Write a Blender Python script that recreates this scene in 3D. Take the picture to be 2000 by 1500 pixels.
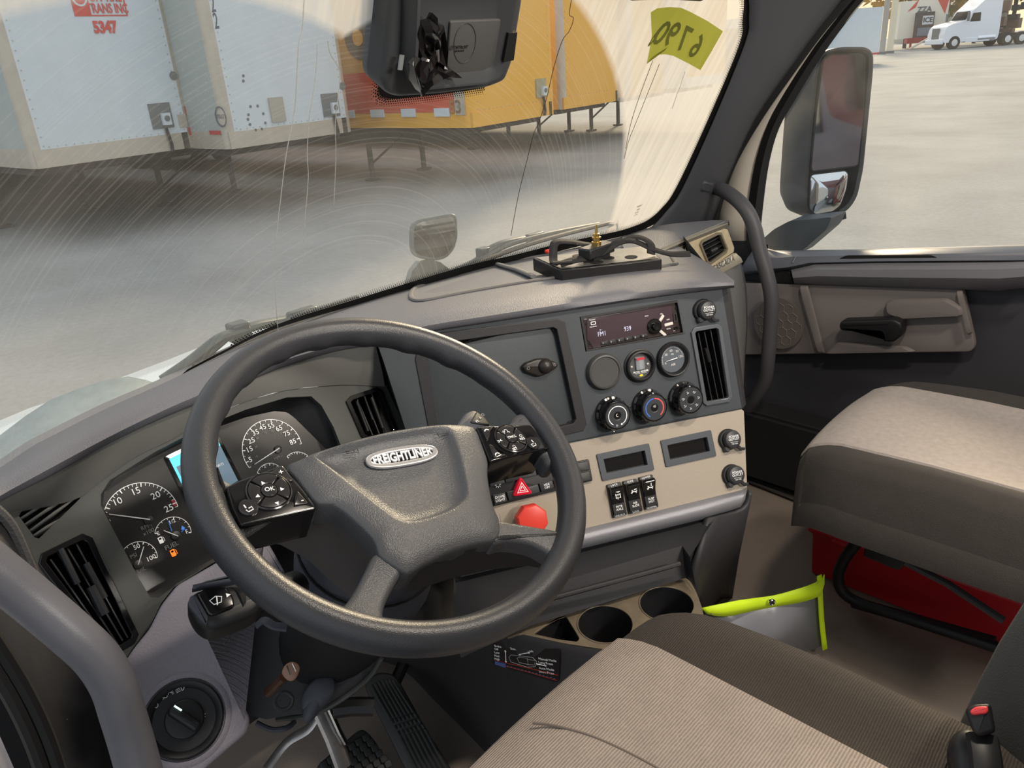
import bpy, math, random
import numpy as np
from mathutils import Matrix, Vector
random.seed(7)
for o in list(bpy.data.objects): bpy.data.objects.remove(o)
SC = bpy.context.scene
COL = SC.collection
PI = math.pi
# ---------------------------------------------------------------- camera (2000x1500 frame, phone wide lens)
def nrm(a):
    a = np.asarray(a, float); return a/np.linalg.norm(a)
FPX = 1500.0
CP = np.array([0, 0, 2.45])
_dn = nrm([250, 3517, 1500])
_h = nrm(np.array([0, 0, 1.]) - _dn*_dn[2]); _r = np.cross(_dn, _h); _a = math.radians(45)
RC = np.stack([_h*math.sin(_a)+_r*math.cos(_a), _h*math.cos(_a)-_r*math.sin(_a), -_dn])
cd = bpy.data.cameras.new('camera'); cam = bpy.data.objects.new('camera', cd); COL.objects.link(cam)
cd.sensor_width = 36.0; cd.lens = FPX/2000*36.0; cd.clip_start = 0.02; cd.clip_end = 500
cm = Matrix(((RC[0][0], -RC[0][1], -RC[0][2], CP[0]), (RC[1][0], -RC[1][1], -RC[1][2], CP[1]), (RC[2][0], -RC[2][1], -RC[2][2], CP[2]), (0, 0, 0, 1)))
cam.matrix_world = cm
SC.camera = cam
# ---------------------------------------------------------------- exposure, sky, lamps
SC.view_settings.view_transform = 'Standard'; SC.view_settings.look = 'None'
SC.view_settings.exposure = 0.0; SC.view_settings.gamma = 1.0
SC.view_settings.use_curve_mapping = False
SC.cycles.max_bounces = 8; SC.cycles.diffuse_bounces = 4; SC.cycles.glossy_bounces = 4; SC.cycles.transparent_max_bounces = 24
SC.cycles.use_denoising = True; SC.cycles.sample_clamp_indirect = 6.0
W = bpy.data.worlds.new('world'); SC.world = W; W.use_nodes = True
wn = W.node_tree; wn.nodes.clear()
def N(nt, t, **k):
    n = nt.nodes.new(t)
    for a, b in k.items():
        if a == 'ins':
            for i, v in b.items(): n.inputs[i].default_value = v
        else: setattr(n, a, b)
    return n
def sky():
    nt = wn; L = nt.links.new
    tc = N(nt, 'ShaderNodeTexCoord'); sp = N(nt, 'ShaderNodeSeparateXYZ'); L(tc.outputs['Generated'], sp.inputs[0])
    g = nrm([.92, .38, .06])
    dt = N(nt, 'ShaderNodeVectorMath', operation='DOT_PRODUCT'); L(tc.outputs['Generated'], dt.inputs[0]); dt.inputs[1].default_value = tuple(g)
    m1 = N(nt, 'ShaderNodeMapRange', ins={1: -0.2, 2: 1.0, 3: 0.0, 4: 1.0}); L(dt.outputs['Value'], m1.inputs[0])
    r1 = N(nt, 'ShaderNodeValToRGB'); L(m1.outputs[0], r1.inputs[0])
    e = r1.color_ramp.elements; e[0].position = 0.0; e[0].color = (.78, .86, .96, 1); e[1].position = 1.0; e[1].color = (1.35, 1.02, .62, 1)
    q = e.new(.50); q.color = (.98, .95, .88, 1); q = e.new(.78); q.color = (1.20, .98, .68, 1)
    m2 = N(nt, 'ShaderNodeMapRange', ins={1: -0.02, 2: 0.6, 3: 0.0, 4: 1.0}); L(sp.outputs[2], m2.inputs[0])
    mx = N(nt, 'ShaderNodeMix', data_type='RGBA'); L(m2.outputs[0], mx.inputs[0]); L(r1.outputs[0], mx.inputs[6]); mx.inputs[7].default_value = (.86, .93, 1.0, 1)
    bg = N(nt, 'ShaderNodeBackground'); L(mx.outputs[2], bg.inputs[0]); bg.inputs[1].default_value = 1.0
    o = N(nt, 'ShaderNodeOutputWorld'); L(bg.outputs[0], o.inputs[0])
sky()
def lamp(name, typ, loc, direc, energy, color, **k):
    d = bpy.data.lights.new(name, typ); o = bpy.data.objects.new(name, d); COL.objects.link(o)
    d.energy = energy; d.color = color
    for a, b in k.items(): setattr(d, a, b)
    o.location = loc; o.rotation_euler = Vector(direc).to_track_quat('-Z', 'Y').to_euler()
    return o
lamp('low_sun', 'SUN', (0, 0, 20), (-.85, -.42, -.42), 4.2, (1.0, .80, .54), angle=math.radians(10))
# cab dome lamps (built with their lenses in the headliner further down)
lamp('dome_light_driver', 'AREA', (0.75, 0.12, 2.98), (0.06, .15, -1), 11, (1.0, .88, .74), shape='RECTANGLE', size=.16, size_y=.07)
lamp('dome_light_passenger', 'AREA', (1.35, -0.25, 2.98), (0, .1, -1), 9, (1.0, .88, .74), shape='RECTANGLE', size=.16, size_y=.07)
lamp('dash_fill_lamp', 'AREA', (.85, -.92, 2.70), (.05, .95, -.36), 20, (1.0, .94, .86), shape='RECTANGLE', size=.45, size_y=.10)  # fill lamp added out of view to brighten the dash faces
# ---------------------------------------------------------------- placing helpers: lines of sight met with real surfaces
def ray(px, py): return RC @ nrm([px-1000, py-750, FPX])
def onz(px, py, z):
    d = ray(px, py); return CP + d*(z-CP[2])/d[2]
def onp(px, py, p, n):
    d = ray(px, py); p = np.asarray(p, float); n = np.asarray(n, float); return CP + d*((p-CP)@n)/(d@n)
def onx(px, py, x): return onp(px, py, (x, 0, 0), (1, 0, 0))
def ony(px, py, y): return onp(px, py, (0, y, 0), (0, 1, 0))
def at(px, py, s): return CP + s*ray(px, py)
def wsy(x, z): return 1.22-.60*(z-2.04)-.22*(x-.95)**2
def ws(px, py, off=0.0):
    d = ray(px, py); a, b = .2, 6
    for _ in range(50):
        m = (a+b)/2; P = CP+d*m
        if P[1] < wsy(P[0], P[2])+off: a = m
        else: b = m
    return CP+d*a
class PL:
    """a plane frame: origin o, u across, v up, n towards the viewer"""
    def __init__(s, o, u, n):
        s.o = np.asarray(o, float); s.n = nrm(n); u = np.asarray(u, float); s.u = nrm(u-s.n*(u@s.n)); s.v = np.cross(s.n, s.u)
    def loc(s, px, py, h=0):
        q = onp(px, py, s.o+s.n*h, s.n)-s.o; return (q@s.u, q@s.v, h)
    def w(s, a, b, c=0): return s.o+s.u*a+s.v*b+s.n*c
    def M(s):
        return Matrix(((s.u[0], s.v[0], s.n[0], s.o[0]), (s.u[1], s.v[1], s.n[1], s.o[1]), (s.u[2], s.v[2], s.n[2], s.o[2]), (0, 0, 0, 1)))
    def at(s, px, py, h=0, rot=0):
        c, q = math.cos(rot), math.sin(rot)
        return PL(onp(px, py, s.o+s.n*h, s.n), s.u*c+s.v*q, s.n)
    def sh(s, a, b, c=0, rot=0):
        co, q = math.cos(rot), math.sin(rot); return PL(s.w(a, b, c), s.u*co+s.v*q, s.n)
    def P(s, pts, h=0): return [s.loc(x, y, h)[:2] for x, y in pts]
# ---------------------------------------------------------------- materials
MATS = {}
def mat(name, col, rough=.55, metal=0, bump=0, bscale=200, noise=0, nscale=8, spec=.5, emit=None, es=1, coat=0, kind=None, trans=0, ior=1.45):
    if name in MATS: return MATS[name]
    m = bpy.data.materials.new(name); m.use_nodes = True; nt = m.node_tree; L = nt.links.new
    b = nt.nodes['Principled BSDF']
    b.inputs['Base Color'].default_value = (*col, 1); b.inputs['Roughness'].default_value = rough; b.inputs['Metallic'].default_value = metal
    b.inputs['Specular IOR Level'].default_value = spec; b.inputs['Coat Weight'].default_value = coat; b.inputs['Transmission Weight'].default_value = trans
    b.inputs['IOR'].default_value = ior
    if emit: b.inputs['Emission Color'].default_value = (*emit, 1); b.inputs['Emission Strength'].default_value = es
    tc = N(nt, 'ShaderNodeTexCoord')
    if noise:
        n = N(nt, 'ShaderNodeTexNoise', ins={'Scale': nscale, 'Detail': 6, 'Roughness': .6}); L(tc.outputs['Object'], n.inputs['Vector'])
        r = N(nt, 'ShaderNodeMapRange', ins={1: .3, 2: .7, 3: 1-noise, 4: 1+noise}); L(n.outputs[0], r.inputs[0])
        v = N(nt, 'ShaderNodeVectorMath', operation='SCALE'); v.inputs[0].default_value = col; L(r.outputs[0], v.inputs[3]); L(v.outputs[0], b.inputs['Base Color'])
    if bump:
        if kind == 'weave':
            wv = N(nt, 'ShaderNodeTexWave', wave_type='BANDS', bands_direction='Y', ins={'Scale': bscale, 'Distortion': 1.2, 'Detail': 2}); src = wv.outputs[0]; L(tc.outputs['Object'], wv.inputs[0])
            wv2 = N(nt, 'ShaderNodeTexNoise', ins={'Scale': bscale*3, 'Detail': 3}); L(tc.outputs['Object'], wv2.inputs[0])
            ad = N(nt, 'ShaderNodeMath', operation='ADD'); L(wv.outputs[0], ad.inputs[0]); L(wv2.outputs[0], ad.inputs[1]); src = ad.outputs[0]
            r = N(nt, 'ShaderNodeMapRange', ins={1: .5, 2: 1.4, 3: .72, 4: 1.2}); L(src, r.inputs[0])
            v = N(nt, 'ShaderNodeVectorMath', operation='SCALE'); L(r.outputs[0], v.inputs[3])
            if noise: L(b.inputs['Base Color'].links[0].from_socket, v.inputs[0])
            else: v.inputs[0].default_value = col
            L(v.outputs[0], b.inputs['Base Color'])
        elif kind == 'pebble':
            vo = N(nt, 'ShaderNodeTexVoronoi', feature='SMOOTH_F1', ins={'Scale': bscale}); L(tc.outputs['Object'], vo.inputs['Vector']); src = vo.outputs[0]
        else:
            no = N(nt, 'ShaderNodeTexNoise', ins={'Scale': bscale, 'Detail': 3}); L(tc.outputs['Object'], no.inputs['Vector']); src = no.outputs[0]
        bp = N(nt, 'ShaderNodeBump', ins={'Strength': bump, 'Distance': .002}); L(src, bp.inputs['Height']); L(bp.outputs[0], b.inputs['Normal'])
    MATS[name] = m; return m
def s2l(r, g, b):
    f = lambda c: (c/255/12.92) if c/255 <= .04045 else ((c/255+.055)/1.055)**2.4
    return (f(r), f(g), f(b))
M_pad = mat('pad_grey_vinyl', s2l(98, 98, 104), .5, bump=.25, bscale=900, kind='pebble')
M_brow = mat('binnacle_grey_plastic', s2l(106, 106, 103), .6, bump=.15, bscale=800)
M_fas = mat('fascia_dark_plastic', s2l(62, 64, 62), .55, bump=.12, bscale=800)
M_pan = mat('panel_slate_plastic', s2l(60, 65, 70), .55, bump=.12, bscale=900, noise=.06, nscale=14)
M_tan = mat('tan_panel_plastic', s2l(152, 142, 129), .55, bump=.2, bscale=900, kind='pebble')
M_knee = mat('knee_panel_grey', s2l(132, 127, 135), .6, bump=.3, bscale=500, kind='pebble')
M_blk = mat('black_plastic', s2l(26, 26, 28), .45)
M_blkg = mat('black_gloss_plastic', s2l(16, 16, 18), .14, coat=.3)
M_hole = mat('deep_black', s2l(9, 9, 10), .8)
M_dk = mat('dark_grey_plastic', s2l(40, 40, 43), .55, bump=.15, bscale=700)
M_whl = mat('wheel_dark_leather_grain', s2l(52, 53, 57), .36, bump=.14, bscale=1100, kind='pebble')
M_hub = mat('wheel_hub_grain_vinyl', s2l(72, 73, 76), .42, bump=.25, bscale=900, kind='pebble')
M_shr = mat('column_shroud_plastic', s2l(60, 63, 72), .5, bump=.12, bscale=800)
M_str = mat('silver_strip_plastic', s2l(126, 126, 132), .4, metal=.25, bump=.2, bscale=600)
M_chr = mat('chrome', (.75, .76, .78), .12, metal=1)
M_met = mat('worn_metal', (.42, .40, .39), .38, metal=.9, noise=.25, nscale=30)
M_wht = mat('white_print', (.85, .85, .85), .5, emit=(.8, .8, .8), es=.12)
M_prt = mat('white_print_plain', (.75, .75, .75), .5)
M_gry = mat('grey_print', s2l(120, 120, 120), .5)
M_red = mat('red_plastic', s2l(214, 62, 50), .35)
M_scr = mat('black_screen', (.004, .004, .005), .12)
M_seatL = mat('seat_light_fabric', s2l(158, 146, 136), .9, bump=.5, bscale=95, kind='weave', noise=.08, nscale=25)
M_seatP = mat('passenger_light_fabric', s2l(146, 138, 133), .9, bump=.4, bscale=500, noise=.10, nscale=90)
M_seatD = mat('seat_dark_fabric', s2l(64, 58, 52), .92, bump=.5, bscale=110, kind='weave', noise=.10, nscale=10)
M_flr = mat('cab_floor_vinyl', s2l(134, 122, 112), .55, bump=.25, bscale=300, noise=.10, nscale=5)
M_drk = mat('footwell_black', s2l(24, 24, 26), .75)
M_sidb = mat('door_dark_trim', s2l(58, 58, 64), .6, bump=.1, bscale=800)
M_card = mat('door_card_grey', s2l(118, 112, 110), .6, bump=.1, bscale=900)
M_pil = mat('pillar_trim_grey', s2l(66, 68, 73), .6, bump=.1, bscale=800)
M_rub = mat('black_rubber', s2l(20, 20, 21), .6)
M_wood = mat('champagne_trim', s2l(186, 172, 142), .42, metal=.35, noise=.12, nscale=60)
# ---------------------------------------------------------------- mesh kit
WM = {}
class MB:
    def __init__(s): s.v = []; s.f = []
    def __getitem__(s, i): return (s.v, s.f)[i]
    def add(s, vf, xf=None):
        v, f = vf; k = len(s.v)
        if xf is not None: v = [xf(*p) for p in v]
        s.v += [tuple(map(float, p)) for p in v]; s.f += [tuple(i+k for i in q) for q in f]; return s
def root(name, label, cat, fr=None, loc=None, group=None, kind=None):
    o = bpy.data.objects.new(name, None); COL.objects.link(o); o.empty_display_size = .02
    m = fr.M() if fr is not None else Matrix.Translation(Vector([float(c) for c in loc]))
    o.matrix_world = m; WM[o.name] = m.copy()
    tag(o, label, cat, group, kind); return o
def tag(o, label=None, cat=None, group=None, kind=None):
    if label: o['label'] = label
    if cat: o['category'] = cat
    if group: o['group'] = group
    if kind: o['kind'] = kind
    return o
def part(name, g, m, parent=None, world=False, smooth=True, ang=35, bevel=0, solid=0, subd=0, label=None, loc=None, flip=False):
    """one mesh object; g = MB or (verts, faces); world=True when verts are in world coordinates"""
    v, f = (g.v, g.f) if isinstance(g, MB) else g
    v = [Vector([float(c) for c in p]) for p in v]
    if parent is not None:
        PMx = WM[parent.name]
        if world: inv = PMx.inverted(); v = [inv @ p for p in v]
        mw = PMx
    else:
        if loc is None and world:
            c = sum(v, Vector())/len(v); zmin = min(p.z for p in v); loc = (c.x, c.y, zmin)
        mw = Matrix.Translation(Vector([float(c) for c in loc])) if loc is not None else Matrix()
        if world: v = [p-mw.translation for p in v]
    me = bpy.data.meshes.new(name); me.from_pydata([tuple(p) for p in v], [], [q[::-1] for q in f] if flip else f); me.update()
    if isinstance(m, (list, tuple)):
        for x in m: me.materials.append(x)
    else: me.materials.append(m)
    if smooth:
        for p in me.polygons: p.use_smooth = True
        me.set_sharp_from_angle(angle=math.radians(ang))
    o = bpy.data.objects.new(name, me); COL.objects.link(o)
    if parent is not None: o.parent = parent
    else: o.matrix_world = mw
    WM[o.name] = mw.copy()
    if solid:
        s = o.modifiers.new('solid', 'SOLIDIFY'); s.thickness = abs(solid); s.offset = -1 if solid > 0 else 1
    if bevel:
        b = o.modifiers.new('bevel', 'BEVEL'); b.width = bevel; b.segments = 2; b.limit_method = 'ANGLE'; b.angle_limit = math.radians(40)
    if subd:
        s = o.modifiers.new('sub', 'SUBSURF'); s.levels = subd; s.render_levels = subd
    if label: o['label'] = label
    return o
def copy_tree(o, parent=None, group=None):
    c = o.copy(); COL.objects.link(c); WM[c.name] = WM[o.name].copy()
    if parent: c.parent = parent
    for ch in list(o.children): copy_tree(ch, c)
    return c
def place(o, fr):
    o.matrix_world = fr.M(); WM[o.name] = fr.M()
# shapes -> (verts, faces)
def box(cx, cy, cz, sx, sy, sz):
    v = [(cx+x*sx/2, cy+y*sy/2, cz+z*sz/2) for z in (-1, 1) for y in (-1, 1) for x in (-1, 1)]
    return v, [(0, 2, 3, 1), (4, 5, 7, 6), (0, 1, 5, 4), (2, 6, 7, 3), (0, 4, 6, 2), (1, 3, 7, 5)]
def area2(p): return sum(p[i][0]*p[(i+1) % len(p)][1]-p[(i+1) % len(p)][0]*p[i][1] for i in range(len(p)))
def inset(p, d):
    n = len(p); out = []
    for i in range(n):
        a, b, c = np.array(p[i-1][:2]), np.array(p[i][:2]), np.array(p[(i+1) % n][:2])
        e1, e2 = b-a, c-b; l1, l2 = np.linalg.norm(e1)+1e-12, np.linalg.norm(e2)+1e-12
        n1, n2 = np.array([-e1[1], e1[0]])/l1, np.array([-e2[1], e2[0]])/l2
        m = n1+n2; k = m@m
        q = b+m*(2*d/max(k, .6)) if k > 1e-6 else b+n1*d
        out.append((q[0], q[1]))
    return out
def prism(p, z0, z1, bev=0, seg=3, cap0=True):
    p = [tuple(q[:2]) for q in p]
    if area2(p) < 0: p = p[::-1]
    rings = [[(x, y, z0) for x, y in p]]
    if bev:
        for k in range(seg+1):
            a = k/seg*PI/2
            rings.append([(x, y, z1-bev*(1-math.sin(a))) for x, y in inset(p, bev*(1-math.cos(a)))])
    else: rings.append([(x, y, z1) for x, y in p])
    return rings2(rings, cap0, True)
def rings2(rings, cap0=True, cap1=True, closed=True):
    n = len(rings[0]); v = [q for r in rings for q in r]; f = []
    for k in range(len(rings)-1):
        for i in range(n if closed else n-1):
            j = (i+1) % n; f.append((k*n+i, k*n+j, (k+1)*n+j, (k+1)*n+i))
    if cap0: f.append(tuple(range(n))[::-1])
    if cap1: f.append(tuple((len(rings)-1)*n+i for i in range(n)))
    return v, f
def grid(rows): return rings2(rows, False, False, closed=False)
def rrect(w, h, r, seg=5, cx=0, cy=0):
    out = []
    for k, (sx, sy) in enumerate(((1, 1), (-1, 1), (-1, -1), (1, -1))):
        for i in range(seg+1):
            a = k*PI/2+i/seg*PI/2; out.append((cx+sx*(w/2-r)+r*math.cos(a), cy+sy*(h/2-r)+r*math.sin(a)))
    return out
def roundpoly(p, r, seg=4):
    out = []; n = len(p)
    rr = r if isinstance(r, (list, tuple)) else [r]*n
    for i in range(n):
        a, b, c = np.array(p[i-1], float), np.array(p[i], float), np.array(p[(i+1) % n], float)
        k = rr[i]
        d1 = min(k, np.linalg.norm(a-b)*.48); d2 = min(k, np.linalg.norm(c-b)*.48)
        s, e = b+nrm(a-b)*d1, b+nrm(c-b)*d2
        if k <= 0: out.append(tuple(b)); continue
        for j in range(seg+1):
            t = j/seg; out.append(tuple((1-t)**2*s+2*t*(1-t)*b+t*t*e))
    return out
def circ(r, n=32, cx=0, cy=0, ry=None): return [(cx+r*math.cos(2*PI*i/n), cy+(ry or r)*math.sin(2*PI*i/n)) for i in range(n)]
def lathe(pr, n=32, cx=0, cy=0, cap0=False, cap1=True):
    return rings2([[(cx+r*math.cos(2*PI*i/n), cy+r*math.sin(2*PI*i/n), z) for i in range(n)] for r, z in pr], cap0, cap1)
def arc(r, a0, a1, w, n=32, z=0, cx=0, cy=0):
    ri = [[(cx+q*math.cos(math.radians(a0+(a1-a0)*i/n)), cy+q*math.sin(math.radians(a0+(a1-a0)*i/n)), z) for i in range(n+1)] for q in (r+w/2, r-w/2)]
    return grid(ri)
def smooth(pts, k=6, closed=False):
    P = [np.array(p, float) for p in pts]; out = []; n = len(P)
    for i in range(n if closed else n-1):
        a = P[i-1] if (closed or i > 0) else 2*P[0]-P[1]; b = P[i]; c = P[(i+1) % n]; d = P[(i+2) % n] if (closed or i+2 < n) else 2*P[-1]-P[-2]
        for j in range(k):
            t = j/k; out.append(.5*((2*b)+(c-a)*t+(2*a-5*b+4*c-d)*t*t+(3*b-a-3*c+d)*t**3))
    if not closed: out.append(P[-1])
    return out
def tube(pts, r, n=14, cap=True, closed=False, flat=1.0, up=(0, 0, 1)):
    P = [np.array(p, float) for p in pts]; m = len(P); rings = []; pv = None
    for i in range(m):
        t = (P[(i+1) % m]-P[i-1]) if closed else (P[min(i+1, m-1)]-P[max(i-1, 0)])
        t = nrm(t)
        if pv is None: a = np.cross(t, up); a = np.cross(t, (1, 0, 0)) if np.linalg.norm(a) < 1e-3 else a; a = nrm(a)
        else: a = nrm(pv-t*(pv@t))
        pv = a; b = np.cross(t, a); rad = r[i] if isinstance(r, (list, tuple)) else r
        rings.append([tuple(P[i]+rad*(math.cos(2*PI*k/n)*a+flat*math.sin(2*PI*k/n)*b)) for k in range(n)])
    if closed: rings.append(rings[0]); return rings2(rings, False, False)
    return rings2(rings, cap, cap)
def ribbon(pts, w, up):
    P = [np.array(p, float) for p in pts]; A = []; B = []; up = np.array(up, float)
    for i in range(len(P)):
        t = nrm(P[min(i+1, len(P)-1)]-P[max(i-1, 0)]); s = nrm(np.cross(t, up)); q = w[i] if isinstance(w, (list, tuple)) else w
        A.append(tuple(P[i]+s*q/2)); B.append(tuple(P[i]-s*q/2))
    return grid([A, B])
def bilin(c, nu, nv, fn=None):
    """grid patch from 4 corners (bl, br, tr, tl)"""
    c = [np.array(q, float) for q in c]; rows = []
    for j in range(nv+1):
        t = j/nv; rows.append([tuple((c[0]*(1-s)+c[1]*s)*(1-t)+(c[3]*(1-s)+c[2]*s)*t + (fn(s, t) if fn else 0)) for s in [i/nu for i in range(nu+1)]])
    return grid(rows)
_dg = None
def curve_mesh(o):
    COL.objects.link(o); bpy.context.view_layer.update()
    dg = bpy.context.evaluated_depsgraph_get(); me = bpy.data.meshes.new_from_object(o.evaluated_get(dg))
    v = [tuple(p.co) for p in me.vertices]; f = [tuple(p.vertices) for p in me.polygons]
    cu = o.data; bpy.data.objects.remove(o); bpy.data.curves.remove(cu); bpy.data.meshes.remove(me); return v, f
def plate(loops, z0, z1, bev=0):
    """flat plate with holes: first loop outside, others holes"""
    cu = bpy.data.curves.new('c', 'CURVE'); cu.dimensions = '2D'; cu.fill_mode = 'BOTH'; cu.extrude = (z1-z0)/2-bev; cu.bevel_depth = bev; cu.bevel_resolution = 1
    for lp in loops:
        s = cu.splines.new('POLY'); s.points.add(len(lp)-1); s.use_cyclic_u = True
        for i, p in enumerate(lp): s.points[i].co = (p[0], p[1], 0, 1)
    v, f = curve_mesh(bpy.data.objects.new('c', cu)); zc = (z0+z1)/2
    return [(x, y, z+zc) for x, y, z in v], f
_tx = {}
def text(body, size, ext=0.0004, x=0, y=0, z=0, shear=0, bold=0, align='CENTER', sx=1, rot=0, mirror=False, space=1, line=1.0):
    k = (body, ext, shear, bold, align, space, size, line)
    if k not in _tx:
        cu = bpy.data.curves.new('t', 'FONT'); cu.body = body; cu.size = size; cu.extrude = ext; cu.shear = shear; cu.offset = bold; cu.align_x = align; cu.align_y = 'CENTER'; cu.space_character = space; cu.space_line = line
        cu.resolution_u = 3
        _tx[k] = curve_mesh(bpy.data.objects.new('t', cu))
    v, f = _tx[k]; c, s = math.cos(rot), math.sin(rot); q = -1 if mirror else 1
    v = [(x+(a*sx*q)*c-b*s, y+(a*sx*q)*s+b*c, z+d) for a, b, d in v]
    return v, (f if not mirror else [g[::-1] for g in f])
def xyz(fr): return lambda a, b, c: fr.w(a, b, c)
# ================================================================ THE CAB SHELL
FZ = 1.22
def struct(name, g, m, **k):
    label = k.pop('label', None); o = part(name, g, m, world=True, **k); tag(o, label, kind='structure'); return o
fb = MB().add(box(.98, .15, FZ-.03, 2.1, 2.3, .06))
fl = struct('floor', fb, M_flr, label='brown grey vinyl cab floor between the two seats')
# ribbed sill plate along the passenger door
sb = MB()
A, B = onz(1455, 940, FZ+.01), onz(1640, 1012, FZ+.01)
d = nrm((B-A)*[1, 1, 0]); q = np.cross(d, [0, 0, 1.])
for k in range(6):
    for s in (1,):
        o_ = A-d*.25-q*(.012+.016*k); sb.add(tube([o_, o_+d*1.3], .0065, 6, flat=.7))
for k in range(1): sb.add(([tuple(A-d*.25), tuple(A+d*1.05), tuple(A+d*1.05-q*.11), tuple(A-d*.25-q*.11)], [(0, 1, 2, 3)]))
sp_ = struct('trim_1', sb, mat('sill_plate_dark', s2l(66, 60, 56), .5), flip=False, label='ribbed dark door sill plate along the edge of the cab floor')
# firewall, lower wall under the passenger dash, rear and roof
fw = MB().add(box(.98, 1.33, 1.50, 2.1, .06, .62))
struct('wall_front', fw, M_drk, label='black firewall at the back of the footwells')
wr = MB().add(box(2.03, .1, 1.50, .06, 2.5, .60))
struct('wall_right', wr, M_drk, label='black lower side of the cab beside the passenger footwell')
wb = MB().add(box(.98, -1.05, 2.1, 2.2, .06, 1.8))
struct('wall_back', wb, mat('headliner_grey', s2l(120, 118, 116), .9), label='grey rear wall of the cab')
# ceiling from the top of the windshield backwards
cb = MB().add(box(.98, -.18, 3.03, 2.2, 1.75, .05))
xs = np.linspace(-.1, 2.06, 12)
cb.add(grid([[(x, wsy(x, 2.60)-.02, 2.60) for x in xs], [(x, wsy(x, 2.72)-.06, 2.74) for x in xs], [(x, .68, 3.01) for x in xs]]))
struct('ceiling', cb, MATS['headliner_grey'], label='grey headliner over the cab')
for nm, x, y, l in (('ceiling_light', .75, .12, 'driver side dome light in the grey headliner'), ('ceiling_light', 1.35, -.25, 'passenger side dome light in the grey headliner')):
    r = root(nm, l, 'lamp', loc=(x, y, 3.0), group='dome lights in the headliner')
    part('frame', plate([rrect(.22, .12, .02), rrect(.17, .08, .01)], -.018, .004), M_blk, r)
    part('lens', prism(rrect(.17, .08, .01), -.006, .002), mat('lamp_lens', (.9, .85, .75), .4, emit=(1, .88, .72), es=3), r)

r = root('ceiling_light', 'added fill lamp out of view on the rear wall, facing the dash', 'lamp', loc=(.85, -.98, 2.70))  # casing of the added fill lamp, unseen behind the camera
part('frame', box(.85, -.99, 2.70, .50, .05, .14), M_blk, r, world=True, bevel=.01); part('lens', box(.85, -.958, 2.70, .45, .012, .10), MATS['lamp_lens'], r, world=True)
# ---------------------------------------------------------------- windshield
GE = [(1395, -90), (1432, -50), (1452, -10), (1450, 40), (1443, 90), (1380, 240), (1320, 368), (1291, 408), (1265, 430), (1235, 443), (1200, 453), (1100, 474), (1000, 499), (900, 522), (700, 583), (540, 634), (430, 688), (320, 744), (170, 808), (60, 870), (-60, 940)]
GEs = smooth(GE, 5)
gw = MB(); nx, nz = 30, 16
rows = []
for j in range(nz+1):
    z = 1.93+(2.66-1.93)*j/nz
    rows.append([(x, wsy(x, z), z) for x in np.linspace(-.12, 1.86, nx+1)])
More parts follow.
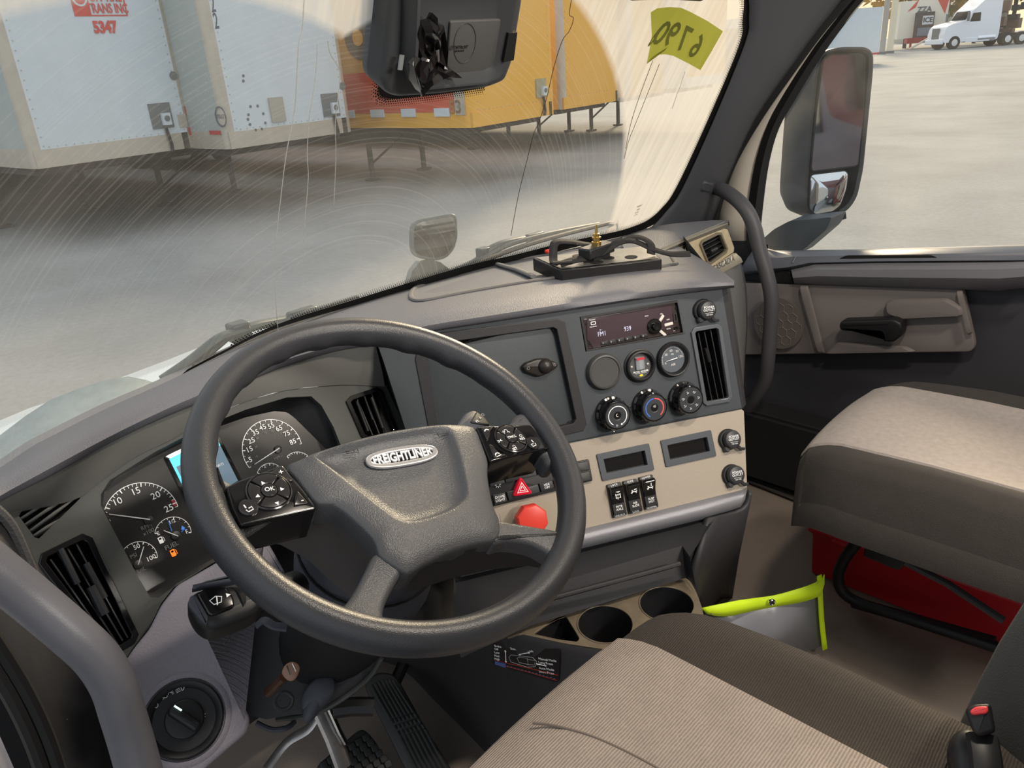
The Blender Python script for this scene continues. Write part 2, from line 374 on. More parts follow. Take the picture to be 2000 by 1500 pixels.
# trim the pane to the line of the right pillar
def glassx(z): return 1.745-.10*(z-2.0)
rows = [[(min(p[0], glassx(p[2])), wsy(min(p[0], glassx(p[2])), p[2]), p[2]) for p in r] for r in rows]
gw.add(grid(rows))
def glass_mat():
    m = bpy.data.materials.new('windshield_glass_with_dew'); m.use_nodes = True; nt = m.node_tree; nt.nodes.clear(); L = nt.links.new
    out = N(nt, 'ShaderNodeOutputMaterial'); tc = N(nt, 'ShaderNodeTexCoord')
    tr = N(nt, 'ShaderNodeBsdfTransparent', ins={0: (.96, .975, .97, 1)}); gl = N(nt, 'ShaderNodeBsdfGlossy', ins={0: (1, 1, 1, 1), 'Roughness': .03})
    fr = N(nt, 'ShaderNodeFresnel', ins={0: 1.35}); fm = N(nt, 'ShaderNodeMath', operation='MULTIPLY', ins={1: .55}); L(fr.outputs[0], fm.inputs[0])
    g = N(nt, 'ShaderNodeMixShader'); L(fm.outputs[0], g.inputs[0]); L(tr.outputs[0], g.inputs[1]); L(gl.outputs[0], g.inputs[2])
    # water film: droplets scatter the daylight
    tl = N(nt, 'ShaderNodeBsdfTranslucent', ins={0: (.60, .575, .52, 1)}); df = N(nt, 'ShaderNodeBsdfDiffuse', ins={0: (.5, .5, .5, 1)})
    fs = N(nt, 'ShaderNodeMixShader', ins={0: .12}); L(tl.outputs[0], fs.inputs[1]); L(df.outputs[0], fs.inputs[2])
    sp = N(nt, 'ShaderNodeSeparateXYZ'); L(tc.outputs['Object'], sp.inputs[0])
    def c3(pts):
        P = [ws(*p) for p in pts]; A_ = np.array([[2*(P[i][0]-P[0][0]), 2*(P[i][2]*1.166-P[0][2]*1.166)] for i in (1, 2)])
        b_ = np.array([P[i][0]**2+(P[i][2]*1.166)**2-P[0][0]**2-(P[0][2]*1.166)**2 for i in (1, 2)]); c = np.linalg.solve(A_, b_)
        return c[0], c[1], math.hypot(P[0][0]-c[0], P[0][2]*1.166-c[1])
    def inside(cx, cz, R, s=70):
        cmb = N(nt, 'ShaderNodeCombineXYZ'); L(sp.outputs[0], cmb.inputs[0]); mz = N(nt, 'ShaderNodeMath', operation='MULTIPLY', ins={1: 1.166}); L(sp.outputs[2], mz.inputs[0]); L(mz.outputs[0], cmb.inputs[2])
        ds = N(nt, 'ShaderNodeVectorMath', operation='DISTANCE'); L(cmb.outputs[0], ds.inputs[0]); ds.inputs[1].default_value = (cx, 0, cz)
        mr = N(nt, 'ShaderNodeMapRange', ins={1: R+.5/s, 2: R-.5/s, 3: 0, 4: 1}); L(ds.outputs['Value'], mr.inputs[0]); return mr.outputs[0], ds.outputs['Value']
    r_, rd = inside(*c3([(1170, 70), (1218, 235), (1192, 435)])); 
    pv = ws(330, 735); a = ws(600, 35); l_, ld = inside(pv[0], pv[2]*1.166, math.hypot(a[0]-pv[0], (a[2]-pv[2])*1.166))
    q0, q1 = ws(655, 80), ws(770, 15); sl_ = (q1[2]-q0[2])/(q1[0]-q0[0])
    ma = N(nt, 'ShaderNodeMath', operation='MULTIPLY_ADD', ins={1: -sl_, 2: sl_*q0[0]-q0[2]}); L(sp.outputs[0], ma.inputs[0]); mb_ = N(nt, 'ShaderNodeMath', operation='ADD'); L(ma.outputs[0], mb_.inputs[0]); L(sp.outputs[2], mb_.inputs[1])
    hl = N(nt, 'ShaderNodeMapRange', ins={1: .004, 2: -.004, 3: 0, 4: 1}); L(mb_.outputs[0], hl.inputs[0])
    rx = N(nt, 'ShaderNodeMapRange', ins={1: q1[0], 2: q1[0]+.02, 3: 0, 4: 1}); L(sp.outputs[0], rx.inputs[0]); hm = N(nt, 'ShaderNodeMath', operation='MAXIMUM'); L(hl.outputs[0], hm.inputs[0]); L(rx.outputs[0], hm.inputs[1])
    rm = N(nt, 'ShaderNodeMath', operation='MULTIPLY'); L(r_, rm.inputs[0]); L(hm.outputs[0], rm.inputs[1]); r_ = rm.outputs[0]
    mx = N(nt, 'ShaderNodeMath', operation='MAXIMUM'); L(r_, mx.inputs[0]); L(l_, mx.inputs[1])
    # streaks running down the unwiped glass
    mp = N(nt, 'ShaderNodeMapping'); L(tc.outputs['Object'], mp.inputs[0]); mp.inputs[3].default_value = (90, 3, 3.0); mp.inputs[2].default_value = (0, -.14, 0)
    st = N(nt, 'ShaderNodeTexNoise', ins={'Scale': 1.0, 'Detail': 4}); L(mp.outputs[0], st.inputs[0])
    dew = N(nt, 'ShaderNodeMapRange', ins={1: .3, 2: .7, 3: .70, 4: .90}); L(st.outputs[0], dew.inputs[0])
    n2 = N(nt, 'ShaderNodeTexNoise', ins={'Scale': 3.2, 'Detail': 5, 'Roughness': .55}); L(tc.outputs['Object'], n2.inputs[0])
    film = N(nt, 'ShaderNodeMapRange', ins={1: .3, 2: .75, 3: .01, 4: .15}); L(n2.outputs[0], film.inputs[0])
    # fine arcs left by the blades and specks of dirt
    sc = N(nt, 'ShaderNodeMath', operation='MULTIPLY', ins={1: 260.}); L(rd, sc.inputs[0]); n3 = N(nt, 'ShaderNodeTexNoise', noise_dimensions='1D', ins={'Scale': 1.0, 'Detail': 3}); L(sc.outputs[0], n3.inputs['W'])
    fa = N(nt, 'ShaderNodeMapRange', ins={1: .5, 2: .8, 3: 0, 4: .09}); L(n3.outputs[0], fa.inputs[0])
    vo = N(nt, 'ShaderNodeTexVoronoi', ins={'Scale': 190.}); L(tc.outputs['Object'], vo.inputs['Vector'])
    sk = N(nt, 'ShaderNodeMapRange', ins={1: .16, 2: .05, 3: 0, 4: .35}); L(vo.outputs[0], sk.inputs[0])
    skn = N(nt, 'ShaderNodeTexNoise', ins={'Scale': 7., 'Detail': 4}); L(tc.outputs['Object'], skn.inputs[0]); skm = N(nt, 'ShaderNodeMapRange', ins={1: .5, 2: .7, 3: 0, 4: 1}); L(skn.outputs[0], skm.inputs[0])
    sm = N(nt, 'ShaderNodeMath', operation='MULTIPLY'); L(sk.outputs[0], sm.inputs[0]); L(skm.outputs[0], sm.inputs[1])
    a1 = N(nt, 'ShaderNodeMath', operation='ADD'); L(film.outputs[0], a1.inputs[0]); L(fa.outputs[0], a1.inputs[1]); lo_f = N(nt, 'ShaderNodeMapRange', ins={1: 2.38, 2: 2.10, 3: 0, 4: .11}); L(sp.outputs[2], lo_f.inputs[0]); a0 = N(nt, 'ShaderNodeMath', operation='ADD'); L(a1.outputs[0], a0.inputs[0]); L(lo_f.outputs[0], a0.inputs[1])
    a2 = N(nt, 'ShaderNodeMath', operation='ADD'); L(a0.outputs[0], a2.inputs[0]); L(sm.outputs[0], a2.inputs[1])
    mf = N(nt, 'ShaderNodeMix', data_type='FLOAT'); L(mx.outputs[0], mf.inputs[0]); L(dew.outputs[0], mf.inputs[2]); L(a2.outputs[0], mf.inputs[3])
    f = N(nt, 'ShaderNodeMixShader'); L(mf.outputs[0], f.inputs[0]); L(g.outputs[0], f.inputs[1]); L(fs.outputs[0], f.inputs[2]); L(f.outputs[0], out.inputs[0]); return m
win = part('window_1', gw, glass_mat(), loc=(0, 0, 0), world=True); tag(win, 'misted windshield with two wiped arcs above the dashboard', kind='structure')
# black printed border with its fading dots
ctr = np.array([900., 250.]); ctr3 = ws(900, 250)
bo = MB(); In = []; Out = []
for p in GEs:
    a = np.array(p[:2])
    In.append(tuple(ws(a[0], a[1], -.0015))); dd = nrm(a-ctr); Out.append(tuple(ws(a[0]+dd[0]*16, a[1]+dd[1]*16, -.0015)))
bo.add(grid([In[:84], Out[:84]]))
M_frit = mat('black_glass_print', s2l(12, 12, 12), .5)
part('frit_band', bo, M_frit, win, world=True)
db = MB()
def dots(path, rows=4, pitch=.0052, off0=.003, sgn=1):
    P = [np.array(p) for p in path]; acc = 0; k = 0
    for i in range(len(P)-1):
        a, b = P[i], P[i+1]; l = np.linalg.norm(b-a)
        t = nrm(b-a); nn = nrm([0, -1, .6*-1]); nn = nrm([0, -.857, -.514]); s = nrm(np.cross(t, nn)); s = s*(1 if s @ (ctr3-a) > 0 else -1)
        while acc < l:
            for r in range(rows):
                c = a+t*(acc+(pitch/2 if r % 2 else 0))+s*(off0+r*pitch*.8); rad = pitch*.46*(1-.2*r)
                u1 = t; v1 = np.cross(nn, t)
                db.add(([tuple(c+rad*(math.cos(q)*u1+math.sin(q)*v1)) for q in [PI/3*e for e in range(6)]], [tuple(range(6))]))
            acc += pitch; k += 1
        acc -= l
dots(In[:75], 4, .0052, -.001, -1); dots(In[75:80], 3, .0060, -.001, -1)
# band behind the sensor housing
hp = [(764, -90), (751, 100), (738, 176), (742, 188), (762, 194), (850, 185), (946, 172), (1010, -90)]
hpS = roundpoly(hp, 20)
part('frit_patch', rings2([[tuple(ws(x, y, -.001)) for x, y in hpS]], True, False), M_frit, win, world=True)
ctr3 = ws(500, 420)
dots([tuple(ws(x, y, -.002)) for x, y in smooth([(764, -60), (751, 100), (737, 176), (741, 189), (750, 193)], 8)], 4, .0048, -.001)
ctr3 = ws(850, 600)
dots([tuple(ws(x, y, -.002)) for x, y in smooth([(750, 193), (762, 195), (850, 186), (948, 172)], 8)], 4, .0048, -.001)
part('frit_dots', db, M_frit, win, world=True, smooth=False)
# cracks and dried run marks
ck = MB(); M_ck = mat('water_run_mark', (.62, .64, .62), .2, trans=.5)
def streak(pts, w, name='run_mark', m=None, off=-.002):
    P = smooth([ws(x, y, off) for x, y in pts], 5); g = MB().add(tube(P, w, 5, flat=.5, cap=True)); return part(name, g, m or M_ck, win, world=True)
streak([(594, 0), (590, 60), (583, 90), (577, 200), (571, 240), (561, 290), (555, 330), (548, 390), (541, 450), (536, 530), (540, 610), (543, 645)], .0007)
streak([(620, 85), (617, 140), (612, 180), (604, 230), (602, 260), (600, 300), (602, 345), (598, 400), (594, 450), (592, 520)], .0006)
streak([(640, 80), (645, 105), (660, 130), (664, 150), (660, 190), (655, 240), (656, 290), (655, 335), (652, 400)], .0006)
M_ckd = mat('crack_dark', s2l(60, 52, 40), .3)
streak([(1116, 0), (1112, 28), (1120, 36), (1112, 60), (1098, 80), (1082, 130), (1068, 190), (1052, 240), (1042, 262), (1030, 310), (1015, 370), (1005, 420), (998, 460)], .0007, 'crack', M_ckd)
streak([(1275, 118), (1265, 145), (1252, 180), (1240, 215), (1230, 250), (1222, 290)], .0008, 'run_mark', M_ckd)
streak([(1288, 125), (1270, 170), (1256, 205), (1242, 240), (1228, 275), (1219, 310)], .0008, 'run_mark', M_ckd)
streak([(1338, 140), (1328, 170), (1322, 185), (1313, 212)], .0009)
M_etch = mat('glass_etching', s2l(95, 90, 84), .6)
ef = PL(ws(1246, 410, -.003), ws(1260, 408)-ws(1240, 412), [0, -.857, -.514])
eb = MB().add(text('"6480"', .008, .0001, 0, .012, mirror=True)).add(text('E43', .008, .0001, 0, .001, mirror=True)).add(text('43R-00', .005, .0001, 0, -.008, mirror=True)).add(text('DOT 20', .004, .0001, 0, -.016, mirror=True))
part('glass_marking', ([ef.w(*p) for p in eb.v], eb.f), M_etch, win, world=True)

# ---------------------------------------------------------------- right windshield pillar trim
def pil(rows, name, m, label, parent=None, **k):
    R = [[tuple(p) for p in r] for r in rows]
    g = grid(R)
    return part(name, g, m, parent, world=True, **k) if parent is not None else struct(name, g, m, label=label, **k)
a_in = [(1200, 463), (1235, 452), (1262, 438), (1291, 408), (1320, 368), (1380, 240), (1443, 90), (1452, 40), (1450, -10), (1432, -60), (1395, -90)]
a_out = [(1392, 432), (1393, 429), (1396, 420), (1405, 395), (1420, 350), (1475, 232), (1560, 110), (1600, 56), (1638, 10), (1700, -70), (1760, -140)]
a_in2 = [tuple(np.array(p)+nrm(np.array(p)-ctr)*11) for p in a_in]
rowsP = []
for t in (0, .12, .3, .5, .7, .88, 1.0):
    r = []
    for i in range(len(a_in)):
        A = ws(*a_in2[i], -.006); B = onx(*a_out[i], 1.955)
        bulge = math.sin(PI*min(1, t*1.02))*.05
        # a grey pod swells out of the pillar half way up
        P = A*(1-t)+B*t+np.array([-.8, -.5, 0])*bulge
        r.append(P)
    rowsP.append([tuple(q) for q in smooth(r, 4)])
pillar = pil(rowsP, 'trim_2', M_pil, 'dark grey pillar trim between the windshield and the passenger door', solid=.004)
pp = onp(1425, 200, (1.80, .93, 2.3), (.75, .62, 0)); 
sp = np.array(at(1412, 205, 1.0)); 
# raised lozenge and moulded triangle on the pillar
def on_pillar(px, py, back=.0):
    d = ray(px, py); best = None
    # nearest crossing with the pillar surface, walked along the sight line
    n_r, n_c = len(rowsP), len(rowsP[0])
    for i in range(n_r-1):
        for j in range(n_c-1):
            for tri in ((rowsP[i][j], rowsP[i+1][j], rowsP[i+1][j+1]), (rowsP[i][j], rowsP[i+1][j+1], rowsP[i][j+1])):
                a, b, c = [np.array(q) for q in tri]; e1, e2 = b-a, c-a; h = np.cross(d, e2); det = e1@h
                if abs(det) < 1e-12: continue
                s = CP-a; u = (s@h)/det; q = np.cross(s, e1); v = (d@q)/det
                if u < -1e-6 or v < -1e-6 or u+v > 1.000001: continue
                t = (e2@q)/det
                if t > .2 and (best is None or t < best): best = t
    return CP+d*((best or 2.1)-back)
trp = [(1403, 200), (1415, 217), (1398, 216)]
part('moulded_triangle', tube([on_pillar(*p, .002) for p in smooth(trp, 3, closed=True)], .0009, 6, closed=True), M_dk, pillar, world=True)
bump_ = [(1376, 225), (1392, 196), (1402, 184), (1420, 180), (1440, 182), (1432, 200), (1420, 228), (1400, 232)]
bs = [on_pillar(*p, .001) for p in bump_]; c_ = sum(bs)/len(bs)
part('sensor_pod', rings2([[tuple(p) for p in bs], [tuple(c_+(p-c_)*.8-ray(1405, 205)*.010) for p in bs], [tuple(c_+(p-c_)*.35-ray(1405, 205)*.013) for p in bs]], False, True), M_pil, pillar, world=True, subd=2)
# door opening: painted body strip and black seals
bs_o = [(1396, 470), (1402, 424), (1416, 372), (1438, 308), (1474, 242), (1518, 172), (1562, 108), (1602, 56), (1642, 8), (1716, -70)]
bs_i = [(1468, 470), (1470, 420), (1476, 360), (1490, 300), (1512, 248), (1550, 186), (1595, 120), (1635, 62), (1678, 12), (1750, -70)]
strip = pil([[onx(*p, 1.965) for p in bs_o], [onx(*p, 1.985) for p in bs_i]], 'trim_3', mat('beige_body_paint', s2l(176, 170, 160), .4), 'beige painted strip of the door opening behind the pillar trim', solid=.003)
sl = MB().add(tube(smooth([onx(*p, 1.953) for p in [(1388, 470), (1396, 424), (1412, 365), (1436, 305), (1482, 226), (1540, 142), (1600, 60), (1648, 4), (1720, -80)]], 4), .013, 8))
part('door_seal', sl, M_rub, pillar, world=True)
# ================================================================ PASSENGER DOOR
dr = root('door_1', 'passenger door with grey card, silver armrest strip and black pull handle', 'door', loc=(2.0, .4, FZ), kind='structure')
DX = 1.985
# window frame seal (black) around the opening
w_in = [(1508, 488), (1490, 478), (1486, 455), (1492, 390), (1503, 315), (1522, 250), (1556, 190), (1600, 118), (1650, 48), (1700, -10), (1780, -80)]
w_out = [(1470, 500), (1462, 490), (1458, 455), (1464, 380), (1478, 305), (1500, 240), (1535, 172), (1580, 100), (1630, 34), (1672, -20), (1740, -100)]
bk_ = [(1396, 458), (1440, 458), (1500, 478), (1500, 520), (1440, 545), (1396, 540)]
part('corner_trim', rings2([[tuple(onx(a, b, DX-.005)) for a, b in bk_]], True, False), M_blk, dr, world=True)
fr_ = MB().add(grid([[tuple(onx(*p, DX-.012)) for p in smooth(w_out, 4)], [tuple(onx(*p, DX-.02)) for p in smooth([(a[0]*.5+b[0]*.5, a[1]*.5+b[1]*.5) for a, b in zip(w_in, w_out)], 4)], [tuple(onx(*p, DX)) for p in smooth(w_in, 4)], [tuple(onx(*p, DX+.03)) for p in smooth(w_in, 4)]]))
part('window_frame', fr_, M_rub, dr, world=True)
gp = [tuple(onx(*p, DX+.012)) for p in w_in]
gl = rings2([[(DX+.012, y, z) for y, z in [(1.05, 1.86), (1.02, 2.1), (.93, 2.3), (.70, 2.62), (-.6, 2.62), (-.6, 2.05), (.2, 1.96)]]], True, False)
def clear_glass(name, tint=(.93, .95, .95), film=.05):
    m = bpy.data.materials.new(name); m.use_nodes = True; nt = m.node_tree; nt.nodes.clear(); L = nt.links.new
    out = N(nt, 'ShaderNodeOutputMaterial'); tr = N(nt, 'ShaderNodeBsdfTransparent', ins={0: (*tint, 1)}); g = N(nt, 'ShaderNodeBsdfGlossy', ins={'Roughness': .02})
    fr = N(nt, 'ShaderNodeFresnel', ins={0: 1.3}); a = N(nt, 'ShaderNodeMixShader'); L(fr.outputs[0], a.inputs[0]); L(tr.outputs[0], a.inputs[1]); L(g.outputs[0], a.inputs[2])
    df = N(nt, 'ShaderNodeBsdfTranslucent', ins={0: (.95, .95, .93, 1)}); b = N(nt, 'ShaderNodeMixShader'); L(a.outputs[0], b.inputs[1]); L(df.outputs[0], b.inputs[2])
    tc = N(nt, 'ShaderNodeTexCoord'); n = N(nt, 'ShaderNodeTexNoise', ins={'Scale': 6, 'Detail': 5}); L(tc.outputs['Object'], n.inputs[0])
    r = N(nt, 'ShaderNodeMapRange', ins={1: .3, 2: .75, 3: film*.4, 4: film*2}); L(n.outputs[0], r.inputs[0]); L(r.outputs[0], b.inputs[0]); L(b.outputs[0], out.inputs[0]); return m
part('glass', gl, clear_glass('door_glass', film=.04), dr, world=True)
def dpatch(name, pts, x, m, th=.012, bev=.004, r=8, **k):
    p = roundpoly(pts, r) if r else pts
    P = [onx(a, b, x) for a, b in p]; L2 = [(q[1], q[2]) for q in P]
    v, f = prism(L2, -th, 0, bev)
    return part(name, ([(x-c_, a, b) for a, b, c_ in v], f), m, dr, world=True, **k)
# dark lower panel
low = [(1.20, 1.20), (1.20, 1.84), (.95, 1.895), (-.6, 2.06), (-.6, 1.20)]
v, f = prism(low, -.04, 0, .004)
part('lower_panel', ([(DX-c, a, b) for a, b, c in v], f), M_sidb, dr, world=True)
# sill cap, blue grey, with a finger slot
cap_t = [(1484, 470), (1494, 486), (1512, 492), (1700, 490), (2500, 466)]; cap_b = [(1440, 536), (1545, 524), (1590, 514), (1700, 511), (2500, 505)]
rr = []
for t, x in ((0, DX+.01), (.12, DX-.03), (.5, DX-.055), (.9, DX-.062), (1, DX-.05)):
    rr.append([tuple(onx(a[0]*(1-t)+b[0]*t, a[1]*(1-t)+b[1]*t, x)) for a, b in zip(cap_t, cap_b)])
part('sill_cap', grid(rr), mat('sill_cap_bluegrey', s2l(96, 100, 110), .42, bump=.08, bscale=800), dr, world=True, solid=.004)
dpatch('finger_slot', [(1622, 513), (1652, 499), (1815, 498), (1856, 511)], DX-.062, M_hole, .003, .001, 6)
tb = MB().add(tube([onx(1548, 513, DX-.066), onx(1555, 500, DX-.060)], .0018, 6))
part('lock_tab', tb, M_str, dr, world=True)
# silver armrest strip
st_t = [(1545, 526), (1592, 514), (1700, 511), (2500, 502)]; st_b = [(1551, 554), (1600, 556), (1950, 568), (2040, 560), ]; st_t = st_t[:3]+[(1950, 508), (2040, 506)]; st_b = st_b[:2]+[(1800, 563), (1950, 568), (2040, 558)]
rr = []
for t, b in ((0, .0), (.08, .02), (.3, .034), (.6, .036), (.9, .022), (1, .0)):
    rr.append([tuple(onx(p[0]*(1-t)+q[0]*t, p[1]*(1-t)+q[1]*t, DX-.045-b)) for p, q in zip(st_t, st_b)])
part('armrest_strip', grid(rr), M_str, dr, world=True)
dpatch('corner_block', [(1440, 516), (1542, 528), (1549, 556), (1440, 548)], DX-.045, M_blk, .02, .004, 5)
# grey card
card = [(1400, 552), (1560, 556), (1880, 566), (1905, 676), (1896, 688), (1400, 694)]
cpt = [onx(a, b, DX-.045) for a, b in roundpoly(card, [2, 2, 8, 14, 10, 2])]
v, f = prism([(q[1], q[2]) for q in cpt], -.016, 0, .004)
part('door_card', ([(DX-.045-c, a, b) for a, b, c in v], f), M_card, dr, world=True)
# ledge and pocket shapes in the card
X1 = DX-.061
def relief(name, pts, dpt, m, r=8, x=X1):
    p = roundpoly(pts, r); P = [onx(a, b, x) for a, b in p]; L2 = [(q[1], q[2]) for q in P]; A0 = L2 if area2(L2) > 0 else L2[::-1]
    c = np.mean(np.array(A0), 0); rings = []
    for s, h in ((1, -.001), (.97, dpt*.5), (.9, dpt*.9), (.6, dpt), (.2, dpt)): rings.append([(x-h, c[0]+(a-c[0])*s, c[1]+(b-c[1])*s) for a, b in A0])
    return part(name, rings2(rings, False, True), m, dr, world=True)
relief('pull_cup', [(1728, 592), (1745, 584), (1850, 582), (1884, 600), (1886, 616), (1760, 622), (1730, 610)], .014, M_card, 6)
relief('card_pocket_floor', [(1610, 690), (1636, 668), (1770, 676), (1790, 686)], .010, M_card, 5)
relief('card_ridge', [(1562, 558), (1578, 558), (1612, 690), (1600, 691)], .008, M_card, 3)
relief('card_end_ridge', [(1868, 568), (1880, 568), (1900, 650), (1890, 655)], .006, M_card, 3)
# speaker grille: hexagons raised on a round field
sf = PL(onx(1520, 632, X1-.001), (0, -1, 0), (-1, 0, 0))
gb = MB().add(prism(circ(.072, 40), -.002, .0005))
part('speaker_grille', ([sf.w(*p) for p in gb.v], gb.f), mat('grille_grey', s2l(98, 92, 88), .7), dr, world=True)
hb = MB()
for i in range(-3, 4):
    for j in range(-3, 4):
        cx, cy = (i+.5*(j % 2))*.026, j*.0225
        if math.hypot(cx, cy) < .062: hb.add(tube([sf.w(cx+.0145*math.cos(PI/6+k*PI/3), cy+.0145*math.sin(PI/6+k*PI/3), .001) for k in range(6)], .0009, 4, closed=True))
part('grille_hexagons', hb, M_card, dr, world=True)
# black pull handle
hf = PL(onx(1705, 640, X1-.03), (0, -1, 0), (-1, 0, 0))
hp_ = hf.P([(1642, 632), (1646, 625), (1700, 623), (1748, 621), (1762, 628), (1766, 638), (1762, 655), (1748, 666), (1728, 665), (1725, 648), (1700, 646), (1650, 645), (1643, 641)])
v, f = prism(roundpoly(hp_, .006), -.022, .012, .006)
hd = part('door_handle', ([hf.w(*p) for p in v], f), M_blk, dr, world=True)
v, f = prism(hf.P([(1652, 629), (1740, 627), (1738, 631), (1654, 634)]), .011, .0135, .001)
part('handle_ridge', ([hf.w(*p) for p in v], f), M_rub, hd, world=True)
# seat belt side pull: lower storage bin ledge
lb = MB().add(box(DX-.06, .3, 1.46, .08, 1.7, .02)).add(box(DX-.10, .3, 1.36, .02, 1.7, .20))
part('storage_bin', lb, M_drk, dr, world=True, bevel=.004)

# ================================================================ PASSENGER GRAB HANDLE
gh = root('grab_handle', 'dark grey tubular grab handle on the pillar beside the passenger door', 'handle', loc=onx(1400, 365, 1.88))
hpth = [(1392, 366, 1.87), (1408, 370, 1.84), (1432, 384, 1.82), (1456, 408, 1.81), (1472, 440, 1.81), (1484, 490, 1.81), (1500, 545, 1.81), (1507, 590, 1.81), (1504, 650, 1.81), (1500, 700, 1.81), (1494, 742, 1.82), (1478, 772, 1.83), (1462, 795, 1.85)]
HP = smooth([onx(a, b, x) for a, b, x in hpth], 5)
part('tube', tube(HP, .0185, 16), mat('handle_grey_plastic', s2l(72, 72, 76), .5, bump=.1, bscale=700), gh, world=True)
mt = roundpoly([(1346, 372), (1352, 352), (1362, 342), (1408, 352), (1410, 375), (1404, 392), (1350, 380)], 9)
mp1 = [on_pillar(x, y, .001) for x, y in mt]; c1 = on_pillar(1385, 366, .03)
part('mount_cover', rings2([[tuple(p) for p in mp1], [tuple(p*.93+c1*.07-ray(1380, 366)*.003) for p in mp1], [tuple(p*.6+c1*.4) for p in mp1], [tuple(p*.35+c1*.65-ray(1380, 366)*.01) for p in mp1]], False, True), M_pil, gh, world=True)
# ================================================================ DASHBOARD
PB = PL((1.029, .734, 2.009), (.878, -.479, 0), (-.469, -.859, .205))          # canted centre panel
_l = math.radians(24); _pb = onp(1448, 800, PB.o, PB.n)
PT = PL(_pb, PB.u, np.array([PB.n[0], PB.n[1], 0])/np.linalg.norm(PB.n[:2])*math.cos(_l)+np.array([0, 0, math.sin(_l)]))   # tan panel below it
FP = PL((.3, .975-.02*math.cos(.5236), 1.92+.01), (1, 0, 0), (0, -math.cos(.5236), math.sin(.5236)))   # driver fascia
def hit(rows, px, py, back=0.0):
    d = ray(px, py); best = None
    for i in range(len(rows)-1):
        for j in range(len(rows[0])-1):
            for tri in ((rows[i][j], rows[i+1][j], rows[i+1][j+1]), (rows[i][j], rows[i+1][j+1], rows[i][j+1])):
                a, b, c = [np.array(q) for q in tri]; e1, e2 = b-a, c-a; h = np.cross(d, e2); det = e1@h
                if abs(det) < 1e-12: continue
                s = CP-a; u = (s@h)/det; q = np.cross(s, e1); v = (d@q)/det
                if u < -1e-6 or v < -1e-6 or u+v > 1.000001: continue
                t = (e2@q)/det
                if t > .2 and (best is None or t < best): best = t
    return CP+d*((best if best else 1.5)-back)
dash = root('dashboard', 'dark grey truck dashboard with padded top and tan switch panel', 'dashboard', loc=(.7, 1.0, 1.75))
stA = [(-60, 944), (0, 912), (60, 872), (105, 848), (210, 795), (320, 747), (430, 694), (540, 646), (650, 608), (740, 580), (850, 549), (950, 522), (1050, 499), (1150, 476), (1215, 460), (1262, 446)]
stB = [(-60, 985), (0, 945), (52, 912), (105, 880), (210, 829), (320, 773), (430, 722), (540, 683), (650, 654), (740, 636), (850, 608), (950, 592), (1060, 574), (1180, 554), (1290, 543), (1434, 548)]
stC = [(-60, 1022), (0, 981), (52, 954), (105, 927), (210, 868), (320, 816), (430, 771), (540, 722), (650, 688), (735, 672), (830, 650), (950, 631), (1060, 614), (1180, 596), (1300, 578), (1434, 562)]
def zC(i): return 2.03+.02*min(1, max(0, (i-1)/8))
n_ = len(stA); A_ = [ws(*p, .012) for p in stA]
C_ = []
for i, p in enumerate(stC):
    q = onz(*p, zC(i))
    if i >= 9: q = onp(*p, PB.o+PB.n*.004, PB.n)
    C_.append(q)
B_ = [onz(*p, (C_[i][2]+.022)) for i, p in enumerate(stB)]
A0_ = [a+np.array([0, .03, -.004]) for a in A_]
rows = []
def blend(i, a, b, t, up): q = a*(1-t)+b*t; return q+np.array([0, 0, up])
R0 = [smooth(A0_, 3), smooth(A_, 3), smooth([blend(i, A_[i], B_[i], .35, .003) for i in range(n_)], 3), smooth([blend(i, A_[i], B_[i], .75, .004) for i in range(n_)], 3), smooth([blend(i, A_[i], B_[i], .93, .003) for i in range(n_)], 3)]
Rb = smooth(B_, 3)
R1 = [smooth([B_[i]*.72+C_[i]*.28+(CP-B_[i])*.012 for i in range(n_)], 3), smooth([B_[i]*.35+C_[i]*.65+(CP-B_[i])*.018 for i in range(n_)], 3), smooth([B_[i]*.1+C_[i]*.9+(CP-B_[i])*.010 for i in range(n_)], 3), smooth(C_, 3), smooth([c+np.array([0, .03, -.004]) for c in C_], 3)]
PADR = [[tuple(q) for q in r] for r in R0+[Rb]+R1]
part('padded_top', grid(PADR), M_pad, dash, world=True, ang=60)
TOPR = PADR[:6]
# brow between pad and instrument opening
stD = [(-60, 1060), (-10, 1022), (5, 1002), (100, 985), (157, 968), (196, 938), (266, 889), (332, 857), (425, 805), (485, 780), (560, 759), (665, 749), (752, 752)]
stC2 = [(-60, 1022), (-10, 988), (5, 978), (100, 930), (157, 897), (210, 868), (280, 834), (345, 803), (430, 771), (490, 744), (560, 715), (650, 688), (736, 672)]
def c2(i, p): return onz(*p, 2.03+.02*min(1, i/12))+np.array([0, .004, 0])
D_ = [FP.w(*FP.loc(p[0], p[1]+3, .002)) for p in stD]
BR = [[tuple(q) for q in smooth([c2(i, p) for i, p in enumerate(stC2)], 3)], [tuple(q) for q in smooth([c2(i, p)*.4+D_[i]*.6+np.array([0, -.002, 0]) for i, p in enumerate(stC2)], 3)], [tuple(q) for q in smooth(D_, 3)]]
part('instrument_brow', grid(BR), M_brow, dash, world=True)
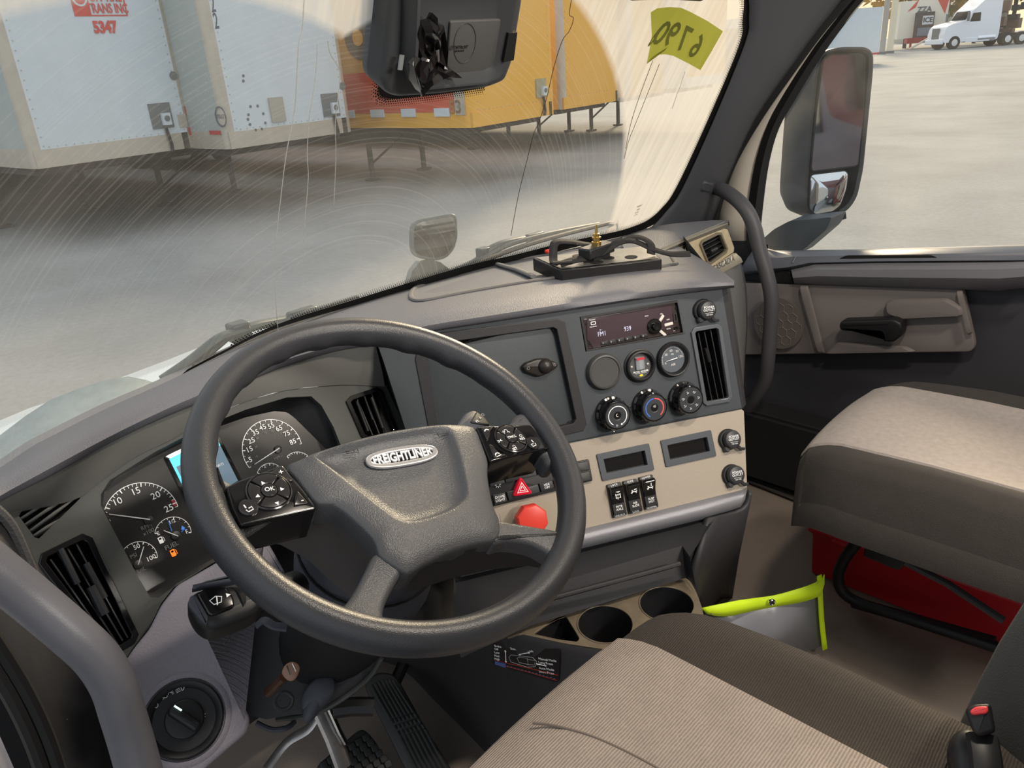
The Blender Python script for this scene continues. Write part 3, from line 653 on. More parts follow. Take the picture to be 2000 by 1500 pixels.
# fascia plate with openings
def fp(l, h=0): return FP.P(l, h)
fas_o = [(-60, 1062), (5, 1004), (60, 995), (100, 987), (157, 970), (196, 940), (266, 891), (332, 859), (425, 807), (485, 782), (560, 761), (665, 751), (754, 753), (792, 836), (830, 930), (700, 1050), (560, 1050), (420, 1097), (345, 1140), (315, 1178), (292, 1225), (262, 1262), (234, 1303), (216, 1273), (90, 1152), (42, 1050), (-40, 1110)]
mouth = [(293, 1166), (265, 1118), (197, 988), (197, 965), (214, 938), (300, 884), (400, 832), (480, 800), (560, 776), (608, 774), (628, 792), (652, 835), (700, 960), (560, 1030), (415, 1100), (330, 1153), (308, 1168)]
vent1 = [(84, 1100), (88, 1085), (160, 1050), (174, 1056), (262, 1240), (258, 1250), (222, 1272), (212, 1268)]
vent2 = [(680, 786), (686, 779), (735, 762), (742, 766), (770, 838), (768, 846), (716, 856), (708, 850)]
louv = [(37, 1008), (42, 999), (138, 939), (145, 940), (157, 967), (156, 974), (76, 1052), (68, 1050)]
g = plate([fp(fas_o), fp(mouth), fp(vent1), fp(vent2), fp(louv)], -.008, 0)
part('driver_fascia', ([FP.w(*p) for p in g[0]], g[1]), M_fas, dash, world=True, ang=30)
# lighter top zone of the fascia around the small louvre
# dark tube of the instrument opening
GF = PL(FP.w(0, 0, -.035), FP.u, FP.n)
glo = [(283, 1158), (258, 1115), (200, 985), (204, 962), (226, 934), (300, 893), (400, 843), (480, 815), (535, 803), (560, 805), (575, 816), (640, 880), (690, 960), (556, 1024), (409, 1095), (330, 1140), (300, 1156)]
ringA = [FP.w(*q, 0) for q in FP.P(mouth)]; ringM = [FP.w(*q, -.012) for q in FP.P(mouth, -.012)]
G_ = [GF.w(*q, 0) for q in GF.P(glo)]
part('instrument_hood', rings2([[tuple(q) for q in ringA], [tuple(q) for q in ringM], [tuple(a*.25+b*.75) for a, b in zip(ringM, G_)], [tuple(q) for q in G_]], False, False), M_blk, dash, world=True, ang=50)
part('seam_filler', rings2([[tuple(FP.w(*FP.loc(*p, -.006))) for p in ((722, 655), (752, 648), (806, 838), (840, 930), (760, 930))]], True, False), M_hole, dash, world=True)
part('fascia_seam', tube([FP.w(*FP.loc(735, 672, .012)), FP.w(*FP.loc(792, 838, .006))], .0012, 6), M_hole, dash, world=True)

M_vane = mat('vane_black', s2l(38, 38, 40), .35)
# ---------------- vents
def vent(label, pl, outl, vanes, knobs=(), frame_m=None, depth=.045, group=None, horizontal=False, fw=.0035, nv=None):
    c = np.mean(np.array(outl), 0); fr = pl.at(*c)
    P = fr.P(outl)
    if area2(P) < 0: P = P[::-1]
    r = root('air_vent', label, 'air vent', fr=fr, group=group)
    part('vent_frame', plate([inset(P, -fw), inset(P, fw*.6)], -.004, .004, .0008), frame_m or M_blkg, r)
    ins = inset(P, 0)
    part('vent_box', rings2([[(a, b, -.001) for a, b in ins], [(a, b, -depth) for a, b in ins]], False, True), M_hole, r, smooth=False)
    for a, b in vanes:
        pa, pb = fr.loc(*a, -.004), fr.loc(*b, -.004)
        A, B = np.array(pa), np.array(pb); t = nrm(B-A); s = np.cross(t, (0, 0, 1)); s = s*.0011
        dz = np.array([.004, .0, -.02]) if not horizontal else np.array([0, .004, -.02])
        v = [A+s, A-s, B-s, B+s, A+s+dz, A-s+dz, B-s+dz, B+s+dz]
        part('vane', ([tuple(q) for q in v], [(0, 1, 2, 3), (7, 6, 5, 4), (0, 3, 7, 4), (1, 5, 6, 2), (0, 4, 5, 1), (3, 2, 6, 7)]), M_vane, r, bevel=.0005)
    for a, b, w in knobs:
        pa, pb = fr.loc(*a, .001), fr.loc(*b, .001)
        part('slider', tube([pa, pb], w, 8), M_blk, r)
    return r
vent('tall black air vent left of the instrument cluster, behind the grab handle', FP, vent1, [((112, 1078), (232, 1262)), ((130, 1068), (240, 1252)), ((148, 1060), (250, 1246)), ((98, 1092), (222, 1268))], [((118, 1072), (152, 1140), .0042), ((168, 1100), (205, 1168), .0042), ((178, 1145), (205, 1200), .006)], group=None)
vent('small black air vent right of the speedometer, beside the panel seam', FP, vent2, [((697, 778), (729, 852)), ((712, 773), (742, 850)), ((726, 768), (756, 848))], [((697, 784), (719, 842), .0028), ((726, 776), (748, 836), .0032), ((712, 775), (728, 820), .0016)])
lf = FP.at(97, 995); L_ = lf.P(louv)
lr = root('air_vent', 'small slotted grey louvre at the far left end of the fascia', 'air vent', fr=lf)
part('vent_box', rings2([[(a, b, 0) for a, b in L_], [(a, b, -.02) for a, b in L_]], False, True), M_hole, lr, smooth=False)
for a, b in [((40, 1014), (145, 946)), ((48, 1026), (150, 958)), ((58, 1038), (154, 968)), ((64, 1048), (120, 1012))]:
    pa, pb = np.array(lf.loc(*a, -.001)), np.array(lf.loc(*b, -.001)); pm = (pa+pb)/2
    part('vane', ribbon([pa, pm, pb], [.003, .0045, .001], (.2, -.5, 1)), M_brow, lr, solid=.001)

# ---------------- centre panel (slate)
pan = [(733, 655), (1407, 548), (1449, 799), (1104, 867), (900, 905), (800, 905), (792, 838)]
cv_ring = [(806, 700), (815, 652), (1088, 622), (1102, 628), (1144, 830), (1136, 838), (1090, 852), (845, 905), (838, 895)]
g = plate([PB.P(pan), PB.P([(828, 705), (838, 665), (1085, 632), (1095, 636), (1134, 822), (1128, 834), (870, 893), (858, 888)])], -.01, 0)
radio_q = [(1132, 619), (1323, 586), (1335, 652), (1143.5, 687)]
vent3 = [(1353, 650), (1357, 644), (1398, 637), (1404, 641), (1424, 773), (1421, 780), (1380, 787), (1376, 784)]
g = plate([PB.P(pan), PB.P([(828, 705), (838, 665), (1085, 632), (1095, 636), (1134, 822), (1128, 834), (870, 893), (858, 888)]), PB.P(vent3), PB.P(radio_q)], -.01, 0)
part('centre_panel', ([PB.w(*p) for p in g[0]], g[1]), M_pan, dash, world=True, ang=30)
# access cover with its bezel
AC = PL(PB.w(0, 0, -.010), PB.u, PB.n)
g = plate([PB.P([(812, 702), (822, 655), (1088, 624), (1102, 630), (1144, 828), (1138, 840), (870, 900), (850, 900)]), PB.P([(834, 706), (843, 671), (1080, 638), (1088, 642), (1126, 818), (1120, 828), (876, 886), (864, 880)])], -.012, .002, .0012)
part('cover_bezel', ([PB.w(*p) for p in g[0]], g[1]), M_dk, dash, world=True)
cov = prism(roundpoly(AC.P([(826, 690), (1090, 628), (1132, 836), (862, 905)]), .006), -.004, 0, .001)
acv = part('access_cover', ([AC.w(*p) for p in cov[0]], cov[1]), mat('cover_slate_plastic', s2l(56, 62, 66), .5, bump=.1, bscale=900, noise=.07, nscale=10), dash, world=True)
def screw(px, py, pl, h, par, r=.0048, m=None, n=6):
    f = pl.at(px, py, h); v = lathe([(r, 0), (r, .0015), (r*.7, .0032), (r*.55, .0032), (r*.5, .0012)], 16)
    return part('screw', ([f.w(*p) for p in v[0]], v[1]), m or M_blk, par, world=True)
screw(1083, 643, AC, .001, acv); screw(1113, 827, AC, .001, acv)
# diamond shaped microphone mount with a ball
mf_ = AC.at(1052, 717, .001)
mm = [(1017, 716), (1024, 708), (1046, 700), (1062, 699), (1084, 707), (1088, 713), (1080, 721), (1058, 733), (1050, 735), (1025, 727)]
v = prism(roundpoly(mf_.P(mm), .003), 0, .009, .004)
mnt = part('mount_plate', ([mf_.w(*p) for p in v[0]], v[1]), mat('mount_black', s2l(40, 36, 34), .4), dash, world=True)
v = lathe([(.0135*math.cos(a), .006+.013*math.sin(a)) for a in np.linspace(0, 1.45, 7)], 20, *mf_.loc(1062, 714)[:2]); part('mount_ball', ([mf_.w(*p) for p in v[0]], v[1]), MATS['mount_black'], mnt, world=True)
for p in ((1031, 719), (1082, 712)): screw(*p, AC, .008, mnt, .0035, M_met)
# panel edge cap and canted right side
side = [[tuple(PB.w(*PB.loc(*p))) for p in [(1407, 552), (1428, 680), (1449, 799)]], [tuple(PB.w(*PB.loc(*p, -.002))) for p in [(1417, 550), (1438, 680), (1453, 795)]], [tuple(PB.w(*PB.loc(*p, -.04))) for p in [(1424, 548), (1443, 680), (1457, 790)]]]
part('panel_end', grid(side), M_dk, dash, world=True)

# ---------------- tan switch panel
tan = [(870, 912), (1104, 866), (1448, 799), (1453, 803), (1459, 952), (1452, 957), (1147, 1031), (985, 1070), (900, 1090)]
disp1 = [(1166, 889), (1265, 868), (1275, 916), (1177, 937)]; disp2 = [(1291, 862), (1386, 842), (1396, 889), (1301, 910)]
sw_b = [(948, 927), (1058, 905), (1080, 962), (1084, 965), (975, 988), (930, 998)]
g = plate([PT.P(tan), PT.P(inset(disp1, 2)), PT.P(inset(disp2, 2))], -.01, 0)
part('tan_panel', ([PT.w(*p) for p in g[0]], g[1]), M_tan, dash, world=True, ang=30)
# lip of the tan panel under the slate panel (step)
st = [[tuple(PT.w(*PT.loc(*p))) for p in [(870, 912), (1104, 866), (1449, 799)]], [tuple(PT.w(*PT.loc(*p, .004))) for p in [(870, 910), (1104, 864), (1449, 797)]], [tuple(PB.w(*PB.loc(*p, 0))) for p in [(870, 908), (1104, 862), (1449, 795)]]]
part('panel_lip', grid(st), M_pan, dash, world=True)
# silver grey rail under the tan panel
rl = []
for t, h in ((0, 0), (.12, .010), (.45, .017), (.8, .013), (1.0, -.004)):
    rl.append([tuple(PT.w(*PT.loc(a[0]*(1-t)+b[0]*t, a[1]*(1-t)+b[1]*t, h))) for a, b in zip([(900, 1092), (1147, 1031), (1380, 974), (1452, 956), (1460, 951)], [(900, 1128), (1138, 1072), (1376, 1014), (1446, 992), (1455, 978)])])
part('silver_rail', grid(rl), M_str, dash, world=True, ang=60)
tl_ = [PT.w(*PT.loc(*p)) for p in ((900, 1128), (1138, 1072), (1376, 1014), (1446, 992), (1456, 978))]
CZ = 1.6
lo = [onz(*p, CZ+.01) for p in ((900, 1285), (1036, 1222), (1312, 1137), (1345, 1127), (1360, 1150))]
back = [[tuple(a) for a in tl_], [tuple(a+np.array([.02, .04, -.01])) for a in tl_], [tuple(b+np.array([.01, .02, .05])) for b in lo], [tuple(b) for b in lo]]
part('lower_pocket_wall', grid(back), M_dk, dash, world=True, ang=50)
for q in (((1000, 1190), (1107, 1161), (1290, 1112), (1328, 1101)),):
    part('pocket_ridge', tube([onz(*p, CZ+.055) for p in q], .004, 8), M_dk, dash, world=True)
# right leg of the centre stack down to the floor
fl_ = [onz(*p, FZ) for p in ((1368, 1210), (1400, 1168), (1425, 1162))]
leg = [[tuple(PT.w(*PT.loc(*p))) for p in ((1376, 1010), (1446, 990), (1461, 955))], [tuple(q) for q in (onz(1340, 1128, CZ), onz(1392, 1100, 1.5), onz(1437, 1080, 1.45))], [tuple(q) for q in fl_]]
part('centre_stack_leg', grid([[tuple(q) for q in smooth(r, 4)] for r in leg]), M_dk, dash, world=True, ang=60, solid=.01)
sd = [[tuple(PB.w(*PB.loc(*p))) for p in ((1407, 550), (1450, 800))]+[tuple(PT.w(*PT.loc(1460, 955)))]+[tuple(fl_[2])], [tuple(PB.w(*PB.loc(*p))+np.array([.28, .25, 0])) for p in ((1407, 550), (1450, 800))]+[tuple(PT.w(*PT.loc(1460, 955))+np.array([.28, .25, 0]))]+[tuple(fl_[2]+np.array([.28, .25, 0]))]]
part('centre_stack_side', grid(sd), M_dk, dash, world=True, ang=50)
part('lower_dash_backing', box(.62, 1.09, 1.62, 1.0, .04, .42), M_drk, dash, world=True)

# ---------------- knee panel with headlamp switch
KP = PL(at(360, 1405, 1.05), (1, -.12, 0), (-.16, -math.cos(math.radians(44)), math.sin(math.radians(44))))
kn = [(234, 1305), (262, 1264), (292, 1227), (315, 1180), (345, 1142), (420, 1099), (470, 1068), (520, 1050), (560, 1120), (400, 1190), (401, 1215), (430, 1272), (487, 1398), (489, 1408), (484, 1430), (400, 1502), (330, 1570), (312, 1560), (290, 1480), (262, 1390)]
v = prism(roundpoly(KP.P(kn), .006), -.03, 0, .006)
part('knee_panel', ([KP.w(*p) for p in v[0]], v[1]), M_knee, dash, world=True)
kr = [KP.w(*KP.loc(360, 1405, 0))]
v = lathe([(.052, .0005), (.049, .003), (.0455, .0035), (.0445, .001)], 48, *KP.loc(360, 1405)[:2]); part('switch_surround', ([KP.w(*p) for p in v[0]], v[1]), M_knee, dash, world=True)
hs = root('headlamp_switch', 'round black headlamp switch on the grey panel below the left air vent', 'light switch', fr=KP.at(360, 1405, .001))
part('bezel', lathe([(.0435, 0), (.0435, .004), (.041, .007), (.038, .006), (.034, .002), (.0, .001)], 48, cap1=False), M_blk, hs)
kb = MB().add(prism(circ(.0215, 36), 0, .008, .002)); ca = 1.05
kb.add(prism(roundpoly([(-.0215*math.cos(a)*1+0, 0) for a in (0,)]+[(-.019, -.006), (.019, -.006), (.0205, 0), (.019, .006), (-.019, .006)], .004), .002, .020, .004))
k_ = part('knob', kb, M_blk, hs); c_, s_ = math.cos(-1.15+PI), math.sin(-1.15+PI)
k_.data.transform(Matrix.Rotation(-1.05, 4, 'Z'))
part('indicator', box(-.0, .0, 0, .002, .010, .0006), mat('lamp_white', (.8, 1, .95), .4, emit=(.7, 1, .9), es=1.2), hs).data.transform(Matrix.Translation((-.002, .0135, .0222)) @ Matrix.Rotation(.52, 4, 'Z'))
sy = MB().add(tube([(-.021+.0023*math.cos(a), .030+.0033*math.sin(a), .0034) for a in np.linspace(0, 2*PI, 12)[:-1]], .0004, 4, closed=True))
sy.add(arc(.003, -90, 90, .0008, 8, .0034, .0095, .0335)).add(([(.0090, .0302, .0034), (.0098, .0302, .0034), (.0098, .0368, .0034), (.0090, .0368, .0034)], [(0, 1, 2, 3)]))
for k in range(4): sy.add(box(.0055, .031+.0017*k, .0034, .005, .0006, .0002))
for k in (-1, 1):
    sy.add(arc(.0018, 90*k-90, 90*k+90, .0006, 6, .0034, -.006+k*.0025, .0335))
    for j in range(3): sy.add(box(-.006+k*.0055, .0318+.0016*j, .0034, .002, .0005, .0002))
sy.add(arc(.002, 0, 360, .0005, 12, .0034, .018, -.006))
for k in range(8): sy.add(tube([(.018+q*math.cos(k*PI/4), -.006+q*math.sin(k*PI/4), .0034) for q in (.003, .0043)], .0003, 4))
part('symbols', sy, M_prt, hs, smooth=False)
# ================================================================ INSTRUMENT CLUSTER
cf = GF.at(430, 960); clu = root('instrument_cluster', 'black instrument cluster with white-ringed dials behind the steering wheel', 'instrument cluster', fr=cf)
def gl(*p, h=0.0012): return cf.loc(*p, h)
part('dial_face', prism(roundpoly(cf.P(glo), .004), -.004, 0), mat('cluster_black_gloss', s2l(30, 30, 31), .22), clu)
def circ3(pts):
    P = [cf.loc(*p)[:2] for p in pts]; A = np.array([[2*(P[i][0]-P[0][0]), 2*(P[i][1]-P[0][1])] for i in (1, 2)]); b = np.array([P[i][0]**2+P[i][1]**2-P[0][0]**2-P[0][1]**2 for i in (1, 2)])
    c = np.linalg.solve(A, b); return c[0], c[1], math.hypot(P[0][0]-c[0], P[0][1]-c[1]), P
def ang(c, p): return math.degrees(math.atan2(p[1]-c[1], p[0]-c[0]))
def gauge(pts, w=.0009, ticks=(), name='dial_ring', m=None, major=.004, th=.0009, a_fix=None):
    cx, cy, R, P = circ3(pts); a0 = ang((cx, cy), P[0]); a1 = ang((cx, cy), P[2])
    if a0 < a1: a0 += 360
    if a_fix: a0, a1 = a_fix
    g = MB().add(arc(R, a0, a1, w, 40, .0012, cx, cy))
    for t in ticks:
        a = math.radians(a0+(a1-a0)*t[0]); l = t[1]; tw = t[2]
        u = np.array([math.cos(a), math.sin(a)]); s = np.array([-u[1], u[0]])*tw/2; o = np.array([cx, cy])
        q = [o+u*R+s, o+u*R-s, o+u*(R-l)-s, o+u*(R-l)+s]; g.add(([(*p, .0012) for p in q], [(0, 1, 2, 3)]))
    part(name, g, m or M_wht, clu, smooth=False); return cx, cy, R, a0, a1
def needle(a, b, w, name='needle', m=None):
    A, B = np.array(gl(*a, h=.004)), np.array(gl(*b, h=.004)); part(name, ribbon([A, (A+B)/2, B], [w*.6, w, w*1.2], (0, 0, 1)), m or M_wht, clu, solid=.0006)
def num(s, px, py, size, m=None, name='numeral', rot=0, **k):
    x, y, _ = gl(px, py); g = text(s, size, .0001, x, y, .0014, **k); return part(name, g, m or M_wht, clu, smooth=False)
tk = [(i/22, .004 if (i-1) % 5 else .0055, .0007 if (i-1) % 5 else .0014) for i in range(23)]
t = gauge([(203, 1000), (279, 943), (347, 989)], ticks=tk)
cx, cy, R, a0, a1 = t
part('red_zone', arc(R-.003, a1+14, a1+2, .004, 8, .0011, cx, cy), mat('red_zone', s2l(170, 30, 50), .5), clu, smooth=False)
nb = MB()
for s, px, py in (('5', 211, 1016), ('10', 229, 980), ('15', 265, 960), ('20', 304, 968), ('25', 330, 993)): nb.add(text(s, .0125, .0001, *gl(px, py)[:2], .0014))
part('tachometer_numerals', nb, M_wht, clu, smooth=False); nb = MB()
for s, px, py in (('5', 489, 898), ('15', 487, 878), ('25', 491, 861), ('35', 499, 845), ('45', 513, 835), ('55', 529.5, 832), ('65', 545, 837), ('75', 560, 847), ('85', 572, 863)): nb.add(text(s, .0110, .0001, *gl(px, py)[:2], .0014))
part('speedometer_numerals', nb, M_wht, clu, smooth=False); nb = MB()
for s, px, py, z in (('50', 267, 1068, .0085), ('100', 295, 1090, .0085), ('E', 309, 1042, .0075), ('F', 365, 1039, .0075), ('1/2', 336, 1019, .0070), ('2', 517, 911, .007)): nb.add(text(s, z, .0001, *gl(px, py)[:2], .0014))
part('small_dial_numerals', nb, M_wht, clu, smooth=False)
gb_ = MB()
for s, px, py, z in (('RPM\nx100', 288, 1034, .0075), ('PSI', 261, 1086, .0075), ('OIL', 276, 1113, .0075), ('FUEL', 335, 1066, .0085), ('MPH', 543, 894, .0065), ('10', 500, 892, .005), ('30', 500, 873, .005), ('50', 503, 856, .005), ('70', 518, 846, .005), ('90', 532, 843, .005), ('110', 546, 848, .005)): gb_.add(text(s, z, .0001, *gl(px, py)[:2], .0013))
part('dial_captions', gb_, M_gry, clu, smooth=False)
tk = [(i/18, .003 if (i-1) % 2 else .0045, .0006 if (i-1) % 2 else .0013) for i in range(19)]
gauge([(486.5, 914), (528.5, 819.7), (588, 867)], ticks=tk)
tk = [(i/8, .0025 if i % 4 else .0035, .0006 if i % 4 else .0012) for i in range(9)]
gauge([(302, 1042), (336, 1010), (373, 1040)], .0007, tk); gauge([(239, 1077), (273, 1058), (307, 1089)], .0007, tk); gauge([(502, 924), (528, 905), (552, 922)], .0007, tk); gauge([(560, 892), (582, 883), (600, 890)], .0007, tk)
needle((213, 1004), (293, 1014.5), .0013); needle((497, 907), (546, 875), .0014); needle((320, 1036), (348, 1047), .001); needle((281, 1067), (270, 1103), .001)
needle((329, 1017), (336, 1038), .0008, m=mat('blue_print', s2l(60, 120, 200), .5, emit=s2l(60, 120, 200), es=.4))
for px, py in ((290, 1016), (543, 878), (343, 1046), (270, 1103)): part('needle_hub', lathe([(.006, .001), (.006, .003), (.004, .0036)], 20, *gl(px, py)[:2]), M_blk, clu)
def pump(px, py, m, s=.009):
    x, y, _ = gl(px, py); g = MB().add(plate([rrect(s*.62, s, s*.1, 2, x, y), rrect(s*.36, s*.28, .0003, 1, x, y+s*.22)], .0010, .0014)).add(tube([(x+s*.35, y-s*.3, .0013), (x+s*.5, y-s*.35, .0013), (x+s*.5, y+s*.2, .0013), (x+s*.36, y+s*.36, .0013)], .0004, 4))
    part('fuel_symbol', g, m, clu, smooth=False)
pump(314, 1055, M_wht); pump(338, 1080, mat('amber_lamp', s2l(235, 120, 30), .5, emit=s2l(235, 110, 20), es=1.0), .0095)
x, y, _ = gl(358, 1033); part('def_symbol', MB().add(tube([(x-.004, y-.003, .0013), (x, y-.001, .0013), (x+.004, y-.003, .0013)], .0005, 4)).add(prism([(x-.003, y), (x, y+.005), (x+.003, y), (x, y-.001)], .001, .0013)), MATS['blue_print'], clu, smooth=False)
# display
lc = [(330, 896), (421.6, 852.5), (465, 939), (376, 988)]
part('display_frame', prism(roundpoly(cf.P([(318, 893), (424, 843), (476, 944), (372, 1000)]), .004), 0, .0012, .0006), M_blkg, clu)
LP = [np.array(gl(*p, h=.0016)) for p in lc]; tl, tr, br, bl = LP
def lq(t0, t1, s0=0, s1=1, dz=0): f = lambda s, t: tuple((tl*(1-s)+tr*s)*(1-t)+(bl*(1-s)+br*s)*t+np.array([0, 0, dz])); return [f(s0, t0), f(s1, t0), f(s1, t1), f(s0, t1)], [(0, 1, 2, 3)]
def lcdm():
    m = mat('display_slate_blue', (.05, .07, .09), .25, emit=s2l(96, 124, 142), es=.75); return m
dsp = part('display', lq(0, 1), lcdm(), clu, smooth=False)
part('title_bar', lq(0, .20, dz=.0003), mat('display_cyan', (.05, .4, .5), .3, emit=s2l(70, 205, 232), es=.95), dsp, smooth=False)
part('side_bar', lq(.2, .52, 0, .05, dz=.0003), MATS['display_cyan'], dsp, smooth=False)
dt = MB()
for s, px, py in (('Idle', 408, 905), ('Shutdown', 414, 914), ('secs', 412, 930)): dt.add(text(s, .0085, .0001, *gl(px, py)[:2], .0022))
part('display_text', dt, M_wht, dsp, smooth=False)

# ================================================================ RADIO
rf = PB.at(1233, 637, -.006); R_ = root('car_radio', 'single slot car radio with lit FM1 display at the top of the centre panel', 'radio', fr=rf)
rq = rf.P(radio_q)
part('surround', plate([inset(rf.P(radio_q), 0) if area2(rf.P(radio_q)) > 0 else inset(rf.P(radio_q)[::-1], 0), roundpoly([(a*.965, b*.90) for a, b in rq], .002)], -.02, .006, .0006), M_blk, R_)
part('body', box(0, 0, -.04, .178, .052, .06), M_hole, R_)
part('face', prism(roundpoly([(a*.955, b*.88) for a, b in rq], .003), -.008, 0, .001), mat('radio_face', s2l(62, 52, 52), .3, metal=.3), R_)
def rl_(px, py, h=0): return rf.loc(px, py, h)
part('display', prism(roundpoly(rf.P([(1146, 622), (1310, 594), (1316, 640), (1262, 650), (1262, 655), (1158, 680), (1152, 668), (1146, 664)]), .002), -.001, .0012, .0003), mat('radio_window', s2l(66, 54, 60), .08, coat=.5), R_)
M_lcd = mat('lcd_pale', s2l(190, 190, 215), .4, emit=s2l(150, 150, 180), es=.55)
rt = MB()
for s, px, py, z in (('FM1', 1175, 652, .0115), ('939', 1225, 642, .0115), ('ST', 1172, 645, .004)): rt.add(text(s, z, .0001, *rl_(px, py)[:2], .0016, sx=.8))
part('display_text', rt, M_lcd, R_, smooth=False)
rt = MB()
for s, px, py, z in (('Pioneer', 1156, 624, .0038), ('MIXTRAX', 1158, 638, .003), ('MENU', 1262, 617, .0025), ('SRC', 1291, 613, .003), ('DISP', 1304, 624, .003), ('BAND', 1305, 642, .003), ('AUX', 1316, 646, .002)): rt.add(text(s, z, .0001, *rl_(px, py)[:2], .0018))
rt.add(plate([rrect(.009, .0055, .001, 2, *rl_(1158, 631)[:2]), rrect(.007, .0036, .0008, 2, *rl_(1158, 631)[:2])], .0014, .0018))
part('face_lettering', rt, M_wht, R_, smooth=False)
rk = rl_(1277, 637)
part('volume_knob', lathe([(.0135, 0), (.0135, .004), (.012, .0055), (.0075, .0058), (.0068, .011), (.0055, .012), (0, .0115)], 32, *rk[:2], cap1=False), M_blkg, R_)
for i in range(6):
    a, b = (1174+i*15.6, 671-i*2.9), (1186+i*15.6, 668.6-i*2.9)
    cx, cy = [(p+q)/2 for p, q in zip(rl_(*a)[:2], rl_(*b)[:2])]; bt = part('preset_button', prism(rrect(.0135, .0062, .0008, 2, cx, cy), 0, .0026, .0006), M_blk, R_)
    part('preset_number', text(str(i+1), .0035, .0001, cx-.003, cy, .0028), M_wht, bt, smooth=False)
for px, py, rot in ((1290, 623, .85), (1305, 633, .08), (1293, 650, -.8)):
    x, y, _ = rl_(px, py); c, s = math.cos(rot), math.sin(rot)
    part('key', prism([(x+a*c-b*s, y+a*s+b*c) for a, b in rrect(.0165, .0052, .001, 2)], 0, .0028, .0006), mat('pale_key', s2l(205, 198, 192), .4), R_)
x, y, _ = rl_(1318, 620); part('usb_slot', plate([rrect(.007, .016, .001, 2, x, y), rrect(.0035, .012, .0005, 1, x, y)], 0, .002), M_blk, R_)
x, y, _ = rl_(1320, 641); part('aux_socket', lathe([(.0036, 0), (.0036, .0018), (.0022, .0018), (.0020, 0)], 18, x, y), M_blkg, R_)
for p in ((1145, 632), (1152, 671), (1320, 602), (1328, 639)): part('screw', lathe([(.0022, 0), (.0022, .001), (.0012, .0012)], 12, *rl_(*p)[:2]), M_hole, R_)

# ================================================================ ROUND GAUGES
def bezel(pl, px, py, r, label, name, cat, m=M_blk, h=0.0):
    f = pl.at(px, py, h); o = root(name, label, cat, fr=f); return o, f
o, f = bezel(PB, 1178, 725, .031, 'blank round black cover plug left of the filter gauge', 'blanking_plug', 'cover plug')
part('plug', lathe([(.0315, 0), (.0315, .006), (.029, .010), (.0265, .0105), (.0250, .0085), (0, .008)], 48, cap1=False), mat('plug_plastic', s2l(66, 66, 66), .42), o)
o, f = bezel(PB, 1249, 714, .027, 'round air filter gauge with clear sight glass and yellow dot', 'filter_gauge', 'gauge')
part('bezel', lathe([(.0300, 0), (.0300, .002), (.0275, .003), (.0265, .0085), (.024, .0095), (.0225, .008), (.0220, .001), (0, .0005)], 48, cap1=False), M_blk, o)
part('face', prism(circ(.0218, 36), 0, .001), mat('gauge_face_grey', s2l(70, 72, 74), .4), o)
part('sight_glass', tube([(.000, -.006, .003), (.000, .015, .003)], .0085, 16, flat=.4), mat('sight_tube', (.55, .6, .65), .1, metal=.6), o)
part('red_band', box(.0, .013, .0068, .015, .004, .0004), mat('red_print', s2l(190, 40, 60), .5), o)
part('lettering', MB().add(text('FILTER MINDER', .0042, .0001, .001, -.0105, .0015, bold=.0001)).add(text('AIR FILTER RESTRICTION', .0019, .0001, .001, -.0135, .0015)), M_wht, o, smooth=False)
part('yellow_dot', prism(circ(.0035, 14, .001, -.0175, .0018), .0011, .0016), mat('yellow_print', s2l(235, 215, 30), .5), o)
for s in (-1, 1): part('screw', lathe([(.0026, 0), (.0026, .0022), (.0012, .0024)], 14, s*.0155, .0), M_met, o)
o, f = bezel(PB, 1313, 701, .03, 'round air pressure gauge in psi with white needle', 'air_pressure_gauge', 'gauge')
part('bezel', lathe([(.0310, 0), (.0310, .007), (.0285, .0105), (.0265, .0100), (.0240, .004), (.0235, .001), (0, .0008)], 48, cap1=False), M_blk, o)
part('face', prism(circ(.0235, 36), 0, .0015), mat('gauge_face_slate', s2l(84, 90, 98), .4), o)
g = MB().add(arc(.021, 200, 20, .0003, 30, .0018))
for i in range(25):
    a = math.radians(195-i*8); g.add(tube([(q*math.cos(a), q*math.sin(a), .0019) for q in (.0195, .0215)], .0003, 4))
for s, a in (('0', 200), ('30', 142), ('60', 98), ('70', 52), ('120', 8)): g.add(text(s, .0058, .0001, .0155*math.cos(math.radians(a)), .0155*math.sin(math.radians(a)), .0019))
g.add(text('AIR', .0058, .0001, 0, -.010, .0019)).add(text('PSI', .0042, .0001, 0, .0085, .0019)); part('markings', g, M_prt, o, smooth=False)
part('needle', ribbon([(-.014, -.002, .004), (0, 0, .004), (.008, .001, .004)], [.0008, .0016, .0018], (0, 0, 1)), M_wht, o, solid=.0005)

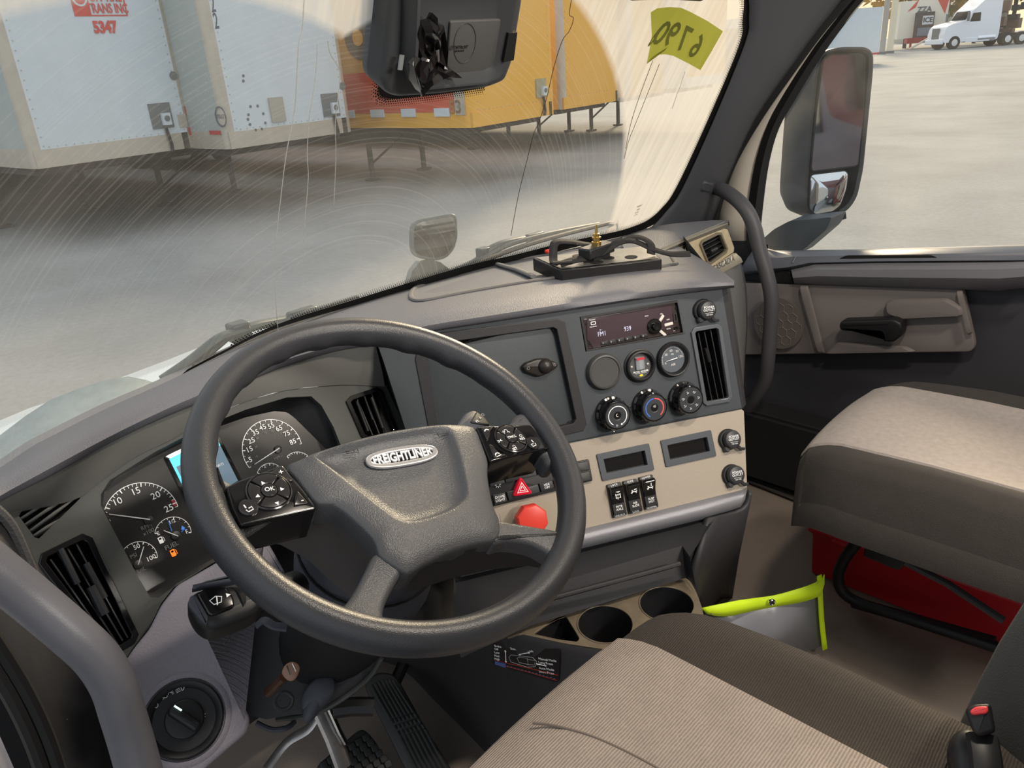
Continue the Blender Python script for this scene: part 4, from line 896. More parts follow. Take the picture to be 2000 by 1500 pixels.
# ================================================================ CLIMATE DIALS
def dial(px, py, label, kind):
    f = PB.at(px, py, .0); f = PB.at(px+6, py+3, 0); o = root('climate_dial', label, 'control dial', fr=f, group='climate control dials')
    g = MB(); n = 64; pr = [(.0295, 0), (.0295, .006), (.0262, .008), (.0258, .024), (.0245, .027), (.0225, .0275)]
    ringz = [[(r*(1+(.018 if (k % 4 < 2) else -.012)*(1 if 3 <= i <= 3 or i == 2 else 0))*math.cos(2*PI*k/n), r*(1+(.018 if (k % 4 < 2) else -.012)*(1 if i in (2, 3) else 0))*math.sin(2*PI*k/n), z) for k in range(n)] for i, (r, z) in enumerate(pr)]
    part('grip', rings2(ringz, False, True), M_blkg, o, ang=25)
    part('cap', lathe([(.0225, .0272), (.0215, .0285), (.008, .0285), (.006, .0270), (.003, .0262), (0, .0260)], 40, cap1=False), mat('dial_cap', s2l(50, 53, 58), .45), o)
    m = MB()
    if kind == 0:
        m.add(arc(.0168, -60, 235, .0014, 40, .0288))
        m.add(arc(.0024, 90, 300, .0008, 14, .0284, 0, .001)).add(arc(.0014, 0, 360, .0005, 12, .0288, -.003, -.0165)).add(box(.006, -.0155, .0288, .003, .003, .0002)); part('markings', m, M_wht, o, smooth=False)
    elif kind == 1:
        part('cold_band', arc(.0168, 92, 235, .0022, 30, .0288), mat('cold_blue', s2l(60, 105, 190), .5), o, smooth=False)
        part('warm_band', arc(.0168, 88, -55, .0022, 30, .0288), mat('warm_red', s2l(215, 85, 85), .5), o, smooth=False)
        m.add(arc(.0012, 0, 360, .0004, 10, .0288, 0, .003))
        for k in range(6): m.add(tube([(q*math.cos(k*PI/3), .003+q*math.sin(k*PI/3), .0287) for q in (.0018, .003)], .0003, 4))
        part('markings', m, M_wht, o, smooth=False)
    else:
        for k in range(7):
            a = math.radians(215-k*52); cx, cy = .0150*math.cos(a), .0150*math.sin(a)
            m.add(tube([(cx-.0015, cy-.002, .0287), (cx-.0005, cy-.001, .0287), (cx+.001, cy-.001, .0287), (cx+.002, cy+.001, .0287)], .0004, 4)).add(prism(circ(.0007, 8, cx-.001, cy+.0015), .0285, .0288))
            if k % 2: m.add(tube([(cx-.0035, cy+.001, .0287), (cx-.002, cy, .0287)], .0003, 4))
        part('markings', m, M_wht, o, smooth=False)
    part('pointer', prism(circ(.0009, 8, .000 if kind else -.009, .0262 if kind == 1 else (-.0262 if kind == 0 else .0245)), .0262, .0280), M_wht, o)
    return o
dial(1187, 803, 'climate dial with a white ring, leftmost of the row under the gauges', 0)
dial(1258, 788, 'climate dial with blue and red temperature bands', 1)
dial(1328, 773, 'climate dial with white airflow symbols beside the tall right vent', 2)
for a, b in (((1222, 795), (1236, 792)), ((1291, 780), (1305, 777))):
    part('dial_slot', tube([PB.w(*PB.loc(*a, .0005)), PB.w(*PB.loc(*b, .0005))], .0012, 6), M_blk, dash, world=True)
vent('tall black air vent with silver frame at the right of the centre panel', PB, vent3, [((1364, 650), (1391, 783)), ((1376, 648), (1403, 781)), ((1388, 644), (1414, 778))], [((1379, 680), (1386, 706), .004)], frame_m=mat('vent_frame_grey', s2l(92, 96, 102), .35, metal=.3))

# ================================================================ POWER OUTLETS
def outlet(pl, px, py, label, first=None):
    f = pl.at(px, py, 0, rot=-.05)
    if first is not None:
        o = copy_tree(first); place(o, f); o['label'] = label; return o
    o = root('power_outlet', label, 'power outlet', fr=f, group='capped power outlets')
    part('socket_ring', lathe([(.0195, 0), (.0195, .004), (.018, .006), (.016, .006)], 36, -.002, 0), M_blk, o)
    cap = part('cap', lathe([(.0155, .004), (.0172, .007), (.0172, .012), (.015, .0155), (.010, .017), (0, .0175)], 36, .001, 0, cap1=False), mat('cap_rubber', s2l(46, 47, 50), .42), o)
    part('cap_tab', MB().add(tube([(.009, -.012, .009), (.017, -.020, .008), (.026, -.021, .006)], [.004, .0034, .0028], 8, flat=.6)).add(lathe([(.006, 0), (.006, .008), (.004, .010)], 16, -.010, -.016)), MATS['cap_rubber'], o)
    part('cap_lettering', MB().add(text('POWER\nOUTLET', .0060, .0001, .001, .0028, .0174, line=.8)).add(text('12V-15A', .0036, .0001, .001, -.0078, .0174)).add(box(.001, -.0045, .0172, .016, .0004, .0002)), M_wht, o, smooth=False)
    return o
ou = outlet(PB, 1374, 605, 'capped power outlet at the top right corner of the centre panel')
outlet(PT, 1423, 858, 'upper capped power outlet on the tan panel', ou)
outlet(PT, 1430, 927, 'lower capped power outlet near the bottom corner of the tan panel', ou)

# ================================================================ SMALL DISPLAYS
def pocket(q, label):
    c = np.mean(np.array(q), 0); f = PT.at(*c); o = root('switch_pocket', label, 'display', fr=f, group='black rectangular pockets in the tan panel')
    P = f.P(q); P = P if area2(P) > 0 else P[::-1]
    part('frame', plate([roundpoly(inset(P, -.001), .002), roundpoly(inset(P, .0085), .002)], -.006, .003, .0008), mat('pocket_frame', s2l(62, 66, 74), .5), o)
    part('screen', prism(inset(P, .007), -.012, -.005), M_scr, o)
pocket(disp1, 'black rectangular pocket above the three rocker switches')
pocket(disp2, 'black rectangular pocket left of the upper tan panel power outlet')

# ================================================================ ROCKER SWITCHES
def rocker(px, py, label, top, mid, bot, sym):
    f = PT.at(px, py, 0); o = root('rocker_switch', label, 'rocker switch', fr=f, group='rocker switches on the tan panel')
    part('housing', prism(rrect(.0265, .058, .0015, 2), -.002, .005, .001), M_blk, o)
    pr = [(-.0245, .004), (-.0245, .010), (-.006, .008), (.004, .010), (.020, .018), (.0245, .014), (.0245, .004)]
    v = [(-.0115, y, z) for y, z in pr]+[(.0115, y, z) for y, z in pr]; n = len(pr)
    part('paddle', (v, [(i, (i+1) % n, n+(i+1) % n, n+i) for i in range(n)]+[tuple(range(n))[::-1], tuple(range(n, 2*n))]), M_blkg, o, smooth=False, bevel=.0008)
    g = MB().add(text(top, .0048, .0001, 0, .0268, .0054)).add(text(bot, .0048, .0001, 0, -.0268, .0054)).add(text(mid, .0055, .0001, 0, -.0135, .0098, line=.9))
    if sym == 0:
        for y in (.004, .010, .0155): g.add(box(0, y, .0135+(y-.010)*.45, .0075, .0008, .0004)); g.add(box(0, y, .0135+(y-.010)*.45, .0008, .005, .0004))
        for x in (-.004, .004): g.add(box(x, .010, .0138, .0012, .012, .0004))
    else:
        g.add(tube([(-.005, .007, .0128), (-.002, .010, .0142), (-.004, .012, .0150)], .0014, 5)).add(tube([(0, .009, .0138), (.004, .009, .0138)], .0008, 5)).add(tube([(.004, .006, .0125), (.005, .011, .0148)], .0008, 5))
        if sym == 2: g.add(tube([(.002, .012, .0152), (.002, .017, .0172)], .0009, 5)).add(box(0, .0205, .0183, .016, .0012, .0006))
        else: g.add(tube([(0, .0125, .0152), (.005, .0135, .0158)], .0007, 5))
    part('lettering', g, M_wht, o, smooth=False)
rocker(1203, 976, 'rocker switch marked for axle lock, leftmost of three', 'LOCK', 'INTR\nAXLE', 'UNLOCK', 0)
rocker(1234, 969, 'rocker switch marked air slide, middle of three', 'SLIDE', 'AIR\nSLIDE', 'LOCK', 1)
rocker(1265, 961, 'rocker switch marked suspension height, rightmost of three', 'LOWER', 'SUSP\nHGT', 'NORMAL', 2)
hf2 = PT.at(1136, 921, 0); o = root('rocker_switch', 'small black switch pair on the tan panel, mostly behind the wheel rim', 'rocker switch', fr=hf2)
part('housing', prism(rrect(.030, .038, .002, 2), -.002, .006, .001), M_blk, o); part('upper_key', prism(rrect(.024, .016, .001, 2, 0, .009), .004, .010, .001), M_blk, o); part('lower_key', prism(rrect(.024, .016, .001, 2, 0, -.009), .004, .008, .001), M_blk, o)

# ================================================================ HAZARD SWITCH BANK
hz = PT.at(1018, 947, .0); o = root('hazard_switch_bank', 'black switch bank with red hazard triangle behind the wheel', 'switch bank', fr=hz)
bk = [(940, 932), (1062, 905), (1084, 902), (1096, 958), (1070, 966), (975, 992), (955, 998)]
bkl = hz.P([(946, 930), (1090, 897), (1100, 955), (958, 990)])
part('bank_housing', prism(roundpoly(bkl, .002), -.002, .004, .001), M_blk, o)
def key(q, name='key', h=.009, t=None, tp=None, sz=.006):
    P = hz.P(q); P = P if area2(P) > 0 else P[::-1]
    k = part(name, prism(roundpoly(P, .001), .002, h, .001), mat('switch_key', s2l(44, 46, 49), .42), o)
    if t:
        cx, cy = np.mean(np.array(P), 0); part('key_lettering', text(t, sz, .0001, cx, cy, h+.0003, line=.9), M_wht, k, smooth=False)
key([(952, 933), (980, 927), (984, 943), (956, 950)]); key([(982, 926), (1042, 913), (1046, 928), (986, 942)]); key([(1045, 912), (1070, 907), (1074, 921), (1049, 927)]); key([(1073, 906), (1088, 902), (1092, 917), (1077, 920)])
key([(960, 966), (984, 961), (989, 978), (965, 986)], t='DOME\nLIGHT'); key([(987, 960), (1048, 945), (1052, 961), (992, 977)]); key([(1050, 944), (1076, 938), (1080, 952), (1055, 960)], t='HSA\nOFF', sz=.0055); key([(1079, 937), (1094, 933), (1098, 948), (1083, 952)])
P = hz.P([(1014, 930), (1038, 963), (999, 969)], .006)
P = roundpoly(P, .005)
tr_ = part('hazard_button', prism(P, .004, .017, .003), mat('hazard_red', s2l(214, 24, 52), .3, emit=s2l(214, 24, 52), es=.15), o)
c = np.mean(np.array(P), 0)
def tri(s, w): a = [(c[0]+(x-c[0])*s, c[1]+(y-c[1])*s) for x, y in hz.P([(1014, 930), (1038, 963), (999, 969)], .006)]; return plate([a, inset(a, w) if area2(a) > 0 else inset(a[::-1], w)], .0170, .0174)
part('hazard_symbol', MB().add(tri(.56, .0009)).add(tri(.30, .0009)), M_wht, tr_, smooth=False)
g = MB().add(arc(.0045, 0, 360, .0008, 16, .0095, *hz.P([(1058, 917)])[0])).add(arc(.0062, -50, 50, .0007, 8, .0095, *hz.P([(1058, 917)])[0])).add(arc(.0062, 130, 230, .0007, 8, .0095, *hz.P([(1058, 917)])[0]))
a_, b_ = hz.P([(1053, 911), (1063, 923)]); g.add(tube([(*a_, .0096), (*b_, .0096)], .0005, 4))
cx, cy = hz.P([(970, 946)])[0]
for k in range(5): g.add(tube([(cx+q*math.cos(-k*PI/4), cy+q*math.sin(-k*PI/4), .0095) for q in (.0025, .005)], .0004, 4))
part('symbols', g, M_wht, o, smooth=False)
# round brake valve knob
bf = PT.at(1030, 1012, 0); o = root('brake_valve_knob', 'red eight sided brake valve knob behind the right wheel spoke', 'knob', fr=bf)
part('collar', lathe([(.028, 0), (.026, .002), (.018, .003), (.017, .018)], 28), mat('collar_grey', s2l(150, 140, 128), .5), o)
part('knob', prism([(.0275*math.cos(PI/8+k*PI/4), .0275*math.sin(PI/8+k*PI/4)) for k in range(8)], .016, .036, .005), M_red, o, ang=25)
part('knob_recess', ([PT.w(*PT.loc(*p, .0006)) for p in [(975, 1002), (1120, 966), (1140, 1028), (988, 1062)]], [(0, 1, 2, 3)]), mat('tan_recess', s2l(150, 140, 124), .5, metal=.2), dash, world=True)
# ================================================================ STEERING WHEEL
WC = RC @ np.array([-.1266, .0872, .8706]) + CP; WN = RC @ np.array([.3517, -.6764, -.6471])
WF = PL(WC, (1, 0, 0), WN)
sw = root('steering_wheel', 'black four spoke steering wheel with chrome oval badge', 'steering wheel', fr=WF)
def wp(l, h=0): return [WF.loc(x, y, h)[:2] for x, y in l]
n = 180; rings = []
R0w = .2125
for i in range(n+1):
    a = 2*PI*i/n; ring = []
    da = math.degrees(a) % 360
    # finger grips on the underside of the upper rim
    gr = 0
    if 12 < da < 168: gr = .0022*max(0, math.sin(math.radians((da-12)*22)))*min(1, (da-12)/20, (168-da)/20)
    for k in range(20):
        p = 2*PI*k/20; cr, cz = math.cos(p), math.sin(p)
        rr_ = .0168+(gr if (cr < .2 and cz < .3) else 0); rz = .0195+(gr if cz < 0 else 0)
        r = R0w+rr_*cr; ring.append((r*math.cos(a), r*math.sin(a), rz*cz-.002))
    rings.append(ring)
part('rim', rings2(rings, False, False), M_whl, sw)
# hub cover: star-shaped loft with a sunken centre pad
out = [(553, 910), (585, 897), (640, 878), (690, 862), (765, 843), (840, 832), (890, 829), (922, 831), (932, 838), (943, 868), (955, 902), (953, 925), (958, 960), (965, 992), (977, 1012), (978, 1048), (966, 1057), (927, 1062), (880, 1076), (830, 1100), (793, 1125), (782, 1116), (755, 1098), (735, 1084), (733, 1058), (700, 1024), (665, 994), (646, 983), (625, 982), (617, 985), (600, 962), (575, 930)]
inn = [(606, 892), (655, 876), (740, 853), (830, 838), (868, 835), (882, 842), (896, 880), (908, 930), (915, 965), (905, 985), (870, 1005), (820, 1020), (790, 1022), (765, 1010), (720, 975), (670, 935), (630, 905)]
CH = np.array(WF.loc(790, 930)[:2])
def star(poly, c, m=96):
    out = []; P = [np.array(p) for p in poly]
    for k in range(m):
        a = 2*PI*k/m; d = np.array([math.cos(a), math.sin(a)]); best = 0
        for i in range(len(P)):
            p, q = P[i]-c, P[(i+1) % len(P)]-c; e = q-p; det = d[0]*-e[1]+d[1]*e[0]
            if abs(det) < 1e-12: continue
            t = (p[0]*-e[1]+p[1]*e[0])/det; s = (d[0]*p[1]-d[1]*p[0])/det
            if t > 0 and -1e-6 <= s <= 1+1e-6: best = max(best, t)
        out.append(tuple(c+d*best))
    return out
HO = star(roundpoly(wp(out, .004), .006, 2), CH); HI = star(roundpoly(wp(inn, .010), .014, 3), CH)
def mixr(A, B, t, z): return [((a[0]*(1-t)+b[0]*t), (a[1]*(1-t)+b[1]*t), z) for a, b in zip(A, B)]
def sc_(A, s, z): return [(CH[0]+(a[0]-CH[0])*s, CH[1]+(a[1]-CH[1])*s, z) for a in A]
rg = [sc_(HO, .97, -.035), sc_(HO, 1.0, -.012), sc_(HO, 1.0, -.001), sc_(HO, .992, .003), sc_(HO, .975, .005), mixr(HO, HI, .35, .0085), mixr(HO, HI, .75, .0115), mixr(HO, HI, .93, .0122), mixr(HO, HI, 1.0, .0118), sc_(HI, .975, .0105), sc_(HI, .93, .0062), sc_(HI, .86, .0030), sc_(HI, .72, .0016), sc_(HI, .45, .0022), sc_(HI, .2, .0026)]
hub = part('hub_cover', rings2(rg, False, True), M_hub, sw, ang=70)
# badge
b0, b1 = np.array(WF.loc(717, 903, .006)[:2]), np.array(WF.loc(852, 880, .006)[:2]); bc = (b0+b1)/2; bl_ = np.linalg.norm(b1-b0); ba = math.atan2(*(b1-b0)[::-1])
BF = WF.sh(bc[0], bc[1], .0035, rot=ba)
badge = MB()
def stad(w, h, k=1.0): return [(w/2*math.copysign(abs(math.cos(a))**.75, math.cos(a))*k, h/2*math.copysign(abs(math.sin(a))**.85, math.sin(a))*k) for a in np.linspace(0, 2*PI, 49)[:-1]]
BW, BH = bl_*1.0, .0235
v = plate([stad(BW, BH), stad(BW-.0075, BH-.0062)], 0, .0042, .0014); bd = part('badge_ring', ([BF.w(*p) for p in v[0]], v[1]), mat('badge_chrome', (.8, .8, .82), .22, metal=.8), sw, world=True)
v = prism(stad(BW-.004, BH-.003), -.001, .0018); part('badge_field', ([BF.w(*p) for p in v[0]], v[1]), M_blkg, bd, world=True)
v = text('FREIGHTLINER', .0165, .0008, 0, 0, .0026, shear=.12, bold=.0005, sx=.86); w0 = max(p[0] for p in v[0])-min(p[0] for p in v[0]); kk = (BW-.013)/w0
part('badge_lettering', ([BF.w(p[0]*kk, p[1], p[2]) for p in v[0]], v[1]), mat('badge_silver', (.78, .78, .80), .35, metal=.35), bd, world=True, smooth=False)
# horn marks
for px, py, mir in ((683, 893, 1), (862, 859, -1)):
    f = WF.sh(*WF.loc(px, py)[:2], .0098, rot=ba)
    g = MB().add(tube([(-.006*mir, -.0015, 0), (.003*mir, -.001, 0), (.0075*mir, -.0035, 0), (.0075*mir, .0035, 0), (.003*mir, .001, 0), (-.006*mir, .0015, 0)], .0004, 4, closed=True))
    part('horn_mark', ([f.w(*p) for p in g.v], g.f), M_rub, sw, world=True)
# underside bowl behind the hub
g = rings2([sc_(HO, 1.0, -.012), sc_(HO, .96, -.030), sc_(HO, .80, -.060), sc_(HO, .55, -.085)], False, True)
part('hub_back', g, M_dk, sw, ang=70)
# spokes
def spoke(pts, z0=-.022, z1=.002, b=.007, r=.008, name='spoke', m=None):
    P = roundpoly(wp(pts), r); v = prism(P, z0, z1, b, 4); part(name, v, m or M_hub, sw, ang=60)
spoke([(733, 1072), (795, 1108), (782, 1124), (766, 1150), (752, 1180), (748, 1200), (754, 1222), (775, 1236), (770, 1262), (690, 1246), (655, 1225), (652, 1196), (668, 1186), (684, 1168), (705, 1130)], r=.012)
spoke([(960, 1012), (990, 1018), (1060, 1030), (1104, 1038), (1118, 1032), (1130, 1040), (1128, 1080), (1108, 1120), (1096, 1112), (1088, 1096), (1064, 1076), (1034, 1062), (985, 1056), (960, 1066)], r=.012)
# the two upper spoke arms, seen around the switch pods
spoke([(560, 912), (466, 944), (438, 932), (410, 895), (400, 930), (430, 1010), (462, 1066), (476, 1070), (466, 1022), (600, 1000), (625, 985), (640, 960)], -.030, .000, .010, .010, 'spoke')
spoke([(925, 845), (975, 840), (996, 828), (1003, 806), (1030, 800), (1075, 850), (1098, 890), (1088, 905), (1070, 905), (1062, 880), (960, 895)], -.030, .000, .010, .010, 'spoke')
# thumb blends on the rim
for c_px in ((432, 935), (436, 1012), (1006, 812), (1064, 860)):
    pass
# left pocket shell below the left pod
sh = [(620, 985), (668, 995), (732, 1062), (735, 1090), (706, 1130), (680, 1172), (660, 1188), (640, 1130), (612, 1090), (560, 1065), (500, 1055), (480, 1072), (600, 1040)]
A_o = wp([(616, 986), (646, 984), (700, 1024), (732, 1060), (734, 1090)], -.004); 
lowp = [(600, 1046), (560, 1066), (600, 1085), (650, 1130), (690, 1165)]
g = grid([[(*p, -.006) for p in A_o], [(*p, -.02) for p in wp([(612, 996), (640, 996), (690, 1034), (722, 1068), (724, 1098)], -.02)], [(*p, -.050) for p in wp([(600, 1030), (610, 1040), (640, 1075), (680, 1115), (700, 1128)], -.050)], [(*p, -.075) for p in wp([(500, 1056), (548, 1064), (600, 1092), (652, 1140), (690, 1172)], -.075)]])
part('lower_shell', g, mat('shell_brown_grey', s2l(66, 62, 60), .5, bump=.1, bscale=900), sw, ang=60)
g = grid([[(*p, -.006) for p in wp([(800, 1124), (880, 1082), (970, 1062), (1040, 1066), (1080, 1092)], -.006)], [(*p, -.035) for p in wp([(800, 1140), (880, 1104), (970, 1085), (1040, 1085), (1076, 1100)], -.035)], [(*p, -.06) for p in wp([(790, 1160), (880, 1130), (960, 1112), (1030, 1105), (1060, 1110)], -.06)]])
part('lower_shell', g, M_dk, sw, ang=60)
# switch pods
def pod(q, zt, name='switch_pod'):
    P = wp(q, zt); v = prism(roundpoly(P, .003), zt-.052, zt, .0022); o = part(name, v, M_blkg, sw, ang=40); return o
podL = [(441, 950), (466, 938), (552, 907), (619, 993), (520, 1015), (470, 1027), (452, 990)]
podR = [(930, 833), (1036, 829), (1048, 842), (1074, 875), (1020, 886), (958, 902)]
oL = pod(podL, .006); oR = pod(podR, .006)
def ringpad(px, py, r, par, wedges, gapang, zt=.0062):
    cx, cy, _ = WF.loc(px, py, zt)
    part('button_rim', lathe([(r*1.06, zt), (r*1.06, zt+.0022), (r, .0030+zt), (r*.97, .0015+zt)], 40, cx, cy, cap1=False), mat('pod_black_sheen', s2l(40, 39, 40), .2), par)
    for k in range(4):
        a0, a1 = gapang+k*90+4, gapang+k*90+86; P = [(cx+r*.95*math.cos(math.radians(a0+(a1-a0)*i/12)), cy+r*.95*math.sin(math.radians(a0+(a1-a0)*i/12))) for i in range(13)]+[(cx+r*.40*math.cos(math.radians(a1-(a1-a0)*i/8)), cy+r*.40*math.sin(math.radians(a1-(a1-a0)*i/8))) for i in range(9)]
        part('direction_button', prism(P, zt+.0005, zt+.0032, .0007), MATS['pod_black_sheen'], par)
    part('centre_button', lathe([(r*.36, zt), (r*.36, zt+.0035), (r*.30, zt+.0045), (0, zt+.0048)], 28, cx, cy, cap1=False), MATS['pod_black_sheen'], par)
    return cx, cy, zt+.0036
cx, cy, zz = ringpad(525, 961, .0215, oL, 4, 30)
g = MB().add(text('OK', .0068, .0001, cx, cy, zz+.0015, rot=-.30))
for px, py, rt in ((513, 943, 2.0), (551, 955, .1), (503, 969, 3.0), (542, 983, -1.4)):
    x, y, _ = WF.loc(px, py, zz); a = math.atan2(y-cy, x-cx); g.add(prism([(x+.0022*math.cos(a), y+.0022*math.sin(a)), (x-.0016*math.cos(a)-.002*math.sin(a), y-.0016*math.sin(a)+.002*math.cos(a)), (x-.0016*math.cos(a)+.002*math.sin(a), y-.0016*math.sin(a)-.002*math.cos(a))], zz-.0006, zz+.0001))
for s, px, py in (('+', 549, 923), ('-', 590, 977)): g.add(text(s, .0095, .0001, *WF.loc(px, py, .0085)[:2], .0092, rot=-.26))
def seat_icon(px, py, z, k=1):
    x, y, _ = WF.loc(px, py, z); return MB().add(tube([(x-.002*k, y+.005, z), (x-.002*k, y+.001, z)], .0007, 4)).add(tube([(x-.003*k, y-.001, z), (x-.002*k, y-.004, z), (x+.0035*k, y-.0035, z), (x+.0035*k, y, z), (x, y-.0005, z)], .0006, 4))
q = seat_icon(485, 992, .0102); g.add((q.v, q.f)); part('button_symbols', g, M_wht, oL, smooth=False)
for q in ([(524, 927), (547, 913), (553, 914), (573, 940), (566, 943)], [(576, 972), (580, 960), (602, 985), (574, 990)]): part('volume_key', prism(roundpoly(wp(q, .006), .0015), .004, .0085, .001), MATS['pod_black_sheen'], oL)
for px, py, par in ((485, 992, oL), (1041, 866, oR)): part('phone_button', lathe([(.0095, .006), (.0095, .0085), (.008, .0098), (0, .0100)], 26, *WF.loc(px, py, .007)[:2], cap1=False), MATS['pod_black_sheen'], par)
cx, cy, zz = ringpad(997, 858, .0205, oR, 4, 30)
g = MB().add(text('CNCL', .0048, .0001, cx, cy, zz+.0015, rot=-.2))
for s, px, py in (('RES', 1020, 857), ('SET', 1006, 877)): g.add(text(s, .0048, .0001, *WF.loc(px, py, zz)[:2], zz+.0001, rot=-.2))
for px, py in ((1017, 851), (1004, 872)): g.add(arc(.0018, 0, 360, .0004, 12, zz+.0001, *WF.loc(px, py, zz)[:2]))
x, y, _ = WF.loc(988, 842, zz); g.add(arc(.0024, -80, 200, .0006, 10, zz+.0001, x, y)).add(tube([(x-.004, y-.002, zz), (x-.004, y+.002, zz)], .0004, 4)).add(tube([(x+.002, y-.002, zz), (x+.004, y-.0035, zz)], .0005, 4))
x, y, _ = WF.loc(976, 861, zz); g.add(tube([(x-.003, y+.0015, zz), (x, y, zz), (x-.003, y-.0015, zz)], .0005, 4)).add(tube([(x+.003, y+.0015, zz), (x+.001, y, zz), (x+.003, y-.0015, zz)], .0005, 4))
x, y, _ = WF.loc(951, 842, .009); g.add(arc(.0035, 20, 150, .0013, 8, .0092, x, y-.001)); x, y, _ = WF.loc(972, 888, .009); g.add(arc(.0035, 20, 160, .0013, 8, .0092, x, y-.001)).add(tube([(x-.004, y-.002, .0092), (x+.004, y-.002, .0092)], .0005, 4))
q = seat_icon(1041, 866, .0102, -1); g.add((q.v, q.f)); part('button_symbols', g, M_wht, oR, smooth=False)
for q in ([(938, 836), (965, 834), (958, 845), (953, 859), (949, 860)], [(953, 869), (962, 872), (974, 886), (990, 890), (964, 897)]): part('call_key', prism(roundpoly(wp(q, .006), .0015), .004, .0085, .001), MATS['pod_black_sheen'], oR)

# ================================================================ STEERING COLUMN
AX = -WN  # pointing away from the driver along the column
def wa(px, py, h): return np.array(onp(px, py, WC+WN*h, WN))
colr = root('steering_column', 'dark grey steering column shroud behind the wheel', 'steering column', loc=WC+AX*.3)
def ell(c, rx, ry, n=28, fl=1.0):
    return [tuple(c+WF.u*rx*math.cos(2*PI*k/n)+WF.v*ry*math.sin(2*PI*k/n)) for k in range(n)]
c0 = WC+AX*.085; 
cc = [WF.w(0, 0, -.075), WF.w(0, 0, -.10), WF.w(-.005, -.005, -.13), WF.w(-.005, -.015, -.20), WF.w(-.0, -.010, -.30), WF.w(0, 0, -.42)]
part('shroud', rings2([ell(cc[0], .055, .055), ell(cc[1], .085, .078), ell(cc[2], .092, .085), ell(cc[3], .088, .092), ell(cc[4], .070, .085), ell(cc[5], .05, .06)], True, True), M_shr, colr, world=True, ang=60)
part('shroud_gap', tube(ell(WF.w(-.005, -.010, -.150), .0925, .0895, 40)+[], .0018, 6, closed=True), M_hole, colr, world=True)
# lower boot of the column
lb0 = [at(475, 1230, 1.02), at(600, 1260, .98), at(740, 1290, 1.0)]
boot = MB(); bc_ = [WF.w(-.02, -.035, -.20), WF.w(-.03, -.035, -.33), WF.w(-.02, -.01, -.50)]
boot.add(rings2([ell(bc_[0], .09, .075), ell(bc_[1], .085, .065), ell(bc_[2], .06, .05)], True, True))
part('lower_shroud', boot, M_drk, colr, world=True, ang=60)
# left stalk with wiper symbol
stl = root('wiper_stalk', 'black control stalk with wiper symbol left of the steering column', 'stalk', loc=wa(430, 1185, -.10))
SF_ = PL(wa(430, 1180, -.085), wa(520, 1165, -.085)-wa(400, 1195, -.085), WN*.75+np.array([-.25, -.5, .5])*.5)
def stk(l, h=0): return [SF_.loc(x, y, h)[:2] for x, y in l]
P = roundpoly(stk([(363, 1178), (375, 1160), (395, 1150), (458, 1143), (500, 1148), (520, 1165), (500, 1200), (430, 1228), (405, 1232), (380, 1215)]), .010)
v = prism(P, -.030, .004, .009, 4); part('stalk_head', ([SF_.w(*p) for p in v[0]], v[1]), M_blk, stl, world=True, ang=50)
P = roundpoly(stk([(384, 1166), (400, 1154), (440, 1150), (455, 1170), (458, 1190), (420, 1205), (408, 1208)]), .004); v = prism(P, 0, .0075, .002); part('twist_grip', ([SF_.w(*p) for p in v[0]], v[1]), M_blkg, stl, world=True)
P = roundpoly(stk([(372, 1166), (384, 1166), (408, 1208), (404, 1226), (390, 1214), (366, 1184)]), .003); v = prism(P, 0, .006, .002); part('end_cap', ([SF_.w(*p) for p in v[0]], v[1]), M_shr, stl, world=True)
P = roundpoly(stk([(372, 1158), (400, 1142), (470, 1125), (490, 1130), (470, 1140), (400, 1152)]), .003); v = prism(P, 0, .012, .003); part('upper_lever', ([SF_.w(*p) for p in v[0]], v[1]), M_shr, stl, world=True)
part('stalk_arm', tube([SF_.w(*SF_.loc(450, 1172)[:2], -.008), wa(520, 1160, -.11), wa(580, 1140, -.13)], [.020, .018, .018], 16, flat=.8), M_blk, stl, world=True)
x, y, _ = SF_.loc(422, 1170, .008); g = MB().add(tube([(x-.006, y, .0082), (x-.003, y-.005, .0082), (x+.004, y-.0045, .0082), (x+.0055, y+.001, .0082), (x, y+.003, .0082)], .0005, 4, closed=True)).add(tube([(x, y-.0065, .0082), (x+.001, y+.002, .0082)], .0006, 4)).add(prism([(x+.010, y-.0015), (x+.014, y+.0005), (x+.010, y+.003)], .008, .0084))
part('stalk_symbols', ([SF_.w(*p) for p in g.v], g.f), M_wht, stl, world=True, smooth=False)
# right shift stalk poking above the hub
rs = root('shift_stalk', 'black shift stalk tip showing above the wheel hub in front of the centre panel', 'stalk', loc=wa(930, 830, -.08))
RF = PL(wa(925, 830, -.07), (1, -.3, 0), WN)
v = prism(roundpoly(RF.P([(885, 840), (905, 812), (918, 806), (928, 807), (955, 832), (962, 850), (900, 850)]), .006), -.02, .008, .006, 3); part('lever_tip', ([RF.w(*p) for p in v[0]], v[1]), M_shr, rs, world=True)
v = prism(roundpoly(RF.P([(914, 834), (926, 812), (944, 826), (953, 840)]), .003), .004, .0105, .002); part('lever_button', ([RF.w(*p) for p in v[0]], v[1]), M_dk, rs, world=True)
part('stalk_arm', tube([RF.w(0, -.01, -.01), WF.w(.08, .02, -.11), WF.w(.04, 0, -.13)], .011, 12), M_blk, rs, world=True)
g = MB().add(text('A', .006, .0001, *RF.loc(933, 826)[:2], .0108, rot=.4)).add(text('M', .006, .0001, *RF.loc(927, 833)[:2], .0108, rot=.4)).add(arc(.002, 0, 360, .0006, 10, .0108, *RF.loc(938, 820)[:2]))
part('stalk_lettering', ([RF.w(*p) for p in g.v], g.f), M_wht, rs, world=True, smooth=False)
